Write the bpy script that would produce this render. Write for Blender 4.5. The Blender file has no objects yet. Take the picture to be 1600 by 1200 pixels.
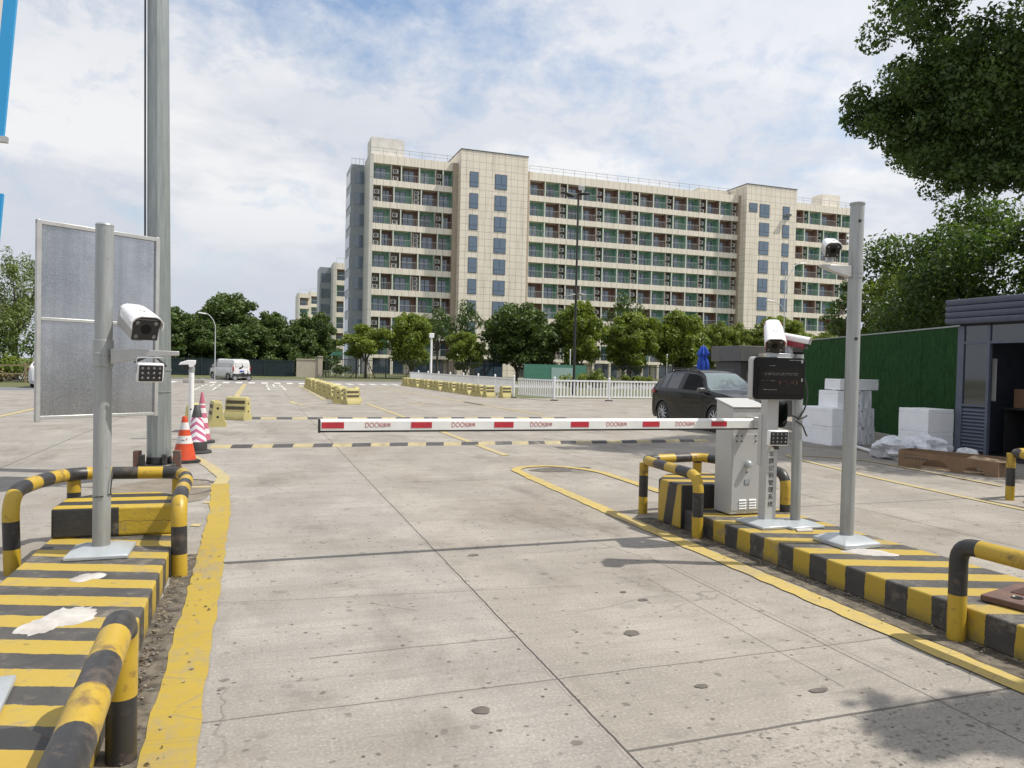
import bpy, math, random
import numpy as np
from mathutils import Vector, Matrix

random.seed(7)
rng = np.random.default_rng(11)
S = bpy.context.scene
COL = S.collection
R_ = math.radians

# ------------------------------------------------------------------ camera
cam = bpy.data.cameras.new("camera")
cam.sensor_width = 36.0
cam.lens = 1161.0 / 1600.0 * 36.0
cam.clip_start = 0.05
cam.clip_end = 3000
cob = bpy.data.objects.new("camera", cam)
COL.objects.link(cob)
RM = ((0.94472524, 0.01437934, 0.32754765), (-0.32706175, -0.02847553, 0.94457385), (0.02290944, -0.99949106, -0.02219861))
cob.matrix_world = Matrix(((RM[0][0], -RM[0][1], -RM[0][2], 0.0), (RM[1][0], -RM[1][1], -RM[1][2], 0.0),
                           (RM[2][0], -RM[2][1], -RM[2][2], 1.6), (0, 0, 0, 1)))
S.camera = cob
S.view_settings.view_transform = 'Standard'
S.view_settings.look = 'None'
S.view_settings.exposure = 0.0
S.view_settings.gamma = 1.0
S.view_settings.use_curve_mapping = False

# ------------------------------------------------------------------ sun and sky
SUN = Vector((0.60, -0.235, 1.0)).normalized()
EL = math.asin(SUN.z)
AZ = math.atan2(SUN.x, SUN.y)
sl = bpy.data.lights.new("sun", 'SUN')
sl.energy = 5.0
sl.angle = R_(0.55)
sl.color = (1.0, 0.95, 0.86)
so = bpy.data.objects.new("sun", sl)
so.rotation_euler = (-SUN).to_track_quat('-Z', 'Y').to_euler()
so.location = (20, -10, 40)
COL.objects.link(so)


class N:
    """tiny node-tree helper"""
    def __init__(s, tree):
        s.t = tree; s.n = tree.nodes; s.l = tree.links

    def new(s, typ, **kw):
        nd = s.n.new(typ)
        for k, v in kw.items():
            setattr(nd, k, v)
        return nd

    def put(s, sock, v):
        if isinstance(v, bpy.types.NodeSocket):
            s.l.new(v, sock)
        elif v is not None:
            try:
                sock.default_value = v
            except Exception:
                sock.default_value = tuple(v) + (1.0,)

    def m(s, op, a, b=None, c=None, clamp=False):
        nd = s.new('ShaderNodeMath', operation=op, use_clamp=clamp)
        s.put(nd.inputs[0], a)
        if b is not None: s.put(nd.inputs[1], b)
        if c is not None: s.put(nd.inputs[2], c)
        return nd.outputs[0]

    def mix(s, f, a, b, typ='MIX'):
        nd = s.new('ShaderNodeMix', data_type='RGBA', blend_type=typ)
        s.put(nd.inputs[0], f)
        for i, v in ((6, a), (7, b)):
            if isinstance(v, (tuple, list)): v = tuple(v)[:3] + (1.0,)
            s.put(nd.inputs[i], v)
        return nd.outputs[2]

    def noise(s, vec, scale, detail=4, rough=0.55, dist=0.0, dim='3D'):
        nd = s.new('ShaderNodeTexNoise', noise_dimensions=dim)
        s.put(nd.inputs['Vector'], vec)
        nd.inputs['Scale'].default_value = scale
        nd.inputs['Detail'].default_value = detail
        nd.inputs['Roughness'].default_value = rough
        nd.inputs['Distortion'].default_value = dist
        return nd.outputs['Fac']

    def vor(s, vec, scale, feature='F1', out='Distance', rnd=1.0):
        nd = s.new('ShaderNodeTexVoronoi', feature=feature)
        s.put(nd.inputs['Vector'], vec)
        nd.inputs['Scale'].default_value = scale
        nd.inputs['Randomness'].default_value = rnd
        return nd.outputs[out]

    def ramp(s, f, lo, hi):
        nd = s.new('ShaderNodeMapRange', clamp=True)
        s.put(nd.inputs[0], f)
        nd.inputs[1].default_value = lo; nd.inputs[2].default_value = hi
        return nd.outputs[0]

    def coord(s, kind='Object'):
        return s.new('ShaderNodeTexCoord').outputs[kind]

    def xyz(s, v):
        nd = s.new('ShaderNodeSeparateXYZ'); s.put(nd.inputs[0], v)
        return nd.outputs[0], nd.outputs[1], nd.outputs[2]

    def vec(s, x, y, z):
        nd = s.new('ShaderNodeCombineXYZ')
        s.put(nd.inputs[0], x); s.put(nd.inputs[1], y); s.put(nd.inputs[2], z)
        return nd.outputs[0]

    def scl(s, v, k):
        nd = s.new('ShaderNodeMapping'); s.put(nd.inputs[0], v)
        nd.inputs['Scale'].default_value = k
        return nd.outputs[0]


w = bpy.data.worlds.new("World")
S.world = w
w.use_nodes = True
n = N(w.node_tree)
w.node_tree.nodes.clear()
out = n.new('ShaderNodeOutputWorld')
bg = n.new('ShaderNodeBackground')
bg.inputs[1].default_value = 0.10
sky = n.new('ShaderNodeTexSky', sky_type='NISHITA')
sky.sun_disc = False
sky.sun_elevation = EL
sky.sun_rotation = AZ
sky.air_density = 1.2
sky.dust_density = 2.0
sky.ozone_density = 1.5
d = n.coord('Generated')
dx, dy, dz = n.xyz(d)
zz = n.m('MAXIMUM', dz, 0.0)
den = n.m('ADD', zz, 0.16)
uv = n.vec(n.m('DIVIDE', dx, den), n.m('DIVIDE', dy, den), 0.0)
big = n.noise(uv, 0.8, 5, 0.5)
mot = n.noise(n.scl(d, (1.0, 1.0, 1.6)), 13.0, 7, 0.60, 0.35)
fine = n.noise(n.scl(d, (1.0, 1.0, 1.5)), 42.0, 5, 0.62)
# a thinner patch of cloud towards the upper left of the view, where blue shows
hx = n.m('SUBTRACT', n.m('DIVIDE', dx, den), 0.22)
hy = n.m('SUBTRACT', n.m('DIVIDE', dy, den), 1.56)
rr = n.m('SQRT', n.m('ADD', n.m('MULTIPLY', n.m('MULTIPLY', hx, hx), 1.1), n.m('MULTIPLY', n.m('MULTIPLY', hy, hy), 2.6)))
hole = n.m('MULTIPLY', n.m('SUBTRACT', 1.0, n.ramp(rr, 0.0, 0.80)), 0.265)
cov = n.m('ADD', n.m('MULTIPLY', big, 0.50), n.m('ADD', n.m('MULTIPLY', mot, 0.50), n.m('MULTIPLY', fine, 0.20)))
cov = n.m('SUBTRACT', cov, hole)
cf = n.ramp(cov, 0.31, 0.57)
low = n.m('SUBTRACT', 1.0, n.ramp(zz, 0.02, 0.34))
cf = n.m('MAXIMUM', cf, n.m('MULTIPLY', low, 0.95))
shade = n.ramp(n.m('ADD', n.m('MULTIPLY', mot, 0.7), n.m('MULTIPLY', big, 0.4)), 0.36, 0.72)
ccol = n.mix(shade, (6.7, 7.1, 7.9), (7.8, 8.05, 8.6))
ccol = n.mix(n.m('MULTIPLY', low, 0.80), ccol, (5.8, 6.25, 7.1))
# broad soft shading of the lower cloud deck
bnk = n.noise(n.vec(n.m('MULTIPLY', dx, 1.6), n.m('MULTIPLY', dy, 1.6), n.m('MULTIPLY', dz, 3.4)), 1.5, 5, 0.5)
ccol = n.mix(n.m('MULTIPLY', n.ramp(bnk, 0.42, 0.70), 0.30), ccol, (6.1, 6.45, 7.2))
# heaped white cumulus low in the sky
cu = n.noise(n.vec(n.m('MULTIPLY', dx, 2.6), n.m('MULTIPLY', dy, 2.6), n.m('MULTIPLY', dz, 6.0)), 1.35, 8, 0.55, 0.15)
cband = n.m('MULTIPLY', n.ramp(dz, 0.08, 0.20), n.m('SUBTRACT', 1.0, n.ramp(dz, 0.28, 0.44)))
ccol = n.mix(n.m('MULTIPLY', n.ramp(cu, 0.49, 0.60), n.m('MULTIPLY', cband, 0.95)), ccol, (9.0, 9.05, 9.2))
# cloud is brighter towards the sun
sd = n.m('ADD', n.m('ADD', n.m('MULTIPLY', dx, SUN.x), n.m('MULTIPLY', dy, SUN.y)), n.m('MULTIPLY', dz, SUN.z))
gl = n.m('ADD', 1.0, n.m('MULTIPLY', n.ramp(sd, 0.05, 0.95), 0.16))
ccol = n.mix(1.0, ccol, n.vec(gl, gl, gl), 'MULTIPLY')
sk = n.mix(1.0, sky.outputs[0], (1.7, 1.72, 1.72), 'MULTIPLY')
final = n.mix(cf, sk, ccol)
n.l.new(final, bg.inputs[0])
n.l.new(bg.outputs[0], out.inputs[0])


# ------------------------------------------------------------------ materials
def newmat(name):
    m = bpy.data.materials.new(name)
    m.use_nodes = True
    nn = N(m.node_tree)
    b = m.node_tree.nodes['Principled BSDF']
    return m, nn, b


def mat(name, c1, c2=None, scale=6.0, rough=0.6, metal=0.0, bump=0.0, detail=5, coat=0.0, spec=0.5, lo=0.35, hi=0.65, stretch=None,
        bscale=None):
    m, nn, b = newmat(name)
    b.inputs['Roughness'].default_value = rough
    b.inputs['Metallic'].default_value = metal
    b.inputs['Coat Weight'].default_value = coat
    b.inputs['Specular IOR Level'].default_value = spec
    if c2 is None:
        c2 = tuple(x * 0.86 for x in c1)
    co = nn.coord()
    if stretch: co = nn.scl(co, stretch)
    f = nn.noise(co, scale, detail, 0.6)
    nn.put(b.inputs['Base Color'], nn.mix(nn.ramp(f, lo, hi), c1, c2))
    nn.put(b.inputs['Roughness'], nn.m('ADD', rough - 0.06, nn.m('MULTIPLY', f, 0.14)))
    if bump:
        bp = nn.new('ShaderNodeBump')
        bp.inputs['Strength'].default_value = bump
        bp.inputs['Distance'].default_value = 0.01
        nn.put(bp.inputs['Height'], nn.noise(co, bscale or scale * 4, 5, 0.6))
        nn.put(b.inputs['Normal'], bp.outputs[0])
    return m


def glassmat(name, c=(0.015, 0.02, 0.025), rough=0.04, spec=0.9):
    m, nn, b = newmat(name)
    co = nn.coord()
    f = nn.noise(co, 1.3, 3)
    nn.put(b.inputs['Base Color'], nn.mix(f, c, tuple(x * 1.5 for x in c)))
    b.inputs['Roughness'].default_value = rough
    b.inputs['Specular IOR Level'].default_value = spec
    b.inputs['IOR'].default_value = 1.7
    return m


def worn(nn, co, amount=0.5, scale=9.0):
    f = nn.noise(co, scale, 8, 0.7)
    g = nn.noise(co, scale * 0.17, 4, 0.6)
    s = nn.m('ADD', nn.m('MULTIPLY', f, 0.65), nn.m('MULTIPLY', g, 0.45))
    return nn.ramp(s, 0.66 - 0.14 * amount, 0.74 - 0.08 * amount)


YEL = (0.43, 0.300, 0.028)
YEL2 = (0.36, 0.25, 0.032)
BLK = (0.030, 0.029, 0.029)


def stripe_paint(name, period, phase, skew, dust=0.25):
    """black and yellow hazard paint on a kerb: bands along Y, skewed with X, worn and dusty"""
    m, nn, b = newmat(name)
    co = nn.coord()
    x, y, z = nn.xyz(co)
    wob = nn.m('MULTIPLY', nn.m('SUBTRACT', nn.noise(co, 9.0, 6, 0.65), 0.5), 0.042)
    s = nn.m('ADD', nn.m('ADD', y, nn.m('MULTIPLY', x, skew)), wob)
    fr = nn.m('FRACT', nn.m('DIVIDE', nn.m('SUBTRACT', s, phase), period))
    isy = nn.m('LESS_THAN', fr, 0.5)
    ycol = nn.mix(nn.noise(co, 3.0, 5), YEL, YEL2)
    bcol = nn.mix(nn.ramp(nn.noise(co, 5.0, 6, 0.65), 0.35, 0.7), BLK, (0.060, 0.056, 0.052))
    base = nn.mix(isy, bcol, ycol)
    wr = nn.m('MULTIPLY', worn(nn, co, 0.55, 13.0), 0.75)
    base = nn.mix(wr, base, (0.20, 0.17, 0.13))
    geo = nn.new('ShaderNodeNewGeometry')
    up = nn.m('MAXIMUM', nn.xyz(geo.outputs['Normal'])[2], 0.0)
    du = nn.m('MULTIPLY', nn.m('MULTIPLY', up, dust), nn.ramp(nn.noise(co, 2.2, 6, 0.6), 0.25, 0.75))
    base = nn.mix(du, base, (0.34, 0.31, 0.27))
    # scuffs
    sc = nn.m('LESS_THAN', nn.noise(nn.scl(co, (9, 9, 40)), 1.0, 6, 0.75), 0.335)
    base = nn.mix(nn.m('MULTIPLY', sc, 0.7), base, (0.06, 0.05, 0.04))
    low = nn.m('SUBTRACT', 1.0, nn.ramp(nn.m('ADD', z, nn.m('MULTIPLY', wob, 2.5)), 0.0, 0.07))
    base = nn.mix(nn.m('MULTIPLY', low, 0.6), base, (0.10, 0.085, 0.065))
    nn.put(b.inputs['Base Color'], base)
    b.inputs['Roughness'].default_value = 0.62
    bp = nn.new('ShaderNodeBump'); bp.inputs['Strength'].default_value = 0.35; bp.inputs['Distance'].default_value = 0.01
    nn.put(bp.inputs['Height'], nn.noise(co, 26, 6, 0.65)); nn.put(b.inputs['Normal'], bp.outputs[0])
    return m


def paint(name, c1, c2, wear=0.35, chip=(0.12, 0.07, 0.04), rough=0.42, scale=9.0, spec=0.5):
    m, nn, b = newmat(name)
    co = nn.coord()
    base = nn.mix(nn.ramp(nn.noise(co, 3.2, 6), 0.3, 0.7), c1, c2)
    base = nn.mix(nn.m('MULTIPLY', worn(nn, co, wear, scale), 0.8), base, chip)
    nn.put(b.inputs['Base Color'], base)
    b.inputs['Roughness'].default_value = rough
    b.inputs['Specular IOR Level'].default_value = spec
    bp = nn.new('ShaderNodeBump'); bp.inputs['Strength'].default_value = 0.12; bp.inputs['Distance'].default_value = 0.006
    nn.put(bp.inputs['Height'], nn.noise(co, 30, 5)); nn.put(b.inputs['Normal'], bp.outputs[0])
    return m


def road_paint(name, c, wear, base=(0.36, 0.33, 0.29)):
    m, nn, b = newmat(name)
    co = nn.coord()
    f = nn.noise(nn.scl(co, (1.0, 0.5, 1.0)), 14.0, 9, 0.72)
    g = nn.noise(co, 1.1, 5, 0.6)
    s = nn.m('ADD', nn.m('MULTIPLY', f, 0.6), nn.m('MULTIPLY', g, 0.5))
    k = nn.ramp(s, 0.70 - 0.22 * wear, 0.80 - 0.10 * wear)
    col = nn.mix(nn.noise(co, 4.0, 5), c, tuple(x * 0.85 for x in c))
    col = nn.mix(nn.m('MULTIPLY', k, 0.92), col, base)
    cr = nn.m('LESS_THAN', nn.vor(nn.vec(nn.m('MULTIPLY', nn.xyz(co)[0], 2.0), nn.m('MULTIPLY', nn.xyz(co)[1], 9.0), 0.0), 1.0, 'DISTANCE_TO_EDGE'), 0.012)
    col = nn.mix(nn.m('MULTIPLY', cr, 0.5), col, (0.20, 0.17, 0.12))
    nn.put(b.inputs['Base Color'], col)
    b.inputs['Roughness'].default_value = 0.75
    return m


def concrete():
    m, nn, b = newmat("ground_concrete")
    co = nn.coord()
    x, y, z = nn.xyz(co)
    wob = nn.m('MULTIPLY', nn.m('SUBTRACT', nn.noise(co, 1.6, 6, 0.7), 0.5), 0.035)
    big = nn.noise(co, 0.16, 6, 0.6)
    med = nn.noise(co, 0.9, 8, 0.68, 0.4)
    strk = nn.noise(nn.scl(co, (0.55, 9.0, 1.0)), 1.0, 7, 0.7)
    strk2 = nn.noise(nn.scl(co, (2.2, 34.0, 1.0)), 1.0, 5, 0.7)
    grit = nn.noise(co, 62.0, 4, 0.7)
    c = nn.mix(nn.ramp(big, 0.3, 0.7), (0.278, 0.258, 0.233), (0.338, 0.316, 0.288))
    right = nn.ramp(x, 1.48, 1.52)
    c = nn.mix(nn.m('MULTIPLY', right, 0.35), c, (0.295, 0.256, 0.203))
    left = nn.m('SUBTRACT', 1.0, nn.ramp(x, -0.9, -0.7))
    c = nn.mix(nn.m('MULTIPLY', left, 0.40), c, (0.255, 0.24, 0.225))
    c = nn.mix(nn.m('MULTIPLY', nn.ramp(med, 0.42, 0.68), 0.55), c, (0.205, 0.185, 0.162))
    c = nn.mix(nn.m('MULTIPLY', nn.ramp(med, 0.5, 0.26), 0.40), c, (0.44, 0.41, 0.365))
    c = nn.mix(nn.m('MULTIPLY', nn.ramp(strk, 0.48, 0.74), 0.50), c, (0.185, 0.168, 0.150))
    c = nn.mix(nn.m('MULTIPLY', nn.ramp(strk2, 0.50, 0.72), 0.38), c, (0.19, 0.172, 0.155))
    c = nn.mix(nn.m('MULTIPLY', nn.ramp(grit, 0.50, 0.76), 0.65), c, (0.135, 0.122, 0.11))
    c = nn.mix(nn.m('MULTIPLY', nn.ramp(grit, 0.46, 0.28), 0.50), c, (0.52, 0.49, 0.44))
    # broad soft brownish stains and tyre-darkened tracks
    sb = nn.noise(co, 0.42, 7, 0.66, 0.8); sm = nn.noise(nn.scl(co, (1.0, 0.45, 1.0)), 1.7, 7, 0.7, 0.3)
    c = nn.mix(nn.m('MULTIPLY', nn.ramp(sb, 0.50, 0.66), 0.42), c, (0.20, 0.165, 0.122))
    c = nn.mix(nn.m('MULTIPLY', nn.m('MULTIPLY', nn.ramp(sm, 0.50, 0.66), nn.ramp(sb, 0.40, 0.56)), 0.55), c, (0.125, 0.110, 0.095))
    for tx in (0.75, 2.75):
        tr = nn.m('SUBTRACT', 1.0, nn.ramp(nn.m('ABSOLUTE', nn.m('SUBTRACT', x, tx)), 0.05, 0.42))
        c = nn.mix(nn.m('MULTIPLY', nn.m('MULTIPLY', tr, nn.ramp(strk, 0.35, 0.65)), 0.26), c, (0.16, 0.145, 0.125))
    # scattered oil and gum spots of several sizes
    warp = nn.new('ShaderNodeVectorMath', operation='ADD')
    nn.put(warp.inputs[0], co)
    wn = nn.new('ShaderNodeTexNoise'); wn.inputs['Scale'].default_value = 6.0; wn.inputs['Detail'].default_value = 4
    nn.put(wn.inputs['Vector'], co)
    ws = nn.new('ShaderNodeVectorMath', operation='SCALE'); nn.l.new(wn.outputs['Color'], ws.inputs[0]); ws.inputs['Scale'].default_value = 0.09
    nn.l.new(ws.outputs[0], warp.inputs[1])
    wv = warp.outputs[0]
    for sc, rad, keep, dark, vs in ((2.4, 0.17, 0.55, 1.0, (1.0, 1.3, 1)), (4.6, 0.24, 0.45, 1.0, (1, 1.4, 1)), (11.0, 0.27, 0.36, 1.0, (1, 1, 1)), (21.0, 0.30, 0.34, 1.1, (1, 1.3, 1)), (0.62, 0.20, 0.35, 0.40, (1, 1.2, 1))):
        vd = nn.new('ShaderNodeTexVoronoi')
        nn.put(vd.inputs['Vector'], nn.scl(wv, vs)); vd.inputs['Scale'].default_value = sc
        rnd = nn.xyz(vd.outputs['Color'])
        r_ = nn.m('MULTIPLY', rnd[1], rad)
        spot = nn.m('MULTIPLY', nn.ramp(nn.m('SUBTRACT', r_, vd.outputs['Distance']), -0.05, 0.05), nn.m('LESS_THAN', rnd[0], keep))
        near = nn.m('MULTIPLY', nn.m('GREATER_THAN', y, -2.0), 1.0)
        c = nn.mix(nn.m('MULTIPLY', nn.m('MULTIPLY', spot, near), nn.m('MULTIPLY', rnd[2], dark)), c, (0.075, 0.067, 0.06))
    # exposed rough aggregate in the nearest right slab
    zone = nn.m('MULTIPLY', nn.m('LESS_THAN', nn.m('ADD', y, wob), 2.74), nn.m('GREATER_THAN', x, 1.5))
    pv = nn.vor(nn.scl(wv, (0.8, 1.0, 1.0)), 30.0)
    pn = nn.noise(co, 26.0, 4, 0.6)
    pit = nn.m('MULTIPLY', nn.m('MULTIPLY', nn.ramp(pn, 0.52, 0.60), nn.ramp(pv, 0.55, 0.30)), zone)
    c = nn.mix(nn.m('MULTIPLY', pit, 0.75), c, (0.10, 0.09, 0.08))
    # saw-cut joints
    def ln(coord, at, hw, cond=None, k=0.85, colr=(0.085, 0.078, 0.07)):
        nonlocal c
        f = nn.m('COMPARE', nn.m('ADD', coord, wob), at, hw)
        if cond is not None: f = nn.m('MULTIPLY', f, cond)
        c = nn.mix(nn.m('MULTIPLY', f, k), c, colr)
    tw = lambda v, a, bb: nn.m('MULTIPLY', nn.m('GREATER_THAN', v, a), nn.m('LESS_THAN', v, bb))
    ln(x, 1.5, 0.0055, None, .95, (.05, .046, .042))
    ln(x, 1.478, 0.003, tw(y, 2, 14), 0.35)
    ln(x, 3.22, 0.006, tw(y, 2, 5.6), 0.8)
    ln(nn.m('ADD', x, nn.m('MULTIPLY', y, 0.245)), 4.545, 0.006, tw(y, 5.4, 7.2), 0.6)
    ln(x, 2.88, 0.005, tw(y, 3.0, 5.0), 0.7)
    ln(x, 3.27, 0.004, tw(y, 3.0, 5.4), 0.55)
    ln(x, -3.4, 0.012); ln(x, -6.5, 0.012); ln(x, 6.9, 0.010, tw(y, -5, 60)); ln(x, 5.6, 0.010, tw(y, 8, 60), 0.6)
    ln(y, 2.745, 0.010, nn.m('GREATER_THAN', x, 1.5))
    ln(y, 3.50, 0.006, tw(x, -0.4, 4.0), 0.7)
    ln(y, 4.12, 0.006, tw(x, 0.3, 1.5), 0.75)
    ln(nn.m('ADD', y, nn.m('MULTIPLY', x, 0.10)), 5.21, 0.005, tw(x, -0.2, 2.3), 0.6)
    ln(nn.m('ADD', y, nn.m('MULTIPLY', x, 0.9)), 5.65, 0.005, tw(x, 0.75, 1.02), 0.8)
    ln(y, 10.03, 0.014, tw(x, 1.9, 3.15), 0.8)
    ln(y, 10.03, 0.006, tw(x, -0.2, 3.6), 0.6)
    ln(nn.m('SUBTRACT', y, nn.m('MULTIPLY', x, 0.04)), 12.28, 0.010, None, 0.6)
    ln(y, 8.0, 0.004, tw(x, -0.2, 3.0), 0.5)
    for k, yy in enumerate((7.3, 17.5, 22.6, 26.4, 31.0, 36.0, 41.0, 46.0, 51.0)):
        ln(y, yy, 0.02, None if k else nn.m('GREATER_THAN', x, 5.2), 0.6)
    # fine wandering cracks
    ck = nn.vor(nn.scl(wv, (0.45, 0.6, 1)), 1.0, 'DISTANCE_TO_EDGE')
    gate = nn.ramp(nn.noise(co, 0.5, 2), 0.52, 0.6)
    c = nn.mix(nn.m('MULTIPLY', nn.m('MULTIPLY', nn.m('LESS_THAN', ck, 0.0028), gate), 0.65), c, (0.13, 0.115, 0.10))
    nn.put(b.inputs['Base Color'], c)
    b.inputs['Roughness'].default_value = 0.85
    b.inputs['Specular IOR Level'].default_value = 0.35
    bp = nn.new('ShaderNodeBump'); bp.inputs['Strength'].default_value = 0.35; bp.inputs['Distance'].default_value = 0.008
    h = nn.m('ADD', nn.m('MULTIPLY', grit, 0.7), nn.m('ADD', nn.m('MULTIPLY', strk2, 0.5), nn.m('MULTIPLY', pit, -1.5)))
    nn.put(bp.inputs['Height'], h); nn.put(b.inputs['Normal'], bp.outputs[0])
    return m


def tile_wall(name, c1, c2, bw=1.05, bh=1.08, axis='xz', joint=(0.16, 0.13, 0.10), msize=0.018):
    m, nn, b = newmat(name)
    co = nn.coord()
    x, y, z = nn.xyz(co)
    v = nn.vec(nn.m('ADD', x, y), z, 0.0)
    br = nn.new('ShaderNodeTexBrick')
    br.offset = 0.0; br.squash = 1.0
    nn.put(br.inputs['Vector'], v)
    nn.put(br.inputs['Color1'], c1); nn.put(br.inputs['Color2'], c2); nn.put(br.inputs['Mortar'], joint)
    br.inputs['Scale'].default_value = 1.0
    br.inputs['Mortar Size'].default_value = msize
    br.inputs['Brick Width'].default_value = bw
    br.inputs['Row Height'].default_value = bh
    st = nn.ramp(nn.noise(nn.scl(co, (1.4, 1.4, 0.18)), 1.2, 6, 0.65), 0.48, 0.8)
    c = nn.mix(nn.m('MULTIPLY', st, 0.45), br.outputs['Color'], (0.30, 0.25, 0.19))
    nn.put(b.inputs['Base Color'], c)
    b.inputs['Roughness'].default_value = 0.55
    return m


def leafmat(name, c1, c2, trans=0.22):
    m, nn, b = newmat(name)
    geo = nn.new('ShaderNodeNewGeometry')
    rnd = geo.outputs['Random Per Island']
    cl = nn.noise(nn.coord(), 0.9, 3)
    f = nn.m('ADD', nn.m('MULTIPLY', rnd, 0.65), nn.m('MULTIPLY', nn.ramp(cl, 0.3, 0.7), 0.4), None, True)
    c = nn.mix(f, c1, c2)
    nn.put(b.inputs['Base Color'], c)
    b.inputs['Roughness'].default_value = 0.5
    b.inputs['Specular IOR Level'].default_value = 0.35
    tr = nn.new('ShaderNodeBsdfTranslucent')
    nn.put(tr.inputs[0], nn.mix(1.0, c, (1.5, 1.6, 0.7), 'MULTIPLY'))
    mx = nn.new('ShaderNodeMixShader'); mx.inputs[0].default_value = trans
    nn.l.new(b.outputs[0], mx.inputs[1]); nn.l.new(tr.outputs[0], mx.inputs[2])
    nn.l.new(mx.outputs[0], m.node_tree.nodes['Material Output'].inputs[0])
    return m


M = {}
M['concrete'] = concrete()
M['asphalt'] = mat('road_asphalt', (0.255, 0.24, 0.222), (0.20, 0.19, 0.18), 1.2, 0.9, bump=0.2, bscale=60)
M['sideroad'] = mat('side_asphalt', (0.16, 0.17, 0.19), (0.12, 0.125, 0.14), 2.0, 0.9)
M['lawn'] = mat('lawn_grass', (0.060, 0.085, 0.022), (0.13, 0.125, 0.05), 1.5, 0.95, detail=8)
M['kerbstone'] = mat('kerb_stone', (0.34, 0.32, 0.29), None, 3, 0.85)
M['stripeL'] = stripe_paint('hazard_stripe_paint', 0.365, 4.42, 0.33, 0.14)
M['stripeR'] = stripe_paint('hazard_stripe_paint_b', 0.370, 6.80, 0.33, 0.16)
M['pyel'] = paint('yellow_enamel', (0.46, 0.31, 0.028), (0.40, 0.262, 0.025), 0.58, (0.12, 0.07, 0.035), 0.40, 16.0)
M['pyel2'] = paint('yellow_enamel_dull', (0.50, 0.33, 0.045), (0.40, 0.26, 0.04), 0.5, (0.10, 0.06, 0.04), 0.45)
M['pblk'] = paint('black_enamel', (0.020, 0.020, 0.021), (0.034, 0.032, 0.032), 0.58, (0.115, 0.085, 0.065), 0.42, 16.0)
M['rust'] = mat('rusty_steel', (0.17, 0.075, 0.055), (0.09, 0.075, 0.06), 18, 0.8, bump=0.3)
M['rustplate'] = mat('rusty_plate', (0.155, 0.085, 0.065), (0.10, 0.06, 0.05), 9, 0.65, bump=0.3)
M['galv'] = mat('galvanised_pole', (0.33, 0.36, 0.345), (0.25, 0.275, 0.27), 3.0, 0.42, 0.55, stretch=(9, 9, 0.8))
M['greymetal'] = mat('grey_metal_post', (0.37, 0.385, 0.38), (0.31, 0.325, 0.32), 4.0, 0.40, 0.30, stretch=(6, 6, 0.7))
def dirtypole(name, c1, c2, rough, metal):
    m_, nn, b = newmat(name)
    co = nn.coord(); x, y, z = nn.xyz(co)
    f = nn.noise(nn.scl(co, (7, 7, .8)), 4.0, 6, .65); g = nn.noise(co, 16.0, 6, .7)
    c = nn.mix(nn.ramp(f, .35, .65), c1, c2)
    c = nn.mix(nn.m('MULTIPLY', nn.ramp(nn.noise(nn.scl(co, (14, 14, 1.1)), 2.0, 5, .7), .55, .75), .45), c, (.20, .19, .165))
    low = nn.m('MULTIPLY', nn.m('SUBTRACT', 1.0, nn.ramp(nn.m('ADD', z, nn.m('MULTIPLY', g, .3)), .10, .55)), .55)
    c = nn.mix(low, c, (.22, .195, .155))
    c = nn.mix(nn.m('MULTIPLY', nn.m('LESS_THAN', g, .335), .6), c, (.13, .095, .065))
    nn.put(b.inputs['Base Color'], c); b.inputs['Metallic'].default_value = metal
    nn.put(b.inputs['Roughness'], nn.m('ADD', rough - .08, nn.m('MULTIPLY', f, .2)))
    return m_


M['greymetal'] = dirtypole('grey_metal_post', (0.37, 0.385, 0.38), (0.30, 0.315, 0.31), .40, .30)
M['boxgrey'] = dirtypole('light_grey_cabinet', (0.46, 0.46, 0.445), (0.42, 0.42, 0.405), .42, .10)
M['plate'] = mat('pale_metal_plate', (0.47, 0.50, 0.52), (0.40, 0.43, 0.45), 8, 0.35, 0.3)
M['silver'] = mat('brushed_aluminium', (0.50, 0.50, 0.485), (0.41, 0.41, 0.40), 6, 0.36, 0.5)
M['boxgrey'] = mat('light_grey_cabinet', (0.47, 0.47, 0.455), (0.43, 0.43, 0.415), 2.5, 0.40, 0.10)
M['white'] = mat('white_paint', (0.80, 0.80, 0.79), (0.72, 0.72, 0.71), 5, 0.35)
M['whitegloss'] = mat('white_camera_shell', (0.82, 0.82, 0.83), (0.76, 0.76, 0.78), 5, 0.22, coat=0.3)
M['red'] = mat('red_reflective', (0.50, 0.030, 0.045), (0.42, 0.025, 0.04), 12, 0.35)
M['cred'] = mat('camera_red', (0.26, 0.03, 0.045), None, 8, 0.3)
M['black'] = mat('black_plastic', (0.014, 0.014, 0.015), (0.022, 0.022, 0.022), 8, 0.35)
M['rubber'] = mat('black_rubber', (0.020, 0.020, 0.020), (0.035, 0.034, 0.033), 7, 0.75)
M['screen'] = mat('dark_screen', (0.005, 0.005, 0.006), (0.007, 0.0065, 0.0065), 4, 0.14, spec=.22)
M['led'] = mat('led_lens', (0.26, 0.26, 0.27), (0.15, 0.15, 0.16), 30, 0.15, 0.3)
M['amber'] = mat('amber_led', (0.085, 0.045, 0.025), None, 8, 0.4)
M['dotgrey'] = mat('grey_led', (0.16, 0.16, 0.155), None, 8, 0.4)
M['leafdark'] = leafmat('leaf_dark', (0.033, 0.066, 0.017), (0.100, 0.145, 0.034))
M['leafmid'] = leafmat('leaf_mid', (0.068, 0.118, 0.018), (0.22, 0.26, 0.042), 0.32)
M['leaflight'] = leafmat('leaf_light', (0.075, 0.120, 0.020), (0.220, 0.250, 0.050), 0.30)
M['leafnear'] = leafmat('leaf_near', (0.026, 0.058, 0.018), (0.098, 0.150, 0.040), 0.40)
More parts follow.
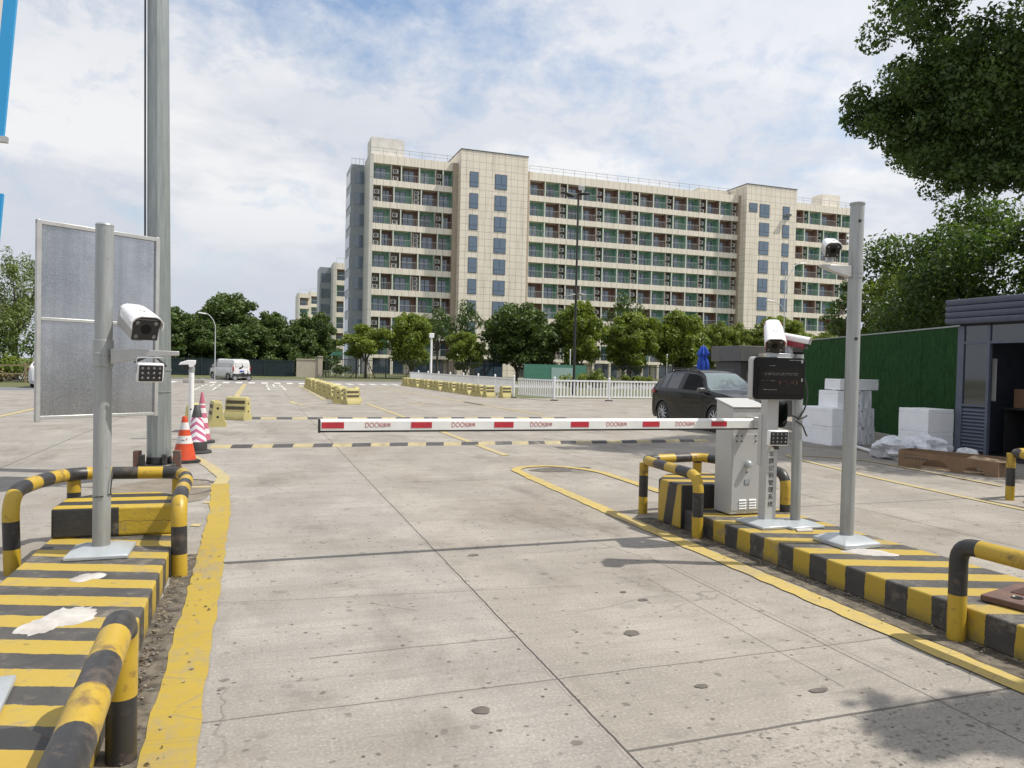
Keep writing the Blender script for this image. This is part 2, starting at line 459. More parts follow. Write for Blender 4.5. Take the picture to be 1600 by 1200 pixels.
M['willow'] = leafmat('leaf_willow', (0.075, 0.115, 0.030), (0.19, 0.23, 0.075), 0.25)
M['bark'] = mat('bark', (0.10, 0.080, 0.060), (0.055, 0.045, 0.035), 8, 0.9, bump=0.4, stretch=(3, 3, 0.6))
M['stake'] = mat('wood_stake', (0.26, 0.20, 0.13), None, 6, 0.8)


# ------------------------------------------------------------------ mesh builder
class MB:
    def __init__(s):
        s.v = []; s.f = []; s.mi = []

    def add(s, vs, fs, mi=0):
        o = len(s.v)
        s.v += [tuple(v) for v in vs]
        for k, f in enumerate(fs):
            s.f.append(tuple(i + o for i in f))
            s.mi.append(mi[k] if isinstance(mi, (list, tuple)) else mi)
        return s

    def box(s, x0, x1, y0, y1, z0, z1, mi=0):
        v = [(x0, y0, z0), (x1, y0, z0), (x1, y1, z0), (x0, y1, z0), (x0, y0, z1), (x1, y0, z1), (x1, y1, z1), (x0, y1, z1)]
        f = [(0, 3, 2, 1), (4, 5, 6, 7), (0, 1, 5, 4), (1, 2, 6, 5), (2, 3, 7, 6), (3, 0, 4, 7)]
        return s.add(v, f, mi)

    def obox(s, c, size, rotz=0.0, mi=0, mat4=None):
        hx, hy, hz = (q / 2 for q in size)
        q = Matrix.Rotation(rotz, 3, 'Z') if mat4 is None else mat4
        c = Vector(c)
        v = [c + q @ Vector(p) for p in ((-hx, -hy, -hz), (hx, -hy, -hz), (hx, hy, -hz), (-hx, hy, -hz), (-hx, -hy, hz), (hx, -hy, hz), (hx, hy, hz), (-hx, hy, hz))]
        f = [(0, 3, 2, 1), (4, 5, 6, 7), (0, 1, 5, 4), (1, 2, 6, 5), (2, 3, 7, 6), (3, 0, 4, 7)]
        return s.add(v, f, mi)

    def tube(s, pts, r, nseg=14, mi=0, caps=True):
        pts = [Vector(p) for p in pts]
        rs = r if isinstance(r, (list, tuple)) else [r] * len(pts)
        ring = []
        t0 = (pts[1] - pts[0]).normalized()
        a = Vector((0, 0, 1)) if abs(t0.z) < 0.9 else Vector((1, 0, 0))
        u = t0.cross(a).normalized()
        vs = []
        for i, p in enumerate(pts):
            if i == 0: t = t0
            elif i == len(pts) - 1: t = (pts[i] - pts[i - 1]).normalized()
            else: t = ((pts[i] - pts[i - 1]).normalized() + (pts[i + 1] - pts[i]).normalized()).normalized()
            u = (u - t * u.dot(t)).normalized()
            w_ = t.cross(u)
            for k in range(nseg):
                an = 2 * math.pi * k / nseg
                vs.append(p + (u * math.cos(an) + w_ * math.sin(an)) * rs[i])
        fs = []; ms = []
        for i in range(len(pts) - 1):
            for k in range(nseg):
                k2 = (k + 1) % nseg
                fs.append((i * nseg + k, i * nseg + k2, (i + 1) * nseg + k2, (i + 1) * nseg + k))
                ms.append(mi[i] if isinstance(mi, list) else mi)
        if caps:
            fs.append(tuple(reversed(range(nseg)))); ms.append(ms[0])
            fs.append(tuple((len(pts) - 1) * nseg + k for k in range(nseg))); ms.append(ms[-2])
        return s.add(vs, fs, ms)

    def cyl(s, a, b, r0, r1=None, nseg=14, mi=0):
        return s.tube([a, b], [r0, r0 if r1 is None else r1], nseg, mi)

    def prism(s, poly, h, origin=(0, 0, 0), ux=(1, 0, 0), uy=(0, 0, 1), un=(0, 1, 0), mi=0):
        """polygon poly in the (ux,uy) plane, extruded h along un"""
        o = Vector(origin); ux = Vector(ux); uy = Vector(uy); un = Vector(un)
        k = len(poly)
        vs = [o + ux * a + uy * b_ for a, b_ in poly] + [o + ux * a + uy * b_ + un * h for a, b_ in poly]
        ar = sum(poly[i][0] * poly[(i + 1) % k][1] - poly[(i + 1) % k][0] * poly[i][1] for i in range(k))
        flip = (ux.cross(uy).dot(un) * h * ar) < 0
        fs = [tuple(reversed(range(k))), tuple(range(k, 2 * k))] + [(i, (i + 1) % k, k + (i + 1) % k, k + i) for i in range(k)]
        if flip: fs = [tuple(reversed(f)) for f in fs]
        return s.add(vs, fs, mi)

    def lathe(s, prof, nseg=20, mi=0, origin=(0, 0, 0), axis='z'):
        o = Vector(origin); vs = []
        for (r, z) in prof:
            for k in range(nseg):
                a = 2 * math.pi * k / nseg
                p = Vector((r * math.cos(a), r * math.sin(a), z))
                if axis == 'y': p = Vector((p.x, p.z, p.y))
                if axis == 'x': p = Vector((p.z, p.x, p.y))
                vs.append(o + p)
        fs = []; ms = []
        for i in range(len(prof) - 1):
            for k in range(nseg):
                k2 = (k + 1) % nseg
                f = (i * nseg + k, i * nseg + k2, (i + 1) * nseg + k2, (i + 1) * nseg + k)
                fs.append(f if axis != 'y' else tuple(reversed(f)))
                ms.append(mi[i] if isinstance(mi, list) else mi)
        return s.add(vs, fs, ms)

    def build(s, name, mats, parent=None, bevel=0.0, smooth=35.0, label=None, off=(0, 0, 0), seg=2):
        me = bpy.data.meshes.new(name)
        ox, oy, oz = off
        me.from_pydata([(a - ox, b_ - oy, c - oz) for a, b_, c in s.v], [], s.f)
        if not isinstance(mats, (list, tuple)): mats = [mats]
        for m_ in mats: me.materials.append(m_)
        me.polygons.foreach_set('material_index', s.mi)
        if smooth:
            me.polygons.foreach_set('use_smooth', [True] * len(me.polygons))
            me.set_sharp_from_angle(angle=R_(smooth))
        me.update()
        o = bpy.data.objects.new(name, me)
        COL.objects.link(o)
        if parent is not None: o.parent = parent
        if bevel:
            bm_ = o.modifiers.new('bevel', 'BEVEL'); bm_.width = bevel; bm_.segments = seg; bm_.limit_method = 'ANGLE'; bm_.angle_limit = R_(40)
        if label: o['label'] = label
        return o


def tag(o, label, cat, group=None, kind='thing'):
    o['label'] = label; o['category'] = cat; o['kind'] = kind
    if group: o['group'] = group
    return o


def thing(name, label, cat, loc=(0, 0, 0), rotz=0.0, group=None):
    o = bpy.data.objects.new(name, None)
    o.empty_display_size = 0.2
    COL.objects.link(o)
    o.location = loc; o.rotation_euler = (0, 0, rotz)
    return tag(o, label, cat, group)


def dup(root, loc, rotz=0.0, label=None, scale=None, group=None):
    r = root.copy(); COL.objects.link(r)
    r.location = loc; r.rotation_euler = (0, 0, rotz)
    if scale is not None: r.scale = scale
    if label: r['label'] = label
    if group: r['group'] = group
    for ch in list(root.children):
        c = ch.copy(); COL.objects.link(c); c.parent = r
        for g in list(ch.children):
            d_ = g.copy(); COL.objects.link(d_); d_.parent = c
    return r


def struct(mb, name, m_, off=(0, 0, 0), smooth=0):
    o = mb.build(name, m_, None, 0, smooth, None, off)
    o['kind'] = 'structure'
    return o


def fillet(pts, rad, seg=6):
    """round the inner corners of a polyline"""
    pts = [Vector(p) for p in pts]
    outp = [pts[0]]
    for i in range(1, len(pts) - 1):
        a, p, b_ = pts[i - 1], pts[i], pts[i + 1]
        d1 = (a - p); d2 = (b_ - p)
        r = min(rad, d1.length * 0.48, d2.length * 0.48)
        s_ = p + d1.normalized() * r; e_ = p + d2.normalized() * r
        for k in range(seg + 1):
            t = k / seg
            outp.append(s_ * (1 - t) ** 2 + p * 2 * t * (1 - t) + e_ * t * t)
    outp.append(pts[-1])
    return outp


def banded(mb, pts, r, period, phase=0.0, nseg=18, mis=(0, 1)):
    """a pipe whose colour changes every period metres along its length; rings cut exactly at the change"""
    pts = [Vector(p) for p in pts]
    L = [0.0]
    for i in range(1, len(pts)): L.append(L[-1] + (pts[i] - pts[i - 1]).length)
    cuts = sorted(set([round(x, 5) for x in L] + [round(k * period - phase, 5) for k in range(0, int(L[-1] / period) + 3) if 0.004 < k * period - phase < L[-1] - 0.004]))
    clean = [cuts[0]]
    for q in cuts[1:]:
        if q - clean[-1] > 0.003: clean.append(q)
    def at(s_):
        for i in range(1, len(L)):
            if s_ <= L[i] + 1e-6:
                t = (s_ - L[i - 1]) / max(1e-9, L[i] - L[i - 1]); return pts[i - 1].lerp(pts[i], t)
        return pts[-1]
    P = [at(q) for q in clean]
    ms = [mis[int(math.floor(((clean[i] + clean[i + 1]) / 2 + phase) / period)) % len(mis)] for i in range(len(P) - 1)]
    return mb.tube(P, r, nseg, ms)


def text_mesh(body, size, depth=0.002, align='CENTER'):
    cu_ = bpy.data.curves.new('lettering', 'FONT')
    cu_.body = body; cu_.size = size; cu_.extrude = depth; cu_.align_x = align; cu_.align_y = 'CENTER'
    o = bpy.data.objects.new('lettering', cu_)
    COL.objects.link(o)
    dg = bpy.context.evaluated_depsgraph_get()
    me = bpy.data.meshes.new_from_object(o.evaluated_get(dg))
    bpy.data.objects.remove(o); bpy.data.curves.remove(cu_)
    return me


def text_part(name, body, size, mat_, parent, loc, rot=(math.pi / 2, 0, 0), scale=(1, 1, 1), depth=0.002):
    me = text_mesh(body, size, depth)
    me.materials.clear(); me.materials.append(mat_)
    o = bpy.data.objects.new(name, me); COL.objects.link(o)
    if parent is not None: o.parent = parent
    o.location = loc; o.rotation_euler = rot; o.scale = scale
    return o


# ------------------------------------------------------------------ ground
g = MB()
g.add([(-700, -300, 0), (700, -300, 0), (700, 1000, 0), (-700, 1000, 0)], [(0, 1, 2, 3)])
struct(g, 'ground', M['concrete'])
g = MB(); g.add([(-300, 56, .004), (300, 56, .004), (300, 67.5, .004), (-300, 67.5, .004)], [(0, 1, 2, 3)])
struct(g, 'cross_road', M['asphalt'])
g = MB(); g.add([(-120, 37.5, .004), (-10.2, 40.5, .004), (-9.6, 44.2, .004), (-120, 42.5, .004)], [(0, 1, 2, 3)])
struct(g, 'side_road', M['sideroad'])
g = MB(); g.add([(-120, 44.0, .008), (-9.8, 44.6, .008), (-8.2, 55.6, .008), (-120, 55.6, .008)], [(0, 1, 2, 3)])
struct(g, 'grass_verge', M['lawn'])
g = MB(); g.box(-300, 300, 67.5, 67.7, 0, 0.13)
struct(g, 'kerb', M['kerbstone'])
g = MB(); g.add([(-300, 67.7, .11), (300, 67.7, .11), (300, 700, .11), (-300, 700, .11)], [(0, 1, 2, 3)])
struct(g, 'lawn', M['lawn'])
# planted strip behind the white railing
g = MB(); g.add([(13.4, 36.8, .008), (120, 36.8, .008), (120, 55.8, .008), (13.0, 55.8, .008)], [(0, 1, 2, 3)])
struct(g, 'planting_ground', M['lawn'])
# bare patch and dirt beside the islands
M['dirt'] = mat('gutter_dirt', (0.045, 0.037, 0.028), (0.17, 0.145, 0.11), 11, 0.95, detail=8, bump=0.5)
M['mud'] = mat('dry_mud', (0.215, 0.185, 0.145), (0.15, 0.128, 0.10), 5, 0.95, detail=8)


def ribbon(pts, w0, w1, z, jag=0.0, seed=1):
    """flat strip along pts, half widths w0 (left) and w1 (right), ragged edges"""
    rr_ = random.Random(seed)
    mb = MB(); P = [Vector((a, b_, 0)) for a, b_ in pts]
    Q = []
    for i in range(len(P) - 1):
        k = max(1, int((P[i + 1] - P[i]).length / 0.12)) if jag else 1
        for j in range(k): Q.append(P[i].lerp(P[i + 1], j / k))
    Q.append(P[-1])
    vs = []
    for i, p in enumerate(Q):
        t = (Q[min(i + 1, len(Q) - 1)] - Q[max(i - 1, 0)]).normalized()
        nrm = Vector((-t.y, t.x, 0))
        a = p + nrm * (w0 + rr_.uniform(-jag, jag)); c_ = p - nrm * (w1 + rr_.uniform(-jag, jag))
        vs += [(a.x, a.y, z), (c_.x, c_.y, z)]
    mb.add(vs, [(2 * i, 2 * i + 1, 2 * i + 3, 2 * i + 2) for i in range(len(Q) - 1)])
    return mb


def blob(cx, cy, rx, ry, z, seed=1, k=26, jag=0.18, h=0.0, rot=0.0):
    rr_ = random.Random(seed); mb = MB(); vs = []
    ph = [rr_.uniform(0, 6.28) for _ in range(4)]
    for i in range(k):
        a = 2 * math.pi * i / k
        q = 1 + jag * (math.sin(2 * a + ph[0]) * .5 + math.sin(3 * a + ph[1]) * .4 + math.sin(5 * a + ph[2]) * .3 + rr_.uniform(-.3, .3))
        x_, y_ = rx * q * math.cos(a), ry * q * math.sin(a)
        vs.append((cx + x_ * math.cos(rot) - y_ * math.sin(rot), cy + x_ * math.sin(rot) + y_ * math.cos(rot), z))
    if h <= 0:
        mb.add(vs, [tuple(range(k))])
    else:
        mid = [(cx + (x_ - cx) * .62, cy + (y_ - cy) * .62, z + h * rr_.uniform(.55, .9)) for x_, y_, _ in vs]
        mb.add(vs + mid + [(cx, cy, z + h)], [(i, (i + 1) % k, k + (i + 1) % k, k + i) for i in range(k)] + [(k + i, k + (i + 1) % k, 2 * k) for i in range(k)])
    return mb


struct(ribbon([(-0.50, 1.5), (-0.50, 4.0), (-0.49, 6.6)], 0.07, 0.14, .004, .02, 3), 'gutter_dirt', M['dirt'])
struct(ribbon([(4.05, 1.5), (4.05, 4.0), (4.06, 7.1)], 0.15, 0.07, .004, .02, 4), 'gutter_dirt', M['dirt'])
struct(blob(-1.05, 9.9, .62, .95, .004, 5, 40, .10), 'mud_ground', M['mud'])
M['stain'] = mat('ground_stain', (0.075, 0.066, 0.058), (0.14, 0.125, 0.108), 9, 0.9, detail=8)
for k, (sx, sy, rx, ry) in enumerate(((2.19, 3.99, .052, .045), (2.58, 4.55, .035, .03), (1.78, 6.02, .045, .035), (2.53, 4.75, .025, .02), (1.02, 3.27, .045, .035),
                                      (2.17, 3.21, .035, .025), (2.72, 3.0, .06, .022), (4.42, 10.78, .36, .20), (4.75, 10.95, .42, .13))):
    struct(blob(sx, sy, rx, ry, .003 + .0002 * k, 20 + k, 44, .14), 'ground_stain', M['stain'])
# hoop-shaped rusty ring stain by the tall pole
mb = MB()
ringp = [Vector((-0.78 + .34 * math.cos(a), 10.15 + .62 * math.sin(a), .006)) for a in np.linspace(-1.9, 1.7, 24)]
vs = []
for i, p in enumerate(ringp):
    t = (ringp[min(i + 1, 23)] - ringp[max(i - 1, 0)]).normalized(); nr = Vector((-t.y, t.x, 0)) * (.028 + .012 * math.sin(i * 1.7))
    vs += [p + nr, p - nr]
mb.add(vs, [(2 * i, 2 * i + 1, 2 * i + 3, 2 * i + 2) for i in range(23)])
struct(mb, 'ground_stain', M['stain'])

# leaf and grit litter caught along the kerbs: nobody could count it
rl = random.Random(17)
mb = MB()
for k in range(900):
    if k % 2: lx, ly = -0.56 + abs(rl.gauss(0, .055)) + .012, rl.uniform(2.4, 6.6)
    else: lx, ly = 4.12 - abs(rl.gauss(0, .06)) - .012, rl.uniform(2.2, 7.0)
    if rl.random() < .12: lx += rl.uniform(-.3, .3) if k % 2 == 0 else rl.uniform(0, .25)
    if -1.5 < lx < -.565 or 4.125 < lx: continue
    q = rl.uniform(.004, .017); a = rl.uniform(0, 6.28); tz = rl.uniform(.002, .010)
    c_, s_ = math.cos(a) * q, math.sin(a) * q
    mb.add([(lx - c_, ly - s_, .0125), (lx + s_ * .5, ly - c_ * .5, .0125 + tz), (lx + c_, ly + s_, .0130), (lx - s_ * .5, ly + c_ * .5, .0125 + tz * .4)], [(0, 1, 2, 3)], rl.choice((0, 0, 1, 2)))
o = mb.build('kerb_litter', [mat('litter_brown', (0.10, 0.07, 0.04), (0.05, 0.04, 0.025), 30, .9), mat('litter_tan', (0.30, 0.25, 0.17), None, 30, .9), mat('litter_grey', (0.16, 0.15, 0.14), None, 30, .9)], None, 0, 0)
o['kind'] = 'stuff'

# ------------------------------------------------------------------ pavement markings
M['ymark'] = road_paint('yellow_road_paint', (0.385, 0.272, 0.036), 0.72, (0.24, 0.205, 0.15))
M['yfaint'] = road_paint('yellow_road_paint_faint', (0.50, 0.40, 0.18), 0.95, (0.30, 0.27, 0.23))
M['ypale'] = road_paint('yellow_road_paint_pale', (0.44, 0.355, 0.16), 0.8, (0.31, 0.285, 0.245))
M['wmark'] = road_paint('white_road_paint', (0.62, 0.61, 0.58), 0.70, (0.31, 0.285, 0.25))
MZ = 0.008


def mark(pts, hw, m_, jag=0.0, seed=1, z=MZ):
    return struct(ribbon(pts, hw, hw, z, jag, seed), 'lane_marking', m_)


mark([(-0.31, 1.2), (-0.31, 5.0), (-0.325, 8.4), (-0.40, 10.3)], 0.105, M['ymark'], .009, 5)
mark([(-0.40, 10.3), (-0.38, 10.9), (-0.62, 12.1), (-0.98, 13.4)], 0.085, M['ypale'], .006, 6)
for k, yy in enumerate((9.0, 7.75, 10.1)):
    mark([(-0.52, yy), (-0.42, yy - .02)] if k == 0 else [(-0.9 if k == 2 else -0.56, yy + .02), (-0.47, yy)], 0.05, M['yfaint'], .006, 8 + k, MZ - .002)
M['ymid'] = road_paint('yellow_road_paint_mid', (0.46, 0.345, 0.105), 0.74, (0.25, 0.215, 0.16))
mark([(3.80, 1.0), (3.79, 2.8), (3.79, 7.5), (3.83, 10.2)], 0.085, M['ymid'], .010, 11)
tip = fillet([(3.83, 10.2), (3.86, 11.1), (4.6, 11.3), (5.12, 10.6), (5.10, 9.0), (5.06, 7.8)], .5, 8)
mark([(p.x, p.y) for p in tip], 0.075, M['ymid'], .008, 12, MZ + .003)
# far right island nose marking
mark([(8.75, 4.5), (9.0, 7.4), (9.25, 9.4), (9.62, 11.2)], 0.06, M['ypale'], .006, 13)
tip = fillet([(9.62, 11.2), (9.85, 12.1), (10.9, 11.2), (10.72, 9.4), (10.5, 8.0)], .6, 8)
mark([(p.x, p.y) for p in tip], 0.05, M['ypale'], .006, 14, MZ + .003)
mark([(4.33, 12.7), (4.32, 17.5), (4.34, 24.7), (4.30, 30.2)], 0.075, M['ypale'], .01, 15)
mark([(8.1, 52), (8.6, 38.0), (9.35, 23.6)], 0.085, M['ypale'], .01, 16)
mark([(6.28, 31.5), (6.62, 29.9)], 0.09, M['ypale'], .01, 17)
mark([(8.9, 32.3), (9.05, 29.7)], 0.07, M['wmark'], .01, 18)
mark([(-0.76, 34.3), (-0.7, 45), (-0.62, 55.8)], 0.13, M['ypale'], .01, 19)
mark([(-0.82, 24.5), (-0.78, 33.0)], 0.12, M['ypale'], .01, 20)
mark([(1.40, 31.6), (1.50, 30.0), (1.80, 29.0)], 0.11, M['ypale'], .01, 21)
mark([(-6.3, 17.0), (-6.4, 40)], 0.10, M['ypale'], .01, 22)
mark([(2.9, 33), (3.0, 55)], 0.09, M['yfaint'], .01, 23)
mb = MB()
for k in range(44):
    x0 = -13 + k * 0.9
    mb.add([(x0, 57.2, .009), (x0 + .45, 57.2, .009), (x0 + .45, 60.4, .009), (x0, 60.4, .009)], [(0, 1, 2, 3)])
struct(mb, 'crosswalk_marking', M['wmark'])
# white road characters 出口 painted across two lanes
for (cx, cy) in ((1.25, 49.5), (-2.6, 48.5)):
    o = text_part('road_text_marking', '出', 1.35, M['wmark'], None, (cx, cy + 3.0, MZ), (0, 0, 0), (1, 4.6, 1), 0.0)
    o['kind'] = 'structure'
    o = text_part('road_text_marking', '口', 1.35, M['wmark'], None, (cx, cy - 3.1, MZ), (0, 0, 0), (1, 4.2, 1), 0.0)
    o['kind'] = 'structure'

# ------------------------------------------------------------------ speed humps
M['humpyel'] = paint('hump_yellow', (0.40, 0.335, 0.18), (0.33, 0.28, 0.16), 0.8, (0.2, 0.17, 0.13), 0.7)
M['humpblk'] = paint('hump_black', (0.045, 0.042, 0.045), (0.075, 0.07, 0.07), 0.4, (0.2, 0.18, 0.15), 0.7)


def hump(x0, x1, yc, unit, label, zig=0.0):
    t = thing('speed_hump', label, 'speed hump', ((x0 + x1) / 2, yc, 0), 0, 'speed humps across the lane')
    k = int((x1 - x0) / unit)
    prof = [(-.17, 0.0), (-.15, .02), (-.09, .042), (0, .05), (.09, .042), (.15, .02), (.17, 0)]
    mb = MB()
    m_ = len(prof)
    for i in range(k + 1):
        a = x0 + i * unit - (x0 + x1) / 2
        vs = [(a + zig * q * 1.8, q, z_) for q, z_ in prof]
        mb.add(vs, [])
    for i in range(k):
        o_ = i * m_
        for j in range(m_ - 1):
            mb.f.append((o_ + j, o_ + m_ + j, o_ + m_ + j + 1, o_ + j + 1)); mb.mi.append(i % 2)
    mb.f.append(tuple(range(m_))); mb.mi.append(0)
    mb.f.append(tuple(reversed(range(k * m_, (k + 1) * m_)))); mb.mi.append(1)
    mb.build('rubber_body', [M['humpyel'], M['humpblk']], t, 0, 30)
    return t


hump(-0.72, 10.1, 14.70, 0.365, 'worn yellow and black rubber speed hump nearer the barrier arm', .15)
hump(-1.5, 9.6, 21.9, 0.42, 'yellow and black rubber speed hump beyond the cones, farther from the barrier arm')

# ------------------------------------------------------------------ traffic islands


def island(name, poly, h, m_, label, loc):
    t = thing(name, label, 'traffic island', loc)
    mb = MB(); mb.prism([(a - loc[0], b_ - loc[1]) for a, b_ in poly], h, (0, 0, 0), (1, 0, 0), (0, 1, 0), (0, 0, 1))
    o = mb.build('kerb_platform', m_, t, 0.012, 30)
    return t, o


def dense(poly, step=0.35):
    o = []
    for i in range(len(poly)):
        a = Vector((*poly[i], 0)); b_ = Vector((*poly[(i + 1) % len(poly)], 0))
        k = max(1, int((b_ - a).length / step))
        for j in range(k):
            q = a.lerp(b_, j / k); o.append((q.x, q.y))
    return o


# island base objects use world coordinates in their paint, so their origin is kept at x=y=0
def island0(label, poly, h, m_):
    mb = MB(); mb.prism(poly, h, (0, 0, 0), (1, 0, 0), (0, 1, 0), (0, 0, 1))
    o = mb.build('traffic_island', m_, None, 0.012, 30)
    tag(o, label, 'traffic island')
    return o


noseL = [(-1.46, 1.2), (-0.57, 1.2), (-0.57, 6.6), (-0.66, 7.0), (-0.9, 7.35), (-1.15, 7.35), (-1.38, 7.0), (-1.47, 6.6)]
isl = island0('yellow and black striped concrete island left of the lane carrying the lone camera post', noseL, .20, M['stripeL'])
# raised block at its far nose: painted panels
blk = thing('concrete_block', 'raised concrete block with a half black half yellow front behind the left camera post', 'concrete block', (-1.05, 6.8, .2))
mb = MB()
P2 = [(-1.46, 6.50), (-0.60, 6.50), (-0.60, 6.95), (-0.78, 7.18), (-1.25, 7.18), (-1.46, 6.95)]
mb.prism([(a + 1.05, b_ - 6.8) for a, b_ in P2], .235, (0, 0, 0.002), (1, 0, 0), (0, 1, 0), (0, 0, 1))
blkm, nn, b = newmat('block_panels')
co = nn.coord(); x, y, z = nn.xyz(co)
geo = nn.new('ShaderNodeNewGeometry'); gx, gy, gz = nn.xyz(geo.outputs['True Normal'])
top = nn.m('GREATER_THAN', gz, .5)
front = nn.m('LESS_THAN', gy, -.5)
wob = nn.m('MULTIPLY', nn.m('SUBTRACT', nn.noise(co, 8, 3), .5), .02)
fy = nn.m('GREATER_THAN', nn.m('ADD', x, wob), .06)
sy_ = nn.m('LESS_THAN', nn.m('FRACT', nn.m('DIVIDE', nn.m('ADD', nn.m('ADD', y, nn.m('MULTIPLY', x, .06)), nn.m('ADD', wob, .36)), .33)), .5)
sel = nn.m('ADD', nn.m('MULTIPLY', front, fy), nn.m('MULTIPLY', nn.m('SUBTRACT', 1.0, front), nn.m('ADD', nn.m('MULTIPLY', top, sy_), nn.m('SUBTRACT', 1.0, top))))
cc = nn.mix(sel, nn.mix(nn.noise(co, 6, 6), (.016, .016, .016), (.04, .038, .036)), nn.mix(nn.noise(co, 5, 6), (.47, .33, .02), (.40, .27, .03)))
cc = nn.mix(nn.m('MULTIPLY', worn(nn, co, .25, 12), .7), cc, (.2, .17, .12))
crk = nn.m('COMPARE', nn.m('ADD', z, nn.m('MULTIPLY', nn.m('SUBTRACT', nn.noise(nn.scl(co, (3, 3, .1)), 2, 5), .5), .08)), .115, .0022)
cc = nn.mix(nn.m('MULTIPLY', crk, .8), cc, (.05, .04, .03))
nn.put(b.inputs['Base Color'], cc); b.inputs['Roughness'].default_value = .5
bp = nn.new('ShaderNodeBump'); bp.inputs['Strength'].default_value = .4; bp.inputs['Distance'].default_value = .012
nn.put(bp.inputs['Height'], nn.noise(co, 22, 6)); nn.put(b.inputs['Normal'], bp.outputs[0])
mb.build('block_body', blkm, blk, 0.02, 30)

noseR = [(4.13, 1.0), (5.10, 1.0), (5.14, 6.4), (5.02, 6.95), (4.75, 7.2), (4.42, 7.2), (4.20, 6.95), (4.13, 6.5)]
island0('yellow and black striped concrete island right of the lane carrying the barrier box', noseR, .20, M['stripeR'])


def nose_block(loc, pts, h, label, phase, rotn=0.0):
    t = thing('concrete_block', label, 'concrete block', (loc[0], loc[1], 0))
    mb = MB(); mb.prism([(a - loc[0], b_ - loc[1]) for a, b_ in pts], h + .2, (0, 0, .003), (1, 0, 0), (0, 1, 0), (0, 0, 1))
    m_, nn, b = newmat('nose_block_paint')
    co = nn.coord(); x, y, z = nn.xyz(co)
    geo = nn.new('ShaderNodeNewGeometry'); gx, gy, gz = nn.xyz(geo.outputs['True Normal'])
    front = nn.m('LESS_THAN', gy, -.8)
    wob = nn.m('MULTIPLY', nn.m('SUBTRACT', nn.noise(co, 8, 3), .5), .02)
    s_ = nn.m('ADD', nn.m('ADD', y, nn.m('MULTIPLY', x, .3)), nn.m('ADD', wob, nn.m('MULTIPLY', z, .22)))
    isy = nn.m('LESS_THAN', nn.m('FRACT', nn.m('DIVIDE', nn.m('ADD', s_, phase), .33)), .5)
    isy = nn.m('MULTIPLY', isy, nn.m('SUBTRACT', 1.0, front))
    cc = nn.mix(isy, nn.mix(nn.noise(co, 6, 6), (.018, .018, .018), (.045, .042, .04)), nn.mix(nn.noise(co, 5, 6), (.45, .31, .04), (.36, .24, .04)))
    cc = nn.mix(nn.m('MULTIPLY', worn(nn, co, .35, 12), .75), cc, (.22, .18, .13))
    nn.put(b.inputs['Base Color'], cc); b.inputs['Roughness'].default_value = .55
    bp = nn.new('ShaderNodeBump'); bp.inputs['Strength'].default_value = .35; bp.inputs['Distance'].default_value = .01
    nn.put(bp.inputs['Height'], nn.noise(co, 22, 6)); nn.put(b.inputs['Normal'], bp.outputs[0])
    mb.build('block_body', m_, t, 0.018, 30)
    return t


nose_block((4.62, 6.8, .2), [(4.09, 6.50), (5.16, 6.50), (5.17, 6.90), (4.88, 7.26), (4.36, 7.26), (4.09, 6.95)], .25,
           'black and yellow nose block behind the barrier box inside the bent pipe guard', .12)
nose_block((-1.0, 2.3, .2), [(-1.49, 1.15), (-0.54, 1.15), (-0.54, 2.52), (-0.66, 2.66), (-1.49, 2.66)], .25,
           'yellow topped end block at the bottom left corner under the near pipe guard', .10)


def guard(label, pts, rad=.16, r=.056, period=.26, phase=0.0, posts=(), loc=None):
    loc = loc or (pts[0][0], pts[0][1], 0)
    t = thing('pipe_guard', label, 'guard rail', loc, 0, 'yellow and black bent pipe guards')
    P = fillet(pts, rad, 7)
    mb = MB(); banded(mb, P, r, period, phase)
    mb.build('rail', [M['pyel'], M['pblk']], t, 0, 50, None, loc)
    for k, (px, py, z0, z1) in enumerate(posts):
        mb = MB(); banded(mb, [(px, py, z0), (px, py, z1)], r * .97, .24, .17 if k % 2 else .05)
        mb.build('leg', [M['pyel'], M['pblk']], t, 0, 50, None, loc)
    return t


HZ = .57
guard('bent black and yellow pipe guard around the far nose of the left island', [(-1.66, 6.32, 0), (-1.68, 6.32, HZ + .03), (-1.62, 6.9, HZ + .03), (-1.47, 7.35, HZ + .02), (-0.62, 7.40, HZ), (-0.54, 7.0, HZ), (-0.515, 5.98, HZ), (-0.505, 5.97, 0)],
      .20, .056, .205, .02, ((-1.47, 7.33, .0, HZ), (-0.64, 7.36, .0, HZ)))
guard('heavy black and yellow pipe guard at the near end of the left island', [(-0.48, 3.26, 0), (-0.48, 3.26, HZ + .01), (-0.435, 2.1, HZ + .01), (-0.42, .9, HZ), (-1.55, 0.85, HZ)], .14, .057, .262, .262, ())
guard('bent yellow and black pipe guard around the nose of the barrier island', [(4.055, 6.14, 0), (4.05, 6.14, HZ + .03), (4.10, 7.30, HZ + .04), (4.90, 7.42, HZ + .04), (5.13, 7.0, HZ + .02), (5.12, 6.2, HZ + .02), (5.12, 6.2, .0)],
      .15, .052, .235, .03, ((4.135, 7.35, 0, HZ), (4.86, 7.40, 0, HZ)))
guard('rust chipped black and yellow pipe guard at the near right end of the barrier island', [(4.075, 3.36, 0), (4.075, 3.36, HZ + .015), (4.12, 1.0, HZ + .015), (5.0, .9, HZ)], .11, .052, .40, .12, ())
guard('yellow and black pipe guard at the nose of the far right island', [(9.42, 5.9, 0), (9.42, 5.9, HZ), (9.44, 7.06, HZ + .06), (10.3, 7.15, HZ + .06), (10.42, 6.2, HZ), (10.42, 6.0, 0)], .14, .055, .22, .0, ((9.45, 7.08, 0, HZ + .05), (10.3, 7.12, 0, HZ + .05)))
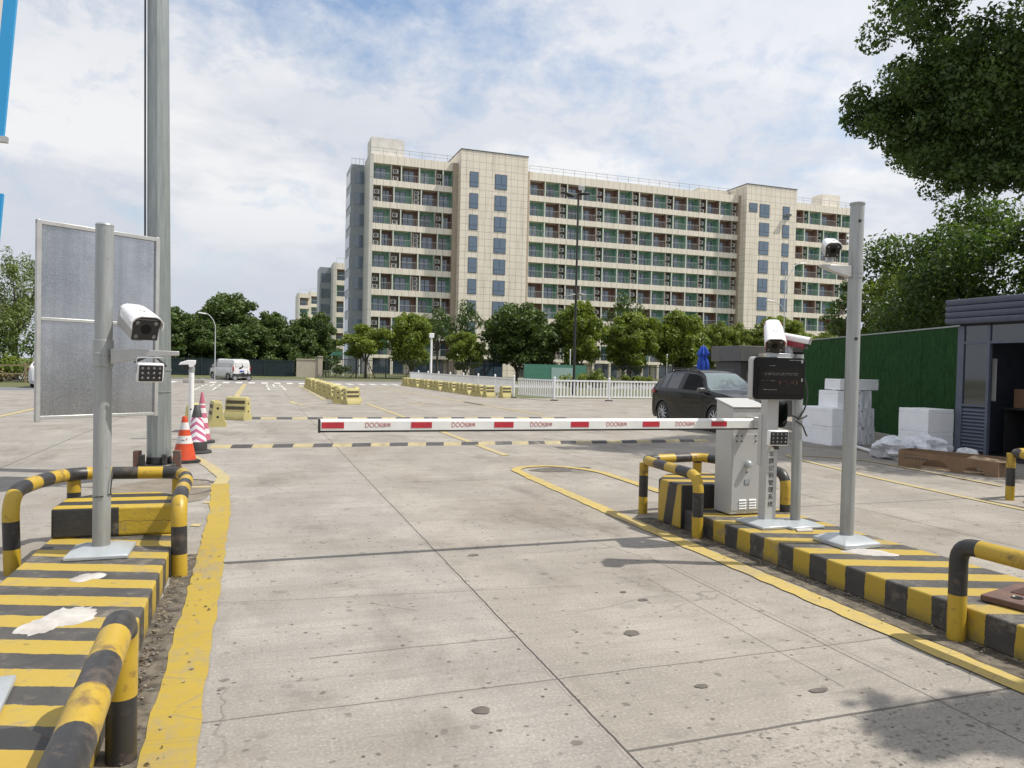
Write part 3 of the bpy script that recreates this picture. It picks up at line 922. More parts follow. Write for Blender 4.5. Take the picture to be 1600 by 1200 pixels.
mb = MB(); mb.prism([(9.55, 0.5), (10.5, .5), (10.5, 6.4), (10.2, 6.8), (9.8, 6.8), (9.55, 6.5)], .2, (0, 0, 0), (1, 0, 0), (0, 1, 0), (0, 0, 1))
o = mb.build('traffic_island', M['stripeR'], None, .012, 30); tag(o, 'striped concrete island at the far right edge in front of the grey booth', 'traffic island')
nose_block((10.0, 6.4, .2), [(9.52, 6.0), (10.53, 6.0), (10.53, 6.5), (10.24, 6.86), (9.76, 6.86), (9.52, 6.55)], .25, 'black and yellow nose block of the far right island', .05)

# plaster patches and the rusty plate on the islands
M['plaster'] = mat('white_plaster', (0.50, 0.475, 0.45), (0.36, 0.335, 0.31), 7, 0.9, detail=8, bump=0.4)
for (px, py, rx, ry, sd, lb) in ((-0.985, 5.33, .085, .10, 31, 'small white plaster patch on the left island nearer the camera post'),
                                 (-0.965, 4.50, .13, .23, 32, 'large smeared white plaster patch on the left island'),
                                 (4.62, 4.60, .20, .11, 33, 'white plaster patch at the foot of the tall camera pole on the right island')):
    o = blob(px, py, rx, ry, .2005, sd, 56, .30, .012, -.3).build('plaster_patch', M['plaster'], None, 0, 60)
    tag(o, lb, 'plaster patch')
mb = MB(); mb.prism([(-.10, -.05), (.06, -.07), (.12, .03), (-.03, .06)], .015, (4.66, 5.40, .2), (1, 0, 0), (0, 1, 0), (0, 0, 1))
o = mb.build('plaster_patch', M['plaster'], None, .004); tag(o, 'thin pale mortar scrap beside the two post plates by the barrier box', 'plaster patch')
t = thing('rusty_plate', 'rusty brown steel cover plate lying on the island beside the near right pipe guard', 'metal plate', (4.62, 3.34, .2), .25)
mb = MB(); mb.box(-.27, .27, -.14, .14, .004, .045)
mb.build('plate_body', M['rustplate'], t, .008)
mb = MB()
for k in range(9): mb.box(-.05 + k * .026, -.038 + k * .026, -.10, .06, .0455, .053)
mb.build('ribs', M['rustplate'], t, .002)
mb = MB(); mb.lathe([(0.0, .046), (.03, .047), (.034, .050), (.034, .0455)], 16, 0, (-.15, -.02, 0)); mb.build('bolt_hole', M['black'], t)


# ------------------------------------------------------------------ posts, cameras and lamps
def base_plate(t, half, h, parent_loc, m_=None, name='base_plate'):
    mb = MB(); q = half
    pr = [(-q, -q), (q, -q), (q, q), (-q, q)]; k = .55
    vs = [(a, b_, 0.002) for a, b_ in pr] + [(a, b_, h * .45) for a, b_ in pr] + [(a * k, b_ * k, h) for a, b_ in pr]
    mb.add(vs, [(3, 2, 1, 0)] + [(i, (i + 1) % 4, 4 + (i + 1) % 4, 4 + i) for i in range(4)] + [(4 + i, 4 + (i + 1) % 4, 8 + (i + 1) % 4, 8 + i) for i in range(4)] + [(8, 9, 10, 11)])
    mb.build(name, m_ or M['plate'], t, .006)


def bullet_camera(label, loc, direction, L=.30, W=.13, H=.125, red=True, dome=False):
    """number-plate camera: sun shield, body, black face with lens and four LEDs; built facing +X"""
    d_ = Vector(direction).normalized()
    yaw = math.atan2(d_.y, d_.x); pit = -math.asin(d_.z)
    t = thing('number_plate_camera', label, 'camera', loc, 0, 'white roadside cameras')
    t.rotation_euler = (0, pit, yaw)
    mb = MB()
    # shield: bent sheet, open below, wider at the front and overhanging it
    sec = [(-W / 2, H * .04), (-W / 2 * 1.02, H * .30), (-W * .40, H * .46), (-W * .25, H * .54), (W * .25, H * .54), (W * .40, H * .46), (W / 2 * 1.02, H * .30), (W / 2, H * .04)]
    st = [(-L * .55, .80, .80), (-L * .30, .93, .95), (0.1 * L, 1.0, 1.0), (L * .51, 1.06, 1.02)]
    vs = []
    for x_, kw, kh in st: vs += [(x_, a * kw, b_ * kh) for a, b_ in sec]
    vs2 = []
    for x_, kw, kh in st: vs2 += [(x_, a * kw * .93, b_ * kh - .006) for a, b_ in sec]
    m_ = len(sec); off = len(vs)
    fs = []
    for i in range(3):
        for j in range(m_ - 1):
            fs.append((i * m_ + j, i * m_ + j + 1, (i + 1) * m_ + j + 1, (i + 1) * m_ + j))
            fs.append((off + i * m_ + j, off + (i + 1) * m_ + j, off + (i + 1) * m_ + j + 1, off + i * m_ + j + 1))
        fs.append((i * m_, (i + 1) * m_, off + (i + 1) * m_, off + i * m_)); fs.append((i * m_ + m_ - 1, off + i * m_ + m_ - 1, off + (i + 1) * m_ + m_ - 1, (i + 1) * m_ + m_ - 1))
    for j in range(m_ - 1):
        fs.append((3 * m_ + j, 3 * m_ + j + 1, off + 3 * m_ + j + 1, off + 3 * m_ + j))
    fs.append(tuple(range(m_)))
    mb.add(vs + vs2, fs)
    mb.build('sun_shield', M['whitegloss'], t, 0, 40)
    mb = MB(); mb.box(-L * .50, L * .42, -W * .45, W * .45, -H * .44, H * .36)
    mb.build('body', M['cred'] if red else M['boxgrey'], t, .012)
    mb = MB(); mb.box(L * .42, L * .45, -W * .43, W * .43, -H * .44, H * .36)
    f_ = mb.build('face', M['black'], t, .006)
    mb = MB(); mb.lathe([(0, L * .458), (W * .10, L * .462), (W * .17, L * .456), (W * .18, L * .445)], 18, 0, (0, 0, 0), 'x')
    mb.build('lens', M['screen'] if not dome else M['led'], t)
    for sy2 in (-1, 1):
        for sz in (-1, 1):
            mb = MB(); mb.lathe([(0, L * .458), (W * .055, L * .457), (W * .07, L * .45)], 12, 0, (0, sy2 * W * .30, -.004 + sz * H * .27), 'x')
            mb.build('led_lamp', M['led'], t)
    # row of small marks on the top of the shield, as on the real ones
    mb = MB()
    for q in (-.012, .012): mb.lathe([(0, H * .552), (.006, H * .551), (.0065, H * .545)], 10, 0, (L * .10 + q * .5, q, 0))
    mb.lathe([(0, H * .552), (.005, H * .551), (.0055, H * .545)], 10, 0, (L * .17, 0, 0))
    mb.build('shield_screws', M['black'], t)
    # mount below
    q = Matrix.Rotation(-pit, 3, 'Y')
    mb = MB(); mb.cyl(Vector((-.02, 0, -H * .36)), Vector((-.02, 0, -H * .36)) + q @ Vector((0, 0, -.075)), .028, .034, 14)
    mb.build('mount', M['plate'], t)
    return t


def ir_lamp(label, loc, direction, W=.20, H=.145, D=.05, hang=True):
    d_ = Vector(direction).normalized()
    t = thing('led_flood_lamp', label, 'lamp', loc, 0, 'small LED flood lamps')
    t.rotation_euler = (0, -math.asin(d_.z), math.atan2(d_.y, d_.x))
    mb = MB(); mb.box(-D, 0, -W / 2, W / 2, -H / 2, H / 2); mb.build('housing', M['whitegloss'], t, .010)
    mb = MB(); mb.box(0.0005, .007, -W * .45, W * .45, -H * .42, H * .42); mb.build('front_panel', M['black'], t, .006)
    for r in range(3):
        for c_ in range(4):
            mb = MB(); mb.lathe([(0, .013), (.0062, .012), (.0095, .0072)], 10, 0, (0, (c_ - 1.5) * W * .215, (r - 1) * H * .25), 'x')
            mb.build('led_lamp', M['led'], t)
    if not hang:
        mb = MB(); mb.cyl((-.03, 0, -H * .5), (-.03, 0, -H * .5 - .035), .018, .022, 10); mb.build('swivel', M['black'], t)
        return t
    mb = MB(); mb.tube(fillet([(-.02, -W * .54, 0), (-.02, -W * .54, H * .78), (-.02, W * .54, H * .78), (-.02, W * .54, 0)], .02, 4), .005, 8)
    mb.build('bracket', M['plate'], t)
    return t


# -- left camera post
PL = (-1.02, 5.96, .2)
t = thing('camera_post', 'thick grey steel post on the left island standing in front of the board back', 'post', PL)
base_plate(t, .20, .062, PL)
mb = MB(); mb.cyl((0, 0, .03), (0, 0, 2.34), .0585, None, 28); mb.cyl((0, 0, 2.34), (0, 0, 2.352), .061, .055, 28)
mb.build('pole', M['greymetal'], t)
mb = MB(); mb.cyl((0, 0, 1.34), (0, 0, 1.53), .0665, None, 28); mb.cyl((0, 0, 1.42), (0, 0, 1.44), .070, None, 28)
mb.build('clamp', M['greymetal'], t, .003)
mb = MB(); mb.prism([(.06, 1.36), (.06, 1.468), (.50, 1.462), (.50, 1.43), (.34, 1.42)], .05, (0, -.085, 0), (1, 0, 0), (0, 0, 1), (0, 1, 0))
mb.build('bracket_arm', M['silver'], t, .004)
mb = MB(); mb.tube(fillet([(.25, -.06, 1.40), (.20, -.09, 1.37), (.33, -.08, 1.43), (.42, -.07, 1.35)], .05, 4), .006, 8)
mb.tube([(.062, -.02, .42), (.064, -.05, .46), (.07, -.04, .55), (.064, .02, .6)], .004, 8); mb.tube([(.02, -.062, .42), (-.04, -.06, .415), (.06, -.03, .43)], .004, 8)
mb.build('cable', M['black'], t)
bullet_camera('white number plate camera with black face on the left camera post', (-.785, 5.90, 1.86), (.42, -.82, -.36), .32, .205, .185, False)
ir_lamp('black faced LED flood lamp hanging under the left camera bracket', (-.70, 5.86, 1.50), (.32, -.92, -.22), .175, .14)

t = thing('camera_post', 'post whose pale base plate is cut by the left picture edge', 'post', (-1.12, 3.48, .2), .1)
base_plate(t, .19, .062, PL)
mb = MB(); mb.cyl((0, 0, .03), (0, 0, 2.2), .055, None, 24); mb.build('pole', M['greymetal'], t)

# -- framed board seen from the back
A = Vector((-2.40, 9.92, 0)); B = Vector((-1.205, 10.73, 0))
u = (B - A).normalized(); W_ = (B - A).length; nrm = Vector((-u.y, u.x, 0))
mid = (A + B) / 2
t = thing('notice_board', 'back of a framed galvanised metal board on a thin white leg by the tall pole', 'board', (mid.x, mid.y, 0), math.atan2(u.y, u.x))
z0, z1 = .87, 3.18
hw = W_ / 2
M['spangle'] = (lambda: None)
m_, nn, b = newmat('spangled_zinc')
co = nn.coord()
v1 = nn.noise(nn.scl(co, (1, 1, 1)), 85, 4, .7)
v2 = nn.noise(co, 1.1, 4, .6)
band = nn.noise(nn.scl(co, (7, 7, .12)), 1.0, 4, .6)
c = nn.mix(nn.ramp(v1, .34, .68), (.27, .285, .315), (.56, .58, .60))
v3 = nn.noise(nn.scl(co, (1.2, 1.2, 22)), 2.0, 6, .7)
c = nn.mix(nn.m('MULTIPLY', nn.ramp(v2, .40, .62), .75), c, (.60, .62, .64))
c = nn.mix(nn.m('MULTIPLY', nn.ramp(v3, .48, .72), .35), c, (.34, .355, .385))
c = nn.mix(nn.m('MULTIPLY', nn.ramp(band, .42, .72), .50), c, (.30, .315, .34))
xx, yy, zz2 = nn.xyz(co)
dust = nn.m('SUBTRACT', 1.0, nn.ramp(nn.m('ADD', zz2, nn.m('MULTIPLY', v2, .4)), 1.0, 1.7))
c = nn.mix(nn.m('MULTIPLY', dust, .45), c, (.46, .45, .43))
nn.put(b.inputs['Base Color'], c)
b.inputs['Metallic'].default_value = .95
nn.put(b.inputs['Roughness'], nn.m('ADD', .10, nn.m('MULTIPLY', v1, .30)))
M['spangle'] = m_
mb = MB(); mb.box(-hw + .02, hw - .02, -.004, .004, z0 + .02, z1 - .02); mb.build('sheet', M['spangle'], t)
for nm, q in (('frame_rail', (-hw, hw, -.03, .02, z1 - .05, z1)), ('frame_rail', (-hw, hw, -.03, .02, z0, z0 + .04)), ('frame_rail', (-hw + .05, hw - .05, -.025, -.0045, 2.02, 2.06)),
              ('frame_stile', (-hw, -hw + .05, -.034, .024, z0 - .03, z1 + .004)), ('frame_stile', (hw - .05, hw, -.034, .024, z0 - .01, z1 + .004))):
    mb = MB(); mb.box(*q); mb.build(nm, M['silver'], t, .005)
mb = MB(); mb.cyl((0, -.035, 0), (0, -.035, z0), .026, None, 14); mb.build('leg', M['white'], t)

# -- tall mast
PT = (-1.235, 11.35, 0)
t = thing('tall_mast', 'very tall thick galvanised mast rising past the top of the picture behind the board', 'mast', PT)
t.rotation_euler = (0, R_(-.75), 0)
mb = MB(); k = 12
mb.tube([(0, 0, .25), (0, 0, 9.5)], [.158, .125], 12); mb.build('pole', M['galv'], t, 0, 15)
mb = MB(); mb.cyl((-.165, -.06, 2.6), (-.145, -.06, 9.3), .012, None, 8)
mb.build('cable_conduit', M['black'], t)
mb = MB(); mb.lathe([(.155, 1.45), (.163, 1.45), (.163, 1.462), (.155, 1.462)], 24); mb.build('strap', M['greymetal'], t)
mb = MB(); mb.lathe([(.155, 1.15), (.163, 1.15), (.163, 1.16), (.155, 1.16)], 24); mb.build('strap', M['greymetal'], t)
mb = MB(); mb.cyl((0, 0, .0), (0, 0, .16), .30, .28, 20); mb.cyl((0, 0, .16), (0, 0, .26), .17, .16, 20); mb.build('base_flange', M['pblk'], t, .01)
for (bx, by, m2) in ((-.27, -.02, 'rust'), (.24, -.10, 'rust'), (.09, -.20, 'pblk'), (-.19, -.16, 'pblk')):
    mb = MB(); hh = .34 if m2 == 'rust' else .30; ww = .05 if m2 == 'rust' else .028
    mb.box(bx - ww, bx + ww, by - .05, by + .05, .0, hh); mb.build('anchor_bracket', M[m2], t, .008)

# -- blue banner panels at the left edge
M['blue'] = mat('blue_banner', (0.025, 0.30, 0.62), (0.022, 0.27, 0.56), 3, 0.45)
M['bannerwhite'] = mat('banner_white', (0.72, 0.70, 0.64), None, 3, 0.5)
t = thing('blue_banner', 'tilted blue hanging banner with a white stripe at the top left edge', 'banner', (-1.5, 4.0, 0))
def slanted(x0, x1, xs0, z0, z1, y0, y1):
    k_ = .075
    return [(x0 + k_ * (z0 - 2.5), y0, z0), (x1 + k_ * (z0 - 2.5), y0, z0), (x1 + k_ * (z1 - 2.5), y0, z1), (x0 + k_ * (z1 - 2.5), y0, z1),
            (x0 + k_ * (z0 - 2.5), y1, z0), (x1 + k_ * (z0 - 2.5), y1, z0), (x1 + k_ * (z1 - 2.5), y1, z1), (x0 + k_ * (z1 - 2.5), y1, z1)]
BF = [(0, 1, 2, 3), (7, 6, 5, 4), (0, 4, 5, 1), (1, 5, 6, 2), (2, 6, 7, 3), (3, 7, 4, 0)]
mb = MB(); mb.add(slanted(-.35, .395, 0, 2.60, 4.2, -.012, .012), BF); mb.build('cloth', M['blue'], t)
mb = MB(); mb.add(slanted(.315, .345, 0, 2.75, 4.2, -.0145, -.0125), BF); mb.build('white_stripe', M['bannerwhite'], t)
mb = MB(); mb.add(slanted(-.36, .41, 0, 2.575, 2.60, -.016, .016), BF); mb.build('hem_bar', M['silver'], t)
mb = MB(); mb.cyl((-.5, 0, 0), (-.22, 0, 4.6), .03, None, 12); mb.build('pole', M['white'], t)
t = thing('blue_banner', 'lower blue banner peeking in at the left edge above the far trees', 'banner', (-1.42, 4.0, 0))
mb = MB(); mb.add(slanted(-.5, .335, 0, 1.86, 2.34, -.012, .012), BF); mb.build('cloth', M['blue'], t)
mb = MB(); mb.cyl((-.55, 0.05, 0), (-.45, 0.05, 2.5), .03, None, 12); mb.build('pole', M['white'], t)

# -- barrier gate
PB = (4.40, 6.12, .2)
t = thing('barrier_gate', 'light grey barrier cabinet with sloped lid and a long white arm banded in red', 'barrier gate', PB)
bw, bd, fh, bh = .385, .27, 1.055, 1.125
mb = MB()
mb.prism([(0, 0.012), (0, fh), (bd, bh), (bd, .012)], bw, (0, 0, 0), (0, 1, 0), (0, 0, 1), (1, 0, 0))
cab = mb.build('cabinet', M['boxgrey'], t, .010)
mb = MB(); mb.prism([(-.012, fh + .002), (-.012, fh + .018), (bd + .012, bh + .018), (bd + .012, bh + .002)], bw + .024, (-.012, 0, 0), (0, 1, 0), (0, 0, 1), (1, 0, 0))
mb.build('lid', M['boxgrey'], t, .005)
mb = MB(); mb.box(.012, bw - .012, -.004, -.0005, .05, .80); mb.build('door', M['boxgrey'], t, .003)
mb = MB(); mb.lathe([(.0, -.055), (.024, -.052), (.034, -.042), (.037, -.028), (.03, -.012), (.02, -.004)], 20, 0, (.185, 0, .505), 'y'); mb.build('handle_knob', M['plate'], t)
mb = MB(); mb.lathe([(0, -.009), (.008, -.008), (.009, -.004)], 10, 0, (.182, 0, .425), 'y'); mb.build('keyhole', M['black'], t)
mb = MB()
for a in (.085, .275):
    for i in range(2):
        for j in range(2): mb.lathe([(0, -.012), (.007, -.011), (.008, -.004)], 8, 0, (a - .028 + i * .056 if a < .2 else a - .0 + i * .06, 0, .73 + j * .052), 'y')
mb.build('bolts', M['black'], t)
mb = MB()
for a in (.10, .215):
    for j in range(4): mb.prism([(-.012, 0), (-.004, .016), (-.002, .016), (-.004, 0)], .085, (a, 0, .065 + j * .026), (0, 1, 0), (0, 0, 1), (1, 0, 0))
mb.build('vent_louvres', M['white'], t, .001)
mb = MB(); mb.box(.155, .215, -.0065, -.0045, .30, .355); mb.build('label_plate', M['plate'], t, .002)
mb = MB()
for q in ((.160, .210, .302, .306), (.160, .210, .349, .353), (.157, .161, .302, .353), (.209, .213, .302, .353), (.178, .195, .318, .322)): mb.box(q[0], q[1], -.0078, -.0066, q[2], q[3])
mb.build('label_print', M['black'], t)
# arm hub and arm (arm centre line at world y = 6.0, z = 1.12)
mb = MB(); mb.lathe([(0, -.175), (.035, -.172), (.048, -.16), (.05, -.01), (.05, .0)], 20, 0, (.185, 0, .93), 'y'); mb.build('hub', M['silver'], t)
mb = MB(); mb.prism([(-.045, -.052), (-.045, .052), (.052, .052), (.052, -.052)], .02, (.17, -.17, .925), (1, 0, 0), (0, 0, 1), (0, 1, 0))
mb.build('arm_clamp', M['silver'], t, .004)
ax0, ax1 = .49 - PB[0], 4.66 - PB[0]
az = 1.115 - PB[2]
ay0, ay1 = -.15, -.095
M['armwhite'] = mat('arm_white', (0.80, 0.80, 0.77), (0.72, 0.72, 0.69), 6, 0.32, 0.0)
mb = MB(); mb.prism([(-.045, ay0), (.030, ay0), (.046, ay0 + .016), (.046, ay1), (-.045, ay1)], ax1 - ax0, (ax0, 0, az), (0, 0, 1), (0, 1, 0), (1, 0, 0))
arm = mb.build('arm', M['armwhite'], t, .004)
for xr in (.502, 1.21, 1.92, 2.625, 3.335, 4.06):
    mb = MB(); mb.box(xr - PB[0], xr + .172 - PB[0], ay0 - .0025, ay0 - .0004, az - .026, az + .022); mb.build('red_band', M['red'], arm, 0)
M['ltred'] = mat('red_lettering', (0.52, 0.17, 0.16), None, 30, 0.5)
for xr in (.945, 1.655, 2.35, 3.075, 3.78):
    text_part('lettering', 'DOOK', .058, M['ltred'], arm, (xr - .035 - PB[0], ay0 - .001, az - .002), (math.pi / 2, 0, 0), (.82, 1, 1), .0008)
    text_part('lettering', '道闸', .034, M['ltred'], arm, (xr + .065 - PB[0], ay0 - .001, az - .002), (math.pi / 2, 0, 0), (1, 1, 1), .0008)
mb = MB(); mb.box(ax0, ax1 - .02, ay0 + .006, ay1 - .004, az - .058, az - .0455); mb.build('rubber_strip', M['rubber'], arm, .003)
mb = MB(); mb.box(ax0 - .012, ax0 + .004, ay0 - .003, ay1 + .003, az - .062, az + .047); mb.build('end_cap', M['rubber'], arm, .004)

# -- screen post
PS = (4.495, 5.68, .2)
t = thing('screen_post', 'pale rectangular post with a large black display screen and vertical lettering', 'display post', PS)
base_plate(t, .20, .06, PS)
mb = MB(); mb.box(-.062, .062, -.04, .06, .03, 1.20); mb.build('column', M['boxgrey'], t, .006)
mb = MB(); mb.box(-.075, .09, .03, .08, .55, 1.02); mb.build('rear_box', M['boxgrey'], t, .008)
for i, ch in enumerate('车牌识别管理系统'):
    text_part('lettering', ch, .058, M['black'], t, (-.004, -.0415, .66 - i * .066), (math.pi / 2, 0, 0), (1, 1, 1), .0006)
def rrect(x0, x1, z0, z1, r, k=6):
    o = []
    for cx, cz, a0_ in ((x1 - r, z1 - r, 0), (x0 + r, z1 - r, 90), (x0 + r, z0 + r, 180), (x1 - r, z0 + r, 270)):
        for i in range(k + 1):
            a = R_(a0_ + 90 * i / k); o.append((cx + r * math.cos(a), cz + r * math.sin(a)))
    return o
mb = MB(); mb.prism(rrect(-.30, .268, 1.16, 1.548, .035), .06, (0, -.115, 0), (1, 0, 0), (0, 0, 1), (0, 1, 0))
scr = mb.build('screen_housing', M['boxgrey'], t, .004)
mb = MB(); mb.box(-.12, .10, -.0545, -.0405, 1.2, 1.5); mb.build('rear_bracket', M['boxgrey'], t)
mb = MB(); mb.prism(rrect(-.288, .266, 1.166, 1.545, .04), .012, (0, -.1275, 0), (1, 0, 0), (0, 0, 1), (0, 1, 0)); mb.build('screen_glass', M['screen'], t, .002)
mb = MB(); mb.box(-.245, .225, -.1312, -.1285, 1.215, 1.452); mb.build('display_area', mat('display_brown', (0.012, 0.0095, 0.0085), (0.009, 0.008, 0.0075), 5, .35, spec=.2), t, 0)
rr2 = random.Random(4)
mb = MB()
for row, (z_, x0_, x1_) in enumerate(((1.400, -.205, .20), (1.386, -.19, .19))):
    x_ = x0_
    while x_ < x1_:
        mb.box(x_, x_ + rr2.uniform(.004, .009), -.1328, -.1314, z_, z_ + rr2.uniform(.004, .010)); x_ += rr2.uniform(.010, .028)
for q in range(9): mb.box(-.22 + q * .018, -.213 + q * .018, -.1328, -.1314, 1.335 + rr2.uniform(-.006, .006), 1.340)
mb.build('dim_text_dots', M['dotgrey'], t)
mb = MB()
for q in range(22):
    xx_ = -.02 + rr2.uniform(0, .2); mb.box(xx_, xx_ + .006, -.1328, -.1314, 1.29 + rr2.uniform(0, .05), 1.296 + rr2.uniform(0, .05) + .003)
mb.build('amber_text_dots', M['amber'], t)
mb = MB(); mb.box(-.19, -.145, -.1328, -.1314, 1.252, 1.258); mb.build('status_bar', M['dotgrey'], t); mb = MB()
for q in range(7): mb.box(-.135 + q * .014, -.129 + q * .014, -.1328, -.1314, 1.249, 1.259)
mb.build('lit_text_dots', M['dotgrey'], t)
mb = MB(); mb.box(-.13, -.065, -.1302, -.1282, 1.468, 1.473); mb.build('status_bar', M['dotgrey'], t)
mb = MB(); mb.box(.09, .225, -.1302, -.1282, 1.520, 1.527); mb.build('sensor_slot', M['dotgrey'], t)
mb = MB(); mb.box(-.07, .16, -.10, .0, 1.548, 1.585); mb.build('top_bracket', M['plate'], t, .004)
bullet_camera('white camera pitched steeply down on top of the black display screen, facing us', (4.475, 5.64, 1.935), (-.44, -.70, -.58), .34, .175, .16)
bullet_camera('white camera with a red side on the display screen aimed to the right of us', (4.70, 5.66, 1.905), (.60, -.74, -.20), .30, .12, .115)
ir_lamp('black faced LED flood lamp fixed low on the lettered display post', (4.495, 5.55, 1.015), (-.10, -.98, -.05), .195, .14, .05, False)
mb = MB(); mb.tube(fillet([(-.01, -.045, .74), (.0, -.09, .72), (.02, -.08, .76), (.01, -.06, .79)], .03, 4), .008, 8); mb.build('cable', M['black'], t)

# -- second post behind the screen
PC = (4.745, 5.60, .2)
t = thing('camera_post', 'slim round pale post close behind the display screen with black cables tied to it', 'post', PC)
base_plate(t, .18, .055, PC)
mb = MB(); mb.cyl((0, 0, .03), (-.02, 0, 1.58), .045, None, 22); mb.build('pole', M['greymetal'], t)
mb = MB(); mb.cyl((-.018, 0, 1.33), (-.018, 0, 1.36), .049, None, 22); mb.cyl((-.018, 0, 1.50), (-.018, 0, 1.53), .049, None, 22); mb.build('collar', M['greymetal'], t)
mb = MB(); mb.tube(fillet([(-.05, -.05, .98), (.02, -.06, 1.08), (.075, -.03, 1.22), (.06, 0, 1.36), (.02, .03, 1.4)], .08, 5), .007, 8)
mb.tube(fillet([(-.12, -.06, 1.02), (-.02, -.065, .99), (.05, -.05, 1.02)], .05, 5), .008, 8)
mb.tube(fillet([(-.08, -.06, .97), (-.01, -.065, .94), (.05, -.05, .84), (.085, -.02, .83)], .05, 5), .007, 8)
mb.build('cable', M['black'], t)

# -- tall camera pole
PR = (4.66, 4.88, .2)
t = thing('camera_pole', 'tall round pale pole with a bracketed camera near its top, right of the lane', 'pole', PR)
base_plate(t, .185, .08, PR)
mb = MB(); mb.cyl((0, 0, .03), (0, 0, 2.80), .0545, None, 26); mb.lathe([(.0545, 2.80), (.06, 2.80), (.06, 2.815), (0, 2.82)], 26); mb.build('pole', M['greymetal'], t)
mb = MB(); mb.cyl((0, 0, 2.20), (0, 0, 2.30), .0585, None, 26); mb.cyl((0, 0, 2.235), (0, 0, 2.265), .0615, None, 26); mb.build('clamp', M['greymetal'], t)
mb = MB(); mb.prism([(-.06, 2.20), (-.06, 2.295), (-.36, 2.287), (-.36, 2.27), (-.24, 2.235)], .05, (0, -.03, 0), (1, 0, 0), (0, 0, 1), (0, 1, 0)); mb.build('bracket_arm', M['silver'], t, .003)
mb = MB()
for z_ in (2.66, 1.70): mb.lathe([(0, -.062), (.012, -.061), (.013, -.05)], 10, 0, (-.02, 0, z_), 'y')
mb.build('cable_hole', M['black'], t)
bullet_camera('white camera on the bracket near the top of the tall camera pole', (4.385, 4.86, 2.625), (-.42, -.80, -.42), .17, .125, .125, False, False)

# ------------------------------------------------------------------ cones
M['orange'] = mat('cone_orange', (0.60, 0.075, 0.022), (0.52, 0.06, 0.02), 6, 0.45)
M['pink'] = mat('cone_faded_pink', (0.50, 0.14, 0.20), (0.44, 0.13, 0.19), 6, 0.55)
M['conewhite'] = mat('cone_white', (0.74, 0.73, 0.72), (0.62, 0.60, 0.60), 9, 0.5)
M['conedark'] = mat('cone_dark', (0.035, 0.035, 0.038), (0.06, 0.06, 0.062), 6, 0.6)


def cone(label, loc, h, bands, mats, round_base=False, rb=.175, rt=.032):
    t = thing('traffic_cone', label, 'traffic cone', loc, .35)
    mb = MB()
    if round_base: mb.lathe([(0, 0.001), (.245, .001), (.25, .02), (.235, .05), (rb * 1.02, .055), (rb, .06)], 28)
    else: mb.prism([(-.2, -.17), (-.17, -.2), (.17, -.2), (.2, -.17), (.2, .17), (.17, .2), (-.17, .2), (-.2, .17)], .05, (0, 0, .001), (1, 0, 0), (0, 1, 0), (0, 0, 1))
    mb.build('base', M['rubber'], t, .008)
    prof = []; ms = []
    for z0_, z1_, mi in bands:
        f0 = z0_ / h; f1 = z1_ / h
        prof.append((rb + (rt - rb) * f0, .05 + z0_ * (h - .05) / h)); ms.append(mi); 
        last = (rb + (rt - rb) * f1, .05 + z1_ * (h - .05) / h)
        prof.append((last[0], last[1] - .0005)); ms.append(mi)
    prof.append((rt * .8, h + .004)); ms.append(bands[-1][2]); prof.append((0, h + .004))
    mb = MB(); mb.lathe(prof, 28, ms + [bands[-1][2]]); mb.build('cone_body', mats, t, 0, 30)
    return t


c1 = cone('bright orange red traffic cone with two white bands beside the tall mast', (-1.02, 12.62, 0), .72, [(0, .27, 0), (.27, .40, 1), (.40, .50, 0), (.50, .62, 1), (.62, .72, 0)], [M['orange'], M['conewhite']])
mb = MB()
for k in range(6):
    a_ = -1.95 + k * .085; rr_ = .175 + (.032 - .175) * (.335 / .72) + .0025
    mb.cyl((rr_ * math.cos(a_ - .35), rr_ * math.sin(a_ - .35), .357 + .004 * (k % 2)), (rr_ * math.cos(a_ - .27), rr_ * math.sin(a_ - .27), .360), .004, None, 6)
mb.build('smudged_print', M['conedark'], c1)
mb = MB(); mb.cyl((.106 * math.cos(-1.55), .106 * math.sin(-1.55), .35), (.105 * math.cos(-1.52), .105 * math.sin(-1.52), .385), .007, None, 8); mb.build('red_mark', M['red'], c1)
# chevron banded cone
c2 = thing('traffic_cone', 'pink and white chevron cone with dark top and base between the two other cones', 'traffic cone', (-0.93, 13.9, 0))
mb = MB(); mb.lathe([(0, 0.001), (.245, .001), (.25, .02), (.235, .045), (.175, .05), (.17, .19), (.163, .20)], 28); mb.build('base', M['rubber'], c2, 0)
m_, nn, b = newmat('chevron_sleeve'); co = nn.coord(); x, y, z = nn.xyz(co)
an = nn.m('ABSOLUTE', nn.m('SUBTRACT', nn.m('FRACT', nn.m('ADD', nn.m('DIVIDE', nn.m('ARCTAN2', y, x), 6.2832), .75)), .5))
fr = nn.m('FRACT', nn.m('DIVIDE', nn.m('ADD', z, nn.m('MULTIPLY', an, .55)), .125))
cc = nn.mix(nn.m('LESS_THAN', fr, .45), (0.70, 0.68, 0.70), (0.48, 0.12, 0.24)); nn.put(b.inputs['Base Color'], cc); b.inputs['Roughness'].default_value = .5
mb = MB(); mb.lathe([(.163, .20), (.085, .62)], 28); mb.build('chevron_sleeve', m_, c2, 0)
mb = MB(); mb.lathe([(.087, .618), (.045, .82), (.035, .83), (0, .83)], 28); mb.build('dark_top', M['conedark'], c2, 0)
c3 = cone('tall faded pink cone with white bands behind the chevron cone', (-0.955, 15.6, 0), .98, [(0, .14, 0), (.14, .24, 1), (.24, .36, 0), (.36, .46, 1), (.46, .56, 0), (.56, .66, 1), (.66, .72, 0), (.72, .75, 1), (.75, .98, 0)],
          [M['pink'], M['conewhite']], True, .17, .02)

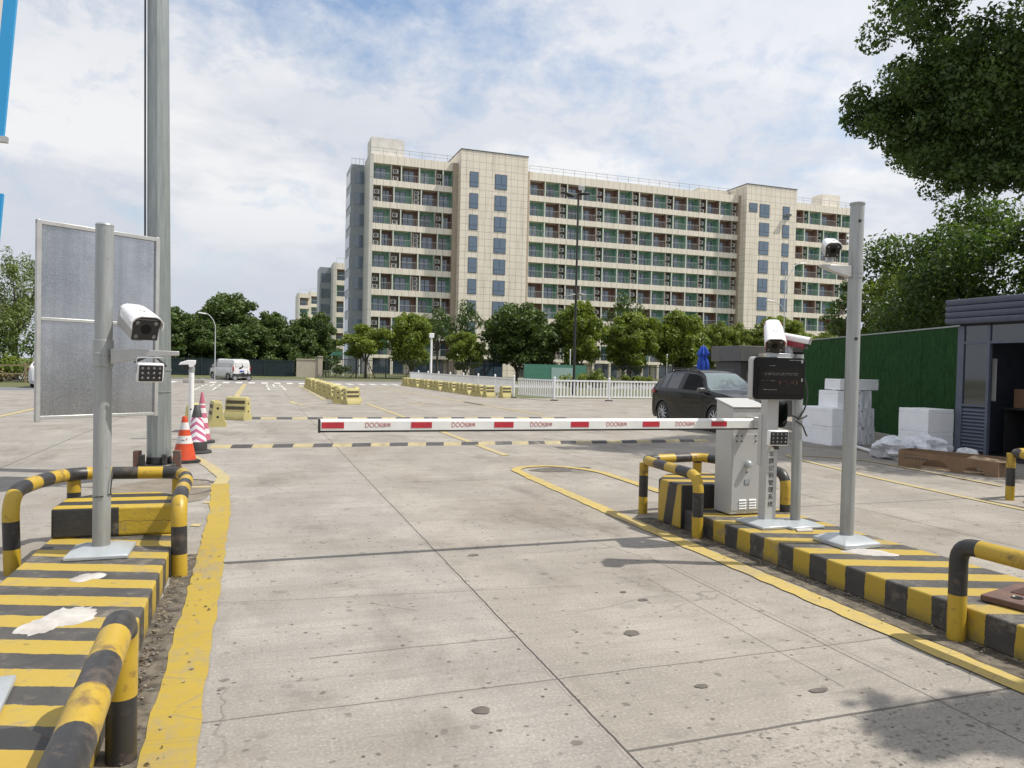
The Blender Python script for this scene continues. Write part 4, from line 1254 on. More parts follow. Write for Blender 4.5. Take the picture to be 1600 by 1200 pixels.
# ------------------------------------------------------------------ white camera bollard
t = thing('camera_bollard', 'slim white post with a hooded white camera head behind the cones', 'camera post', (-1.19, 16.15, 0))
mb = MB(); mb.cyl((0, 0, 0), (0, 0, 1.46), .05, None, 18); mb.build('pole', M['white'], t)
mb = MB(); mb.lathe([(.051, 1.36), (.06, 1.365), (.06, 1.46), (.051, 1.465)], 18); mb.build('collar', M['greymetal'], t)
mb = MB(); mb.prism([(-.24, 1.50), (-.20, 1.555), (-.06, 1.60), (.08, 1.60), (.07, 1.53), (.03, 1.46), (-.04, 1.455), (-.06, 1.51)], .15, (0, -.075, 0), (1, 0, 0), (0, 0, 1), (0, 1, 0)); mb.build('hood', M['whitegloss'], t, .01)
mb = MB(); mb.box(-.17, -.05, -.055, .055, 1.42, 1.505); mb.build('camera_head', M['black'], t, .012)
mb = MB(); mb.lathe([(0, -.054), (.016, -.053), (.017, -.045)], 10, 0, (0, 0, .62), 'y'); mb.build('lock', M['black'], t)

# ------------------------------------------------------------------ plastic water-filled barriers
M['wby'] = mat('barrier_yellow', (0.47, 0.41, 0.165), (0.38, 0.335, 0.15), 5, 0.6, detail=7, lo=.3, hi=.75)
M['wbd'] = mat('barrier_dark_band', (0.055, 0.045, 0.030), (0.10, 0.08, 0.045), 10, 0.7)


def make_barrier():
    t = thing('water_barrier', '', 'road barrier', (0, 0, 0), 0, 'yellow plastic water barriers')
    L = .31
    sec = [(.215, 0.002), (.215, .09), (.15, .20), (.135, .26), (.098, .58), (.08, .615), (.03, .63)]
    prof = sec + [(-a, z_) for a, z_ in reversed(sec)]
    mb = MB(); m_ = len(prof)
    xs = [(-L, .0), (-L + .02, 1), (-.02, .985), (.0, 1), (.02, .985), (L - .02, 1), (L, .0)]
    vs = []
    for x_, k_ in xs:
        kk = .90 if k_ == 0 else k_
        vs += [(x_, a * kk, z_ * (kk if kk < .95 else 1)) for a, z_ in prof]
    fs = [(i * m_ + j, (i + 1) * m_ + j, (i + 1) * m_ + (j + 1) % m_, i * m_ + (j + 1) % m_) for i in range(len(xs) - 1) for j in range(m_)]
    fs = [tuple(reversed(f)) for f in fs] + [tuple(range(m_)), tuple(reversed(range((len(xs) - 1) * m_, len(xs) * m_)))]
    mb.add(vs, fs); mb.build('shell', M['wby'], t, .006, 40)
    sl_ = lambda z_: .135 - (z_ - .26) * .1156
    for s_ in (-1, 1):
        for (z0_, z1_) in ((.285, .375), (.445, .535)):
            mb = MB(); e = .004
            q = [(-L * .88, s_ * (sl_(z0_) + e), z0_), (L * .88, s_ * (sl_(z0_) + e), z0_), (L * .88, s_ * (sl_(z1_) + e), z1_), (-L * .88, s_ * (sl_(z1_) + e), z1_)]
            q2 = [(a, b_ - s_ * .02, c_) for a, b_, c_ in q]
            mb.add(q + q2, [(0, 1, 2, 3), (7, 6, 5, 4), (0, 4, 5, 1), (1, 5, 6, 2), (2, 6, 7, 3), (3, 7, 4, 0)]); mb.build('dark_band', M['wbd'], t, 0, 0)
    for s_ in (-1, 1):
        for z_ in (.24, .45):
            mb = MB(); mb.lathe([(0, s_ * (L + .003)), (.030, s_ * (L + .002)), (.034, s_ * (L - .01))], 12, 0, (0, 0, z_), 'x'); mb.build('connector_hole', M['black'], t)
    mb = MB(); mb.cyl((-.12, 0, .62), (-.12, 0, .645), .035, None, 14); mb.build('filler_cap', M['wby'], t)
    return t


ORD = ['first', 'second', 'third', 'fourth', 'fifth', 'sixth', 'seventh', 'eighth', 'ninth', 'tenth', 'eleventh', 'twelfth', 'thirteenth', 'fourteenth', 'fifteenth', 'sixteenth',
       'seventeenth', 'eighteenth', 'nineteenth', 'twentieth', 'twenty-first', 'twenty-second']
wb0 = make_barrier()
wb_spots = [((-0.42, 21.6, 0), -.50, 'lone yellow water barrier standing past the cones at the farther speed hump', 'barriers by the cones'),
            ((-0.88, 19.55, 0), 1.75, 'yellow water barrier right behind the cones, end turned to us', 'barriers by the cones'),
            ((-1.28, 18.1, 0), 1.45, 'yellow water barrier between the white camera bollard and the tall mast', 'barriers by the cones'),
            ((3.62, 29.75, 0), .45, 'yellow water barrier turned broadside at the near end of the centre row', 'centre row of yellow barriers'),
            ((3.22, 30.5, 0), 1.35, 'yellow water barrier beside the turned one at the near end of the centre row', 'centre row of yellow barriers'),
            ((4.0, 31.5, 0), 1.2, 'yellow water barrier standing just right of the centre row near its end', 'centre row of yellow barriers')]
for k in range(18):
    wb_spots.append(((3.46 + .05 * math.sin(k * 2.3) - .006 * k, 32.0 + k * 1.06, 0), .80 + .22 * math.sin(k * 1.7 + .4), '%s yellow water barrier of the straight centre row counted from its near end' % ORD[k], 'centre row of yellow barriers'))
wb_spots.append(((12.45, 36.9, 0), .30, 'yellow water barrier turned broadside at the near end of the row along the white railing', 'yellow barriers along the white railing'))
wb_spots.append(((11.72, 37.5, 0), .38, 'yellow water barrier with long dark bands, second from the near end along the white railing', 'yellow barriers along the white railing'))
for k in range(19):
    f_ = k / 18
    wb_spots.append(((11.55 - .42 * f_ + .05 * math.sin(k * 3.1), 38.6 + f_ * 18.8, 0), .95 + .30 * math.sin(k * 2.1), '%s yellow water barrier up the white railing beyond the two turned ones' % ORD[k], 'yellow barriers along the white railing'))
for i, (lo, rz, lb, gp) in enumerate(wb_spots):
    if i == 0: wb0.location = lo; wb0.rotation_euler = (0, 0, rz); wb0['label'] = lb; wb0['group'] = gp
    else: dup(wb0, lo, rz, lb, None, gp)

# ------------------------------------------------------------------ white road railing
M['railw'] = mat('railing_white', (0.78, 0.78, 0.80), (0.68, 0.68, 0.70), 5, 0.4)


def make_rail():
    t = thing('road_railing', '', 'railing', (0, 0, 0), 0, 'white road railing panels')
    mb = MB(); mb.box(-.045, .045, -.045, .045, .03, 1.12); mb.build('post', M['railw'], t, .006)
    mb = MB(); mb.lathe([(.06, 1.12), (.062, 1.14), (.03, 1.19), (0, 1.20)], 10); mb.build('post_cap', M['railw'], t)
    mb = MB(); mb.box(-.18, .18, -.10, .10, .001, .05); mb.build('base_foot', M['rubber'], t, .01)
    mb = MB(); mb.box(.046, 2.98, -.03, .03, .96, 1.04); mb.build('top_rail', M['railw'], t, .006)
    mb = MB(); mb.box(.046, 2.98, -.025, .025, .16, .23); mb.build('bottom_rail', M['railw'], t, .006)
    mb = MB()
    for k in range(16): mb.box(.13 + k * .182, .215 + k * .182, -.012, .012, .231, .959)
    mb.build('slats', M['railw'], t, 0, 0)
    return t


r0 = make_rail()
sp = []
a0 = Vector((13.05, 37.3, 0)); a1 = Vector((12.25, 62.0, 0)); L_ = (a1 - a0).length; k_ = int(L_ / 3.03)
for i in range(k_): sp.append((a0.lerp(a1, i * 3.03 / L_), math.atan2((a1 - a0).y, (a1 - a0).x), '%s white railing panel from the corner, on the run going away behind the yellow barriers' % ORD[i]))
sp.append((Vector((14.07, 34.15, 0)), math.atan2(3.15, -1.02), 'white railing panel closing the slanted corner between the two railing runs'))
for i in range(8): sp.append((Vector((14.07 + 3.03 * i, 34.15 + .02 * i, 0)), 0.0, '%s white railing panel from the corner, on the crosswise run behind the dark car' % ORD[i]))
for i, (p_, rz, lb) in enumerate(sp):
    if i == 0: r0.location = p_; r0.rotation_euler = (0, 0, rz); r0['label'] = lb
    else: dup(r0, p_, rz, lb)

# ------------------------------------------------------------------ cars
def cr(xs, ys, x):
    """smooth interpolation through points (monotone-ish cubic)"""
    xs = np.array(xs, float); ys = np.array(ys, float); x = np.asarray(x, float)
    m_ = np.gradient(ys, xs)
    i = np.clip(np.searchsorted(xs, x) - 1, 0, len(xs) - 2)
    h = xs[i + 1] - xs[i]; t_ = (x - xs[i]) / h
    h00 = 2 * t_ ** 3 - 3 * t_ ** 2 + 1; h10 = t_ ** 3 - 2 * t_ ** 2 + t_; h01 = -2 * t_ ** 3 + 3 * t_ ** 2; h11 = t_ ** 3 - t_ ** 2
    return h00 * ys[i] + h10 * h * m_[i] + h01 * ys[i + 1] + h11 * h * m_[i + 1]


def carpaint(name, c, metal=.35):
    return mat(name, c, tuple(q * .8 for q in c), 3, .30, metal, coat=1.0, spec=.6)


M['carglass'] = glassmat('car_glass', (0.10, 0.135, 0.14), .04, 1.0)
M['darkglass'] = glassmat('tinted_glass', (0.028, 0.028, 0.032), .03, .6)
M['mirrorgrey'] = mat('mirror_shell_grey', (0.10, 0.10, 0.10), (0.07, 0.07, 0.07), 6, .35)
M['opening'] = mat('open_window_dark', (0.010, 0.010, 0.011), None, 5, .6, spec=.1)
M['alloy'] = mat('alloy_rim', (0.50, 0.50, 0.51), None, 5, .28, .8)
M['lamp'] = mat('headlamp_lens', (0.55, 0.57, 0.60), (0.30, 0.31, 0.33), 20, .08, .3)
M['tail'] = mat('tail_lamp', (0.35, 0.015, 0.015), None, 8, .15)
M['plateblue'] = mat('number_plate_blue', (0.02, 0.06, 0.35), None, 8, .4)


def wheel(t, x, y, r, side, paint_=None):
    mb = MB(); w_ = .215
    mb.lathe([(r * .66, -w_ / 2), (r * .92, -w_ / 2), (r, -w_ / 2 + .03), (r, w_ / 2 - .03), (r * .92, w_ / 2), (r * .66, w_ / 2)], 30, 0, (x, y, r), 'y')
    wo = mb.build('wheel', M['rubber'], t, 0, 30)
    mb = MB(); yo = side * (w_ / 2 - .005)
    mb.lathe([(r * .67, yo), (r * .62, yo - side * .012), (r * .60, yo - side * .05)], 30, 0, (x, y, r), 'y')
    for k in range(10):
        a = 2 * math.pi * k / 10
        ca, sa = math.cos(a), math.sin(a)
        p0 = Vector((x + ca * .05, y + yo - side * .012, r + sa * .05)); p1 = Vector((x + ca * r * .63, y + yo - side * .018, r + sa * r * .63))
        mb.tube([p0, p1], [.028, .018], 6)
    mb.lathe([(0, yo + side * .0), (.05, yo - side * .004), (.06, yo - side * .03)], 14, 0, (x, y, r), 'y')
    mb.build('rim', M['alloy'], wo, 0, 40)
    mb = MB(); mb.lathe([(0, yo - side * .055), (r * .62, yo - side * .055)], 24, 0, (x, y, r), 'y'); mb.build('hub_shadow', M['black'], wo)
    return wo


def car_shell(t, paint_, L, Wd, top, wid, belt, whl, wr, side_win, front_glass, rear_glass, sill=.22, tumble=.19, fascia=True):
    """lofted body; top/wid: (xs, values) along x from rear (0) to front (L); windows are cut out of the same surface"""
    NS, x0 = 128, -L / 2
    xs = np.linspace(0, L, NS)
    zt = cr(*top, xs); hw_ = cr(*wid, xs)
    rows = []
    for i in range(NS):
        w_, z_ = hw_[i], zt[i]
        zb = min(belt + .035 * (1 - xs[i] / L) * 2, z_ - .05)
        h_ = z_ - zb; q = min(1.0, h_ / .5)
        low = sill + (.10 if xs[i] < .12 or xs[i] > L - .12 else 0)
        key = [(0, low), (w_ - .16, low - .02), (w_ - .03, low + .06), (w_, low + .26 * (zb - low)), (w_ + .004, low + .55 * (zb - low)), (w_ - .004, zb - .10 * (zb - low)), (w_ - .035, zb),
               (w_ - .05 - tumble * .2 * q, zb + .22 * h_), (w_ - .05 - tumble * .85 * q, zb + .80 * h_), (w_ - .05 - (tumble + .07) * q - .05 * (1 - q), zb + .93 * h_), (w_ * .55, z_ - .012 * q - .006), (0, z_)]
        kk = np.array(key); tt = np.arange(len(kk)); fine_ = np.linspace(0, len(kk) - 1, 45)
        rows.append(np.stack([cr(tt, kk[:, 0], fine_), cr(tt, kk[:, 1], fine_)], 1))
    rows = np.array(rows); m_ = rows.shape[1]
    body = MB(); wins = {}
    def pt(i, j, s_): return (xs[i] + x0, s_ * rows[i, j, 0], rows[i, j, 1])
    idx = {}
    def vid(i, j, s_):
        k = (i, j, s_)
        if j == 0 or j == m_ - 1: k = (i, j, 1)
        if k not in idx:
            idx[k] = len(body.v); body.v.append(pt(i, j, s_ if (0 < j < m_ - 1) else 1))
        return idx[k]
    for s_ in (1, -1):
        for i in range(NS - 1):
            for j in range(m_ - 1):
                cx = (xs[i] + xs[i + 1]) / 2; cz = (rows[i, j, 1] + rows[i + 1, j + 1, 1]) / 2; cy = rows[i, j, 0]
                zl = zt[i]; zb = min(belt + .035 * (1 - cx / L) * 2, zl - .05)
                if any((cx + x0 - wx) ** 2 + (cz - wr) ** 2 < (wr * 1.10) ** 2 for wx in whl) and cy > hw_[i] - .25 and j < m_ * .62: continue
                nm = None
                jf = j / (m_ - 1) * 11
                if 6.0 <= jf < 9.0 and zl - zb > .14 and cz > zb + .025 and cz < zl - .115:
                    for k, (a, b_) in enumerate(side_win):
                        if a <= cx <= b_: nm = ('side_window', k, s_)
                if jf >= 8.9 and front_glass[0] <= cx <= front_glass[1] and cy < hw_[i] - .17: nm = ('windscreen', 0, 0)
                if jf >= 8.9 and rear_glass and rear_glass[0] <= cx <= rear_glass[1] and cy < hw_[i] - .17: nm = ('rear_window', 0, 0)
                if nm:
                    wb = wins.setdefault(nm, MB())
                    q = [pt(i, j, s_), pt(i + 1, j, s_), pt(i + 1, j + 1, s_), pt(i, j + 1, s_)]
                    o_ = len(wb.v); wb.v += q
                    f_ = (o_, o_ + 1, o_ + 2, o_ + 3); wb.f.append(f_ if s_ < 0 else tuple(reversed(f_))); wb.mi.append(0)
                    continue
                f_ = (vid(i, j, s_), vid(i + 1, j, s_), vid(i + 1, j + 1, s_), vid(i, j + 1, s_))
                body.f.append(f_ if s_ < 0 else tuple(reversed(f_))); body.mi.append(0)
    for i, rev in ((0, False), (NS - 1, True)):
        f_ = [vid(i, j, 1) for j in range(m_)] + [vid(i, j, -1) for j in range(m_ - 2, 0, -1)]
        body.f.append(tuple(f_ if not rev else reversed(f_))); body.mi.append(0)
    body.build('body', paint_, t, 0, 40)
    for (nm, k, s_), wb in wins.items():
        # weld
        key = {}; nv = []; nf = []
        for f_ in wb.f:
            g_ = []
            for v_ in f_:
                kk = tuple(round(q, 4) for q in wb.v[v_])
                if kk not in key: key[kk] = len(nv); nv.append(wb.v[v_])
                g_.append(key[kk])
            nf.append(tuple(g_))
        wb.v = nv; wb.f = nf; wb.mi = [0] * len(nf)
        wb.build(nm, M['carglass'] if nm == 'windscreen' else (M['opening'] if (nm == 'side_window' and k == 2) else M['darkglass']), t, 0, 60)
    # dark floor and inner arches so nothing shows through
    mb = MB(); mb.box(x0 + .25, -x0 - .25, -Wd / 2 + .16, Wd / 2 - .16, sill - .02, sill + .42); mb.build('underbody', M['black'], t, .02)
    for wx in whl:
        for s_ in (-1, 1):
            wheel(t, wx, s_ * (Wd / 2 - .115), wr, s_)
            mb = MB(); pr = []
            for k in range(15):
                a = math.pi * (-.06 + 1.12 * k / 14); pr.append((math.cos(a), math.sin(a)))
            vs = []
            for ca, sa in pr:
                for rr_, yo in ((wr * 1.06, .0), (wr * 1.06, .014), (wr * 1.24, .012), (wr * 1.24, -.02)): vs.append((wx + ca * rr_, s_ * (Wd / 2 - .008 + yo), max(.16, wr + sa * rr_)))
            fs = [(i * 4 + j, (i + 1) * 4 + j, (i + 1) * 4 + j + 1, i * 4 + j + 1) for i in range(14) for j in range(3)]
            mb.add(vs, fs if s_ > 0 else [tuple(reversed(f)) for f in fs]); mb.build('arch_trim', M['black'], t, 0, 40)
    return rows, xs, zt, hw_


def suv(label, loc, rotz, paint_, plate=True):
    t = thing('parked_car', label, 'car', loc, rotz)
    L, Wd = 4.43, 1.81
    top = ([0, .05, .14, .34, .58, .86, 1.4, 1.9, 2.25, 2.48, 3.05, 3.3, 3.9, 4.22, 4.38, 4.43], [.62, .98, 1.12, 1.40, 1.575, 1.63, 1.655, 1.655, 1.625, 1.55, 1.13, 1.085, 1.01, .92, .76, .58])
    wid = ([0, .10, .4, .8, 1.2, 2.4, 3.4, 3.9, 4.2, 4.36, 4.43], [.66, .80, .87, .895, .905, .905, .90, .875, .82, .74, .62])
    whl = (-1.36, 1.28)
    car_shell(t, paint_, L, Wd, top, wid, 1.03, whl, .36, ((.66, .92), (1.02, 1.62), (1.86, 2.80)), (2.42, 3.07), (.15, .52), .22, .26)
    for s_ in (-1, 1):
        mb = MB(); mb.obox((.80, s_ * (.995), 1.10), (.15, .23, .15), 0); mb.build('wing_mirror', M['mirrorgrey'], t, .05, 40, None, (0, 0, 0), 3)
        mb = MB(); mb.box(.72, .732, s_ * .985 - .08, s_ * .985 + .08, 1.04, 1.14); mb.build('mirror_glass', M['lamp'], t, .003)
        mb = MB(); mb.tube([(-1.36, s_ * .565, 1.57), (-1.22, s_ * .565, 1.645), (-.1, s_ * .565, 1.675), (.05, s_ * .56, 1.62)], .016, 8); mb.build('roof_rail', M['black'], t)
        mb = MB(); mb.tube([(1.93, s_ * .52, .80), (2.02, s_ * .70, .80), (1.80, s_ * .845, .83)], [.075, .085, .05], 12); mb.build('headlight', M['lamp'], t)
        mb = MB(); mb.tube([(-2.06, s_ * .62, .98), (-2.04, s_ * .80, .98), (-1.85, s_ * .865, .99)], [.07, .08, .05], 12); mb.build('tail_light', M['tail'], t)
        for xd in (-.30, .62):
            mb = MB(); mb.tube([(xd - .1, s_ * .905, .90), (xd - .06, s_ * .935, .905), (xd + .06, s_ * .935, .905), (xd + .1, s_ * .905, .90)], .014, 8); mb.build('door_handle', paint_, t)
        mb = MB()
        for xd in (-.36, .60, -1.06): mb.box(xd - .004, xd + .004, s_ * .885 - .023, s_ * .885 + .023, .42, .96)
        mb.box(-1.0, 1.0, s_ * .89 - .022, s_ * .89 + .022, .33, .36); mb.build('door_seams', M['black'], t)
        mb = MB(); mb.box(-.98, .92, s_ * .885 - .018, s_ * .885 + .018, .20, .335); mb.build('sill_cladding', M['black'], t, .008)
    mb = MB()
    for k in range(4): mb.box(2.10, 2.17 - .01 * k, -.42, .42, .70 + k * .035, .722 + k * .035)
    mb.build('grille', M['alloy'], t, .004)
    mb = MB(); mb.box(2.02, 2.19, -.62, .62, .34, .52); mb.build('lower_grille', M['black'], t, .03)
    for xx_, sg in ((2.205, 1), (-2.22, -1)):
        mb = MB(); mb.box(min(xx_, xx_ + sg * .014), max(xx_, xx_ + sg * .014), -.22, .22, .50 if sg > 0 else .72, .64 if sg > 0 else .86); mb.build('number_plate', M['plateblue'], t, .003)
    mb = MB(); mb.obox((1.10, 0.28, 1.165), (.10, .62, .012), .35); mb.build('wiper', M['black'], t)
    return t


suv('dark brown black SUV driving towards us behind the barrier arm on the right', (12.38, 18.05, 0), -math.pi / 2, mat('dark_car_paint', (0.0060, 0.0052, 0.0055), (0.005, 0.0045, 0.0045), 3, .26, 0.0, coat=.22, spec=.25))
suv('white SUV parked by the grass verge, mostly hidden behind the notice board', (-9.95, 45.6, .008), math.pi / 2, carpaint('white_car_paint', (0.68, 0.68, 0.69), 0.0))

# van
t = thing('delivery_van', 'white delivery van with windowless side panels stopped at the far crossing', 'van', (-2.05, 68.0, .0), R_(116.8 + 3))
vp = carpaint('white_van_paint', (0.74, 0.74, 0.73), 0.0)
top = ([0, .05, .12, .25, .8, 2.0, 2.95, 3.2, 3.75, 3.95, 4.15, 4.25], [.80, 1.62, 1.72, 1.76, 1.79, 1.79, 1.76, 1.66, 1.18, 1.04, .88, .6])
wid = ([0, .1, .5, 2, 3.3, 3.9, 4.15, 4.25], [.74, .80, .82, .82, .82, .78, .70, .6])
car_shell(t, vp, 4.25, 1.64, top, wid, 1.02, (-1.30, 1.32), .31, ((2.75, 3.45),), (3.22, 3.78), None, .22, .08)
mb = MB(); mb.box(-2.13, -2.10, -.58, -.02, 1.12, 1.50); mb.box(-2.13, -2.10, .02, .58, 1.12, 1.50); mb.build('rear_window', mat('van_rear_film', (0.66, 0.66, 0.66), None, 4, .2), t, .02)
for s_ in (-1, 1):
    mb = MB(); mb.box(-2.14, -2.04, s_ * .76 - .05, s_ * .76 + .05, .75, 1.15); mb.build('tail_light', M['tail'], t, .02)
    mb = MB(); mb.box(-1.9, .55, s_ * .825 - .004, s_ * .825 + .004, 1.12, 1.46); mb.build('side_panel', mat('van_panel', (0.62, 0.62, 0.62), None, 3, .3), t, .003)
    mb = MB(); mb.obox((1.28, s_ * .92, 1.10), (.10, .16, .2)); mb.build('wing_mirror', M['black'], t, .03)
mb = MB()
for k, (a, z_) in enumerate(((.02, 1.08), (-.06, 1.16), (.10, 1.02), (.22, 1.0), (-.02, 1.24), (.14, 1.05))): mb.lathe([(0, -2.145), (.06 - .005 * k, -2.144), (.065, -2.12)], 10, 0, (0, a, z_), 'x')
mb.build('rear_logo', mat('van_logo', (0.06, 0.035, 0.04), None, 9, .5), t)
mb = MB(); mb.box(-2.16, -2.0, -.80, .80, .34, .56); mb.build('rear_bumper', M['black'], t, .03)
mb = MB(); mb.box(-2.142, -2.128, -.2, .2, .70, .82); mb.build('number_plate', M['plateblue'], t)

# cargo trike behind the van
t = thing('cargo_trike', 'small dark cargo trike standing right behind the white van', 'trike', (-1.05, 64.9, 0), .05)
for (wx, wy, r) in ((-.45, -.35, .22), (-.45, .35, .22), (.62, 0, .22)):
    mb = MB(); mb.lathe([(r * .7, -.04), (r, -.04), (r, .04), (r * .7, .04)], 18, 0, (wx, wy, r), 'y'); wo = mb.build('wheel', M['rubber'], t)
    mb = MB(); mb.lathe([(0, -.03), (r * .72, -.03), (r * .72, .03), (0, .03)], 14, 0, (wx, wy, r), 'y'); mb.build('rim', M['alloy'], wo)
mb = MB(); mb.tube(fillet([(-.7, 0, .36), (.1, 0, .36), (.35, 0, .30), (.55, 0, .72)], .1), .03, 8); mb.tube([(.62, 0, .22), (.52, 0, .80)], .025, 8); mb.build('frame', M['black'], t)
mb = MB(); mb.prism([(-.85, .36), (-.85, .72), (-.80, .72), (-.80, .42), (-.10, .42), (-.10, .66), (-.05, .66), (-.05, .36)], .74, (0, -.37, 0), (1, 0, 0), (0, 0, 1), (0, 1, 0)); mb.build('cargo_bed', mat('trike_bed', (0.05, 0.07, 0.065), None, 5, .6), t, .01)
mb = MB(); mb.box(.0, .30, -.13, .13, .55, .66); mb.build('seat', M['rubber'], t, .04)
mb = MB(); mb.tube([(.46, -.3, .86), (.52, 0, .82), (.46, .3, .86)], .016, 8); mb.build('handlebar', M['black'], t)

# ------------------------------------------------------------------ far setting: hut, umbrella, turf wall, foam, booth
M['hutdark'] = mat('hut_dark_panel', (0.055, 0.055, 0.056), (0.042, 0.042, 0.044), 3, .5)
M['hutgrey'] = mat('hut_grey_fascia', (0.115, 0.115, 0.112), (0.09, 0.09, 0.088), 3, .5)
M['hutglass'] = glassmat('hut_glass', (0.012, 0.014, 0.015), .06, .7)
M['cream'] = mat('cream_panel', (0.52, 0.48, 0.40), None, 3, .6)
t = thing('dark_kiosk', 'flat roofed dark kiosk behind the dark car and display screen', 'kiosk', (16.5, 22.6, 0))
mb = MB(); mb.box(0.15, 4.3, .15, 1.7, 0, 2.0); mb.build('wall', M['hutdark'], t, .01)
mb = MB(); mb.box(0, 1.45, 0, 1.8, 2.02, 2.58); mb.build('fascia', M['hutgrey'], t, .01)
mb = MB(); mb.box(1.46, 4.8, -.1, 1.9, 2.40, 2.60); mb.box(1.46, 4.7, .05, 1.8, 2.16, 2.38); mb.build('roof', M['hutdark'], t, .01)
mb = MB(); mb.box(.75, 1.75, -.35, -.01, 2.0, 2.30); mb.build('awning_box', M['cream'], t, .02)
for k in range(3):
    mb = MB(); mb.box(.4 + k * 1.3, 1.5 + k * 1.3, .135, .149, .9, 1.9); mb.build('window', M['hutglass'], t, .01)

M['bluecloth'] = mat('umbrella_blue', (0.02, 0.085, 0.48), (0.015, 0.06, 0.36), 6, .7)
t = thing('folded_umbrella', 'folded bright blue market umbrella rising behind the dark car roof', 'umbrella', (15.62, 23.6, 0))
mb = MB(); mb.cyl((0, 0, 0), (0, 0, 2.62), .022, None, 10); mb.build('pole', M['greymetal'], t)
mb = MB(); vs = []; pf = [(.03, 2.56), (.08, 2.52), (.13, 2.42), (.165, 2.32), (.20, 2.24), (.125, 2.20), (.15, 2.05), (.19, 1.90), (.185, 1.75), (.16, 1.55), (.15, 1.3), (.13, 1.05)]
for r, z_ in pf:
    for k in range(32):
        a = 2 * math.pi * k / 32; q = r * (1 + .28 * math.cos(8 * a + z_ * 2)); vs.append((q * math.cos(a), q * math.sin(a), z_ + .04 * math.sin(3 * a) * (r > .2)))
mb.add(vs, [(i * 32 + k, (i + 1) * 32 + k, (i + 1) * 32 + (k + 1) % 32, i * 32 + (k + 1) % 32) for i in range(len(pf) - 1) for k in range(32)] + [tuple(range(32))])
mb.build('canopy', M['bluecloth'], t, 0, 70)

m_, nn, b = newmat('artificial_turf'); co = nn.coord(); x, y, z = nn.xyz(co)
f1 = nn.noise(nn.scl(co, (11, 11, 5)), 1.0, 7, .82); f2 = nn.noise(co, .7, 4)
seam = nn.m('LESS_THAN', nn.m('FRACT', nn.m('DIVIDE', nn.m('ADD', x, nn.m('MULTIPLY', f1, .02)), .98)), .025)
cc = nn.mix(nn.ramp(f1, .35, .68), (.006, .030, .013), (.040, .110, .038)); cc = nn.mix(nn.m('MULTIPLY', f2, .5), cc, (.036, .085, .026)); cc = nn.mix(nn.m('MULTIPLY', seam, .6), cc, (.008, .022, .010))
nn.put(b.inputs['Base Color'], cc); b.inputs['Roughness'].default_value = .95; b.inputs['Specular IOR Level'].default_value = .1
bp = nn.new('ShaderNodeBump'); bp.inputs['Strength'].default_value = .8; bp.inputs['Distance'].default_value = .03; nn.put(bp.inputs['Height'], f1); nn.put(b.inputs['Normal'], bp.outputs[0])
WA = Vector((14.25, 11.56, 0)); WB = Vector((17.35, 20.3, 0)); wd = (WB - WA).normalized()
t = thing('turf_wall', 'wall covered in green artificial turf between the grey booth and the dark kiosk', 'wall', WA, math.atan2(wd.y, wd.x))
WL = (WB - WA).length
mb = MB(); mb.box(0, WL, -.10, .0, 0.0, 2.68); mb.build('backing', M['hutdark'], t)
mb = MB(); mb.box(0.0, WL, .001, .035, .12, 2.70); mb.build('turf', m_, t, 0, 0)
mb = MB(); mb.box(-.01, WL + .01, -.11, .05, 2.701, 2.735); mb.build('top_trim', M['greymetal'], t, .004)
mb = MB(); mb.box(0, WL, .0, .12, 0, .118); mb.build('kerb', M['kerbstone'], t, .01)

M['foam'] = mat('white_foam', (0.90, 0.905, 0.92), (0.83, 0.84, 0.86), 3.0, .8, bump=.2)
m_, nn, b = newmat('dirty_foam'); co = nn.coord()
f1 = nn.noise(nn.scl(co, (3, 3, .6)), 2.0, 7, .7); f2 = nn.noise(co, 6, 6, .7)
cc = nn.mix(nn.ramp(f1, .46, .62), (.82, .83, .86), (.40, .43, .47)); cc = nn.mix(nn.m('MULTIPLY', nn.m('LESS_THAN', f2, .40), .85), cc, (.16, .17, .18))
nn.put(b.inputs['Base Color'], cc); b.inputs['Roughness'].default_value = .8; M['foamdirty'] = m_


def foambox(label, c, size, rz=0.0, m2=None, lid=True):
    t = thing('foam_box', label, 'foam box', c, rz, 'white foam boxes')
    sx, sy, sz = size
    mb = MB(); mb.box(-sx / 2, sx / 2, -sy / 2, sy / 2, .001, sz * .80); mb.build('tub', m2 or M['foam'], t, .007, 40, None, (0, 0, 0), 3)
    mb = MB(); mb.box(-sx / 2 + .001, sx / 2 - .001, -sy / 2 + .001, sy / 2 - .001, sz * .801, sz - .001); mb.build('lid', m2 or M['foam'], t, .010, 40, None, (0, 0, 0), 3)
    return t


foambox('front left white foam box on the ground in the tall stack by the turf wall', (12.62, 13.72, 0), (.68, .66, .43))
foambox('white foam box second in the front left column of the tall stack', (12.61, 13.72, .43), (.68, .66, .42))
foambox('rear left white foam box on the ground at the kiosk end of the tall stack', (12.68, 14.42, 0), (.70, .66, .43))
foambox('white foam box second in the rear left column of the tall stack', (12.70, 14.42, .43), (.70, .66, .41))
foambox('dirty streaked foam box on the ground at the right of the tall stack', (13.28, 13.82, 0), (.58, .72, .42), 0.05, M['foamdirty'])
foambox('dirty streaked foam box in the middle at the right of the tall stack', (13.28, 13.83, .42), (.57, .70, .42), 0.03, M['foamdirty'])
foambox('smudged foam box third up in the tall stack under the topmost one', (13.24, 13.86, .84), (.56, .66, .41), 0.04, M['foamdirty'])
foambox('clean white foam box forming the third step at the left of the tall stack', (12.78, 13.86, .85), (.44, .60, .39), 0.02)
foambox('topmost long white foam box crowning the tall stack', (13.24, 13.86, 1.26), (1.20, .46, .25), 0.06)
foambox('lower film wrapped white foam box beside the grey booth corner', (13.36, 11.90, 0), (.70, .74, .47))
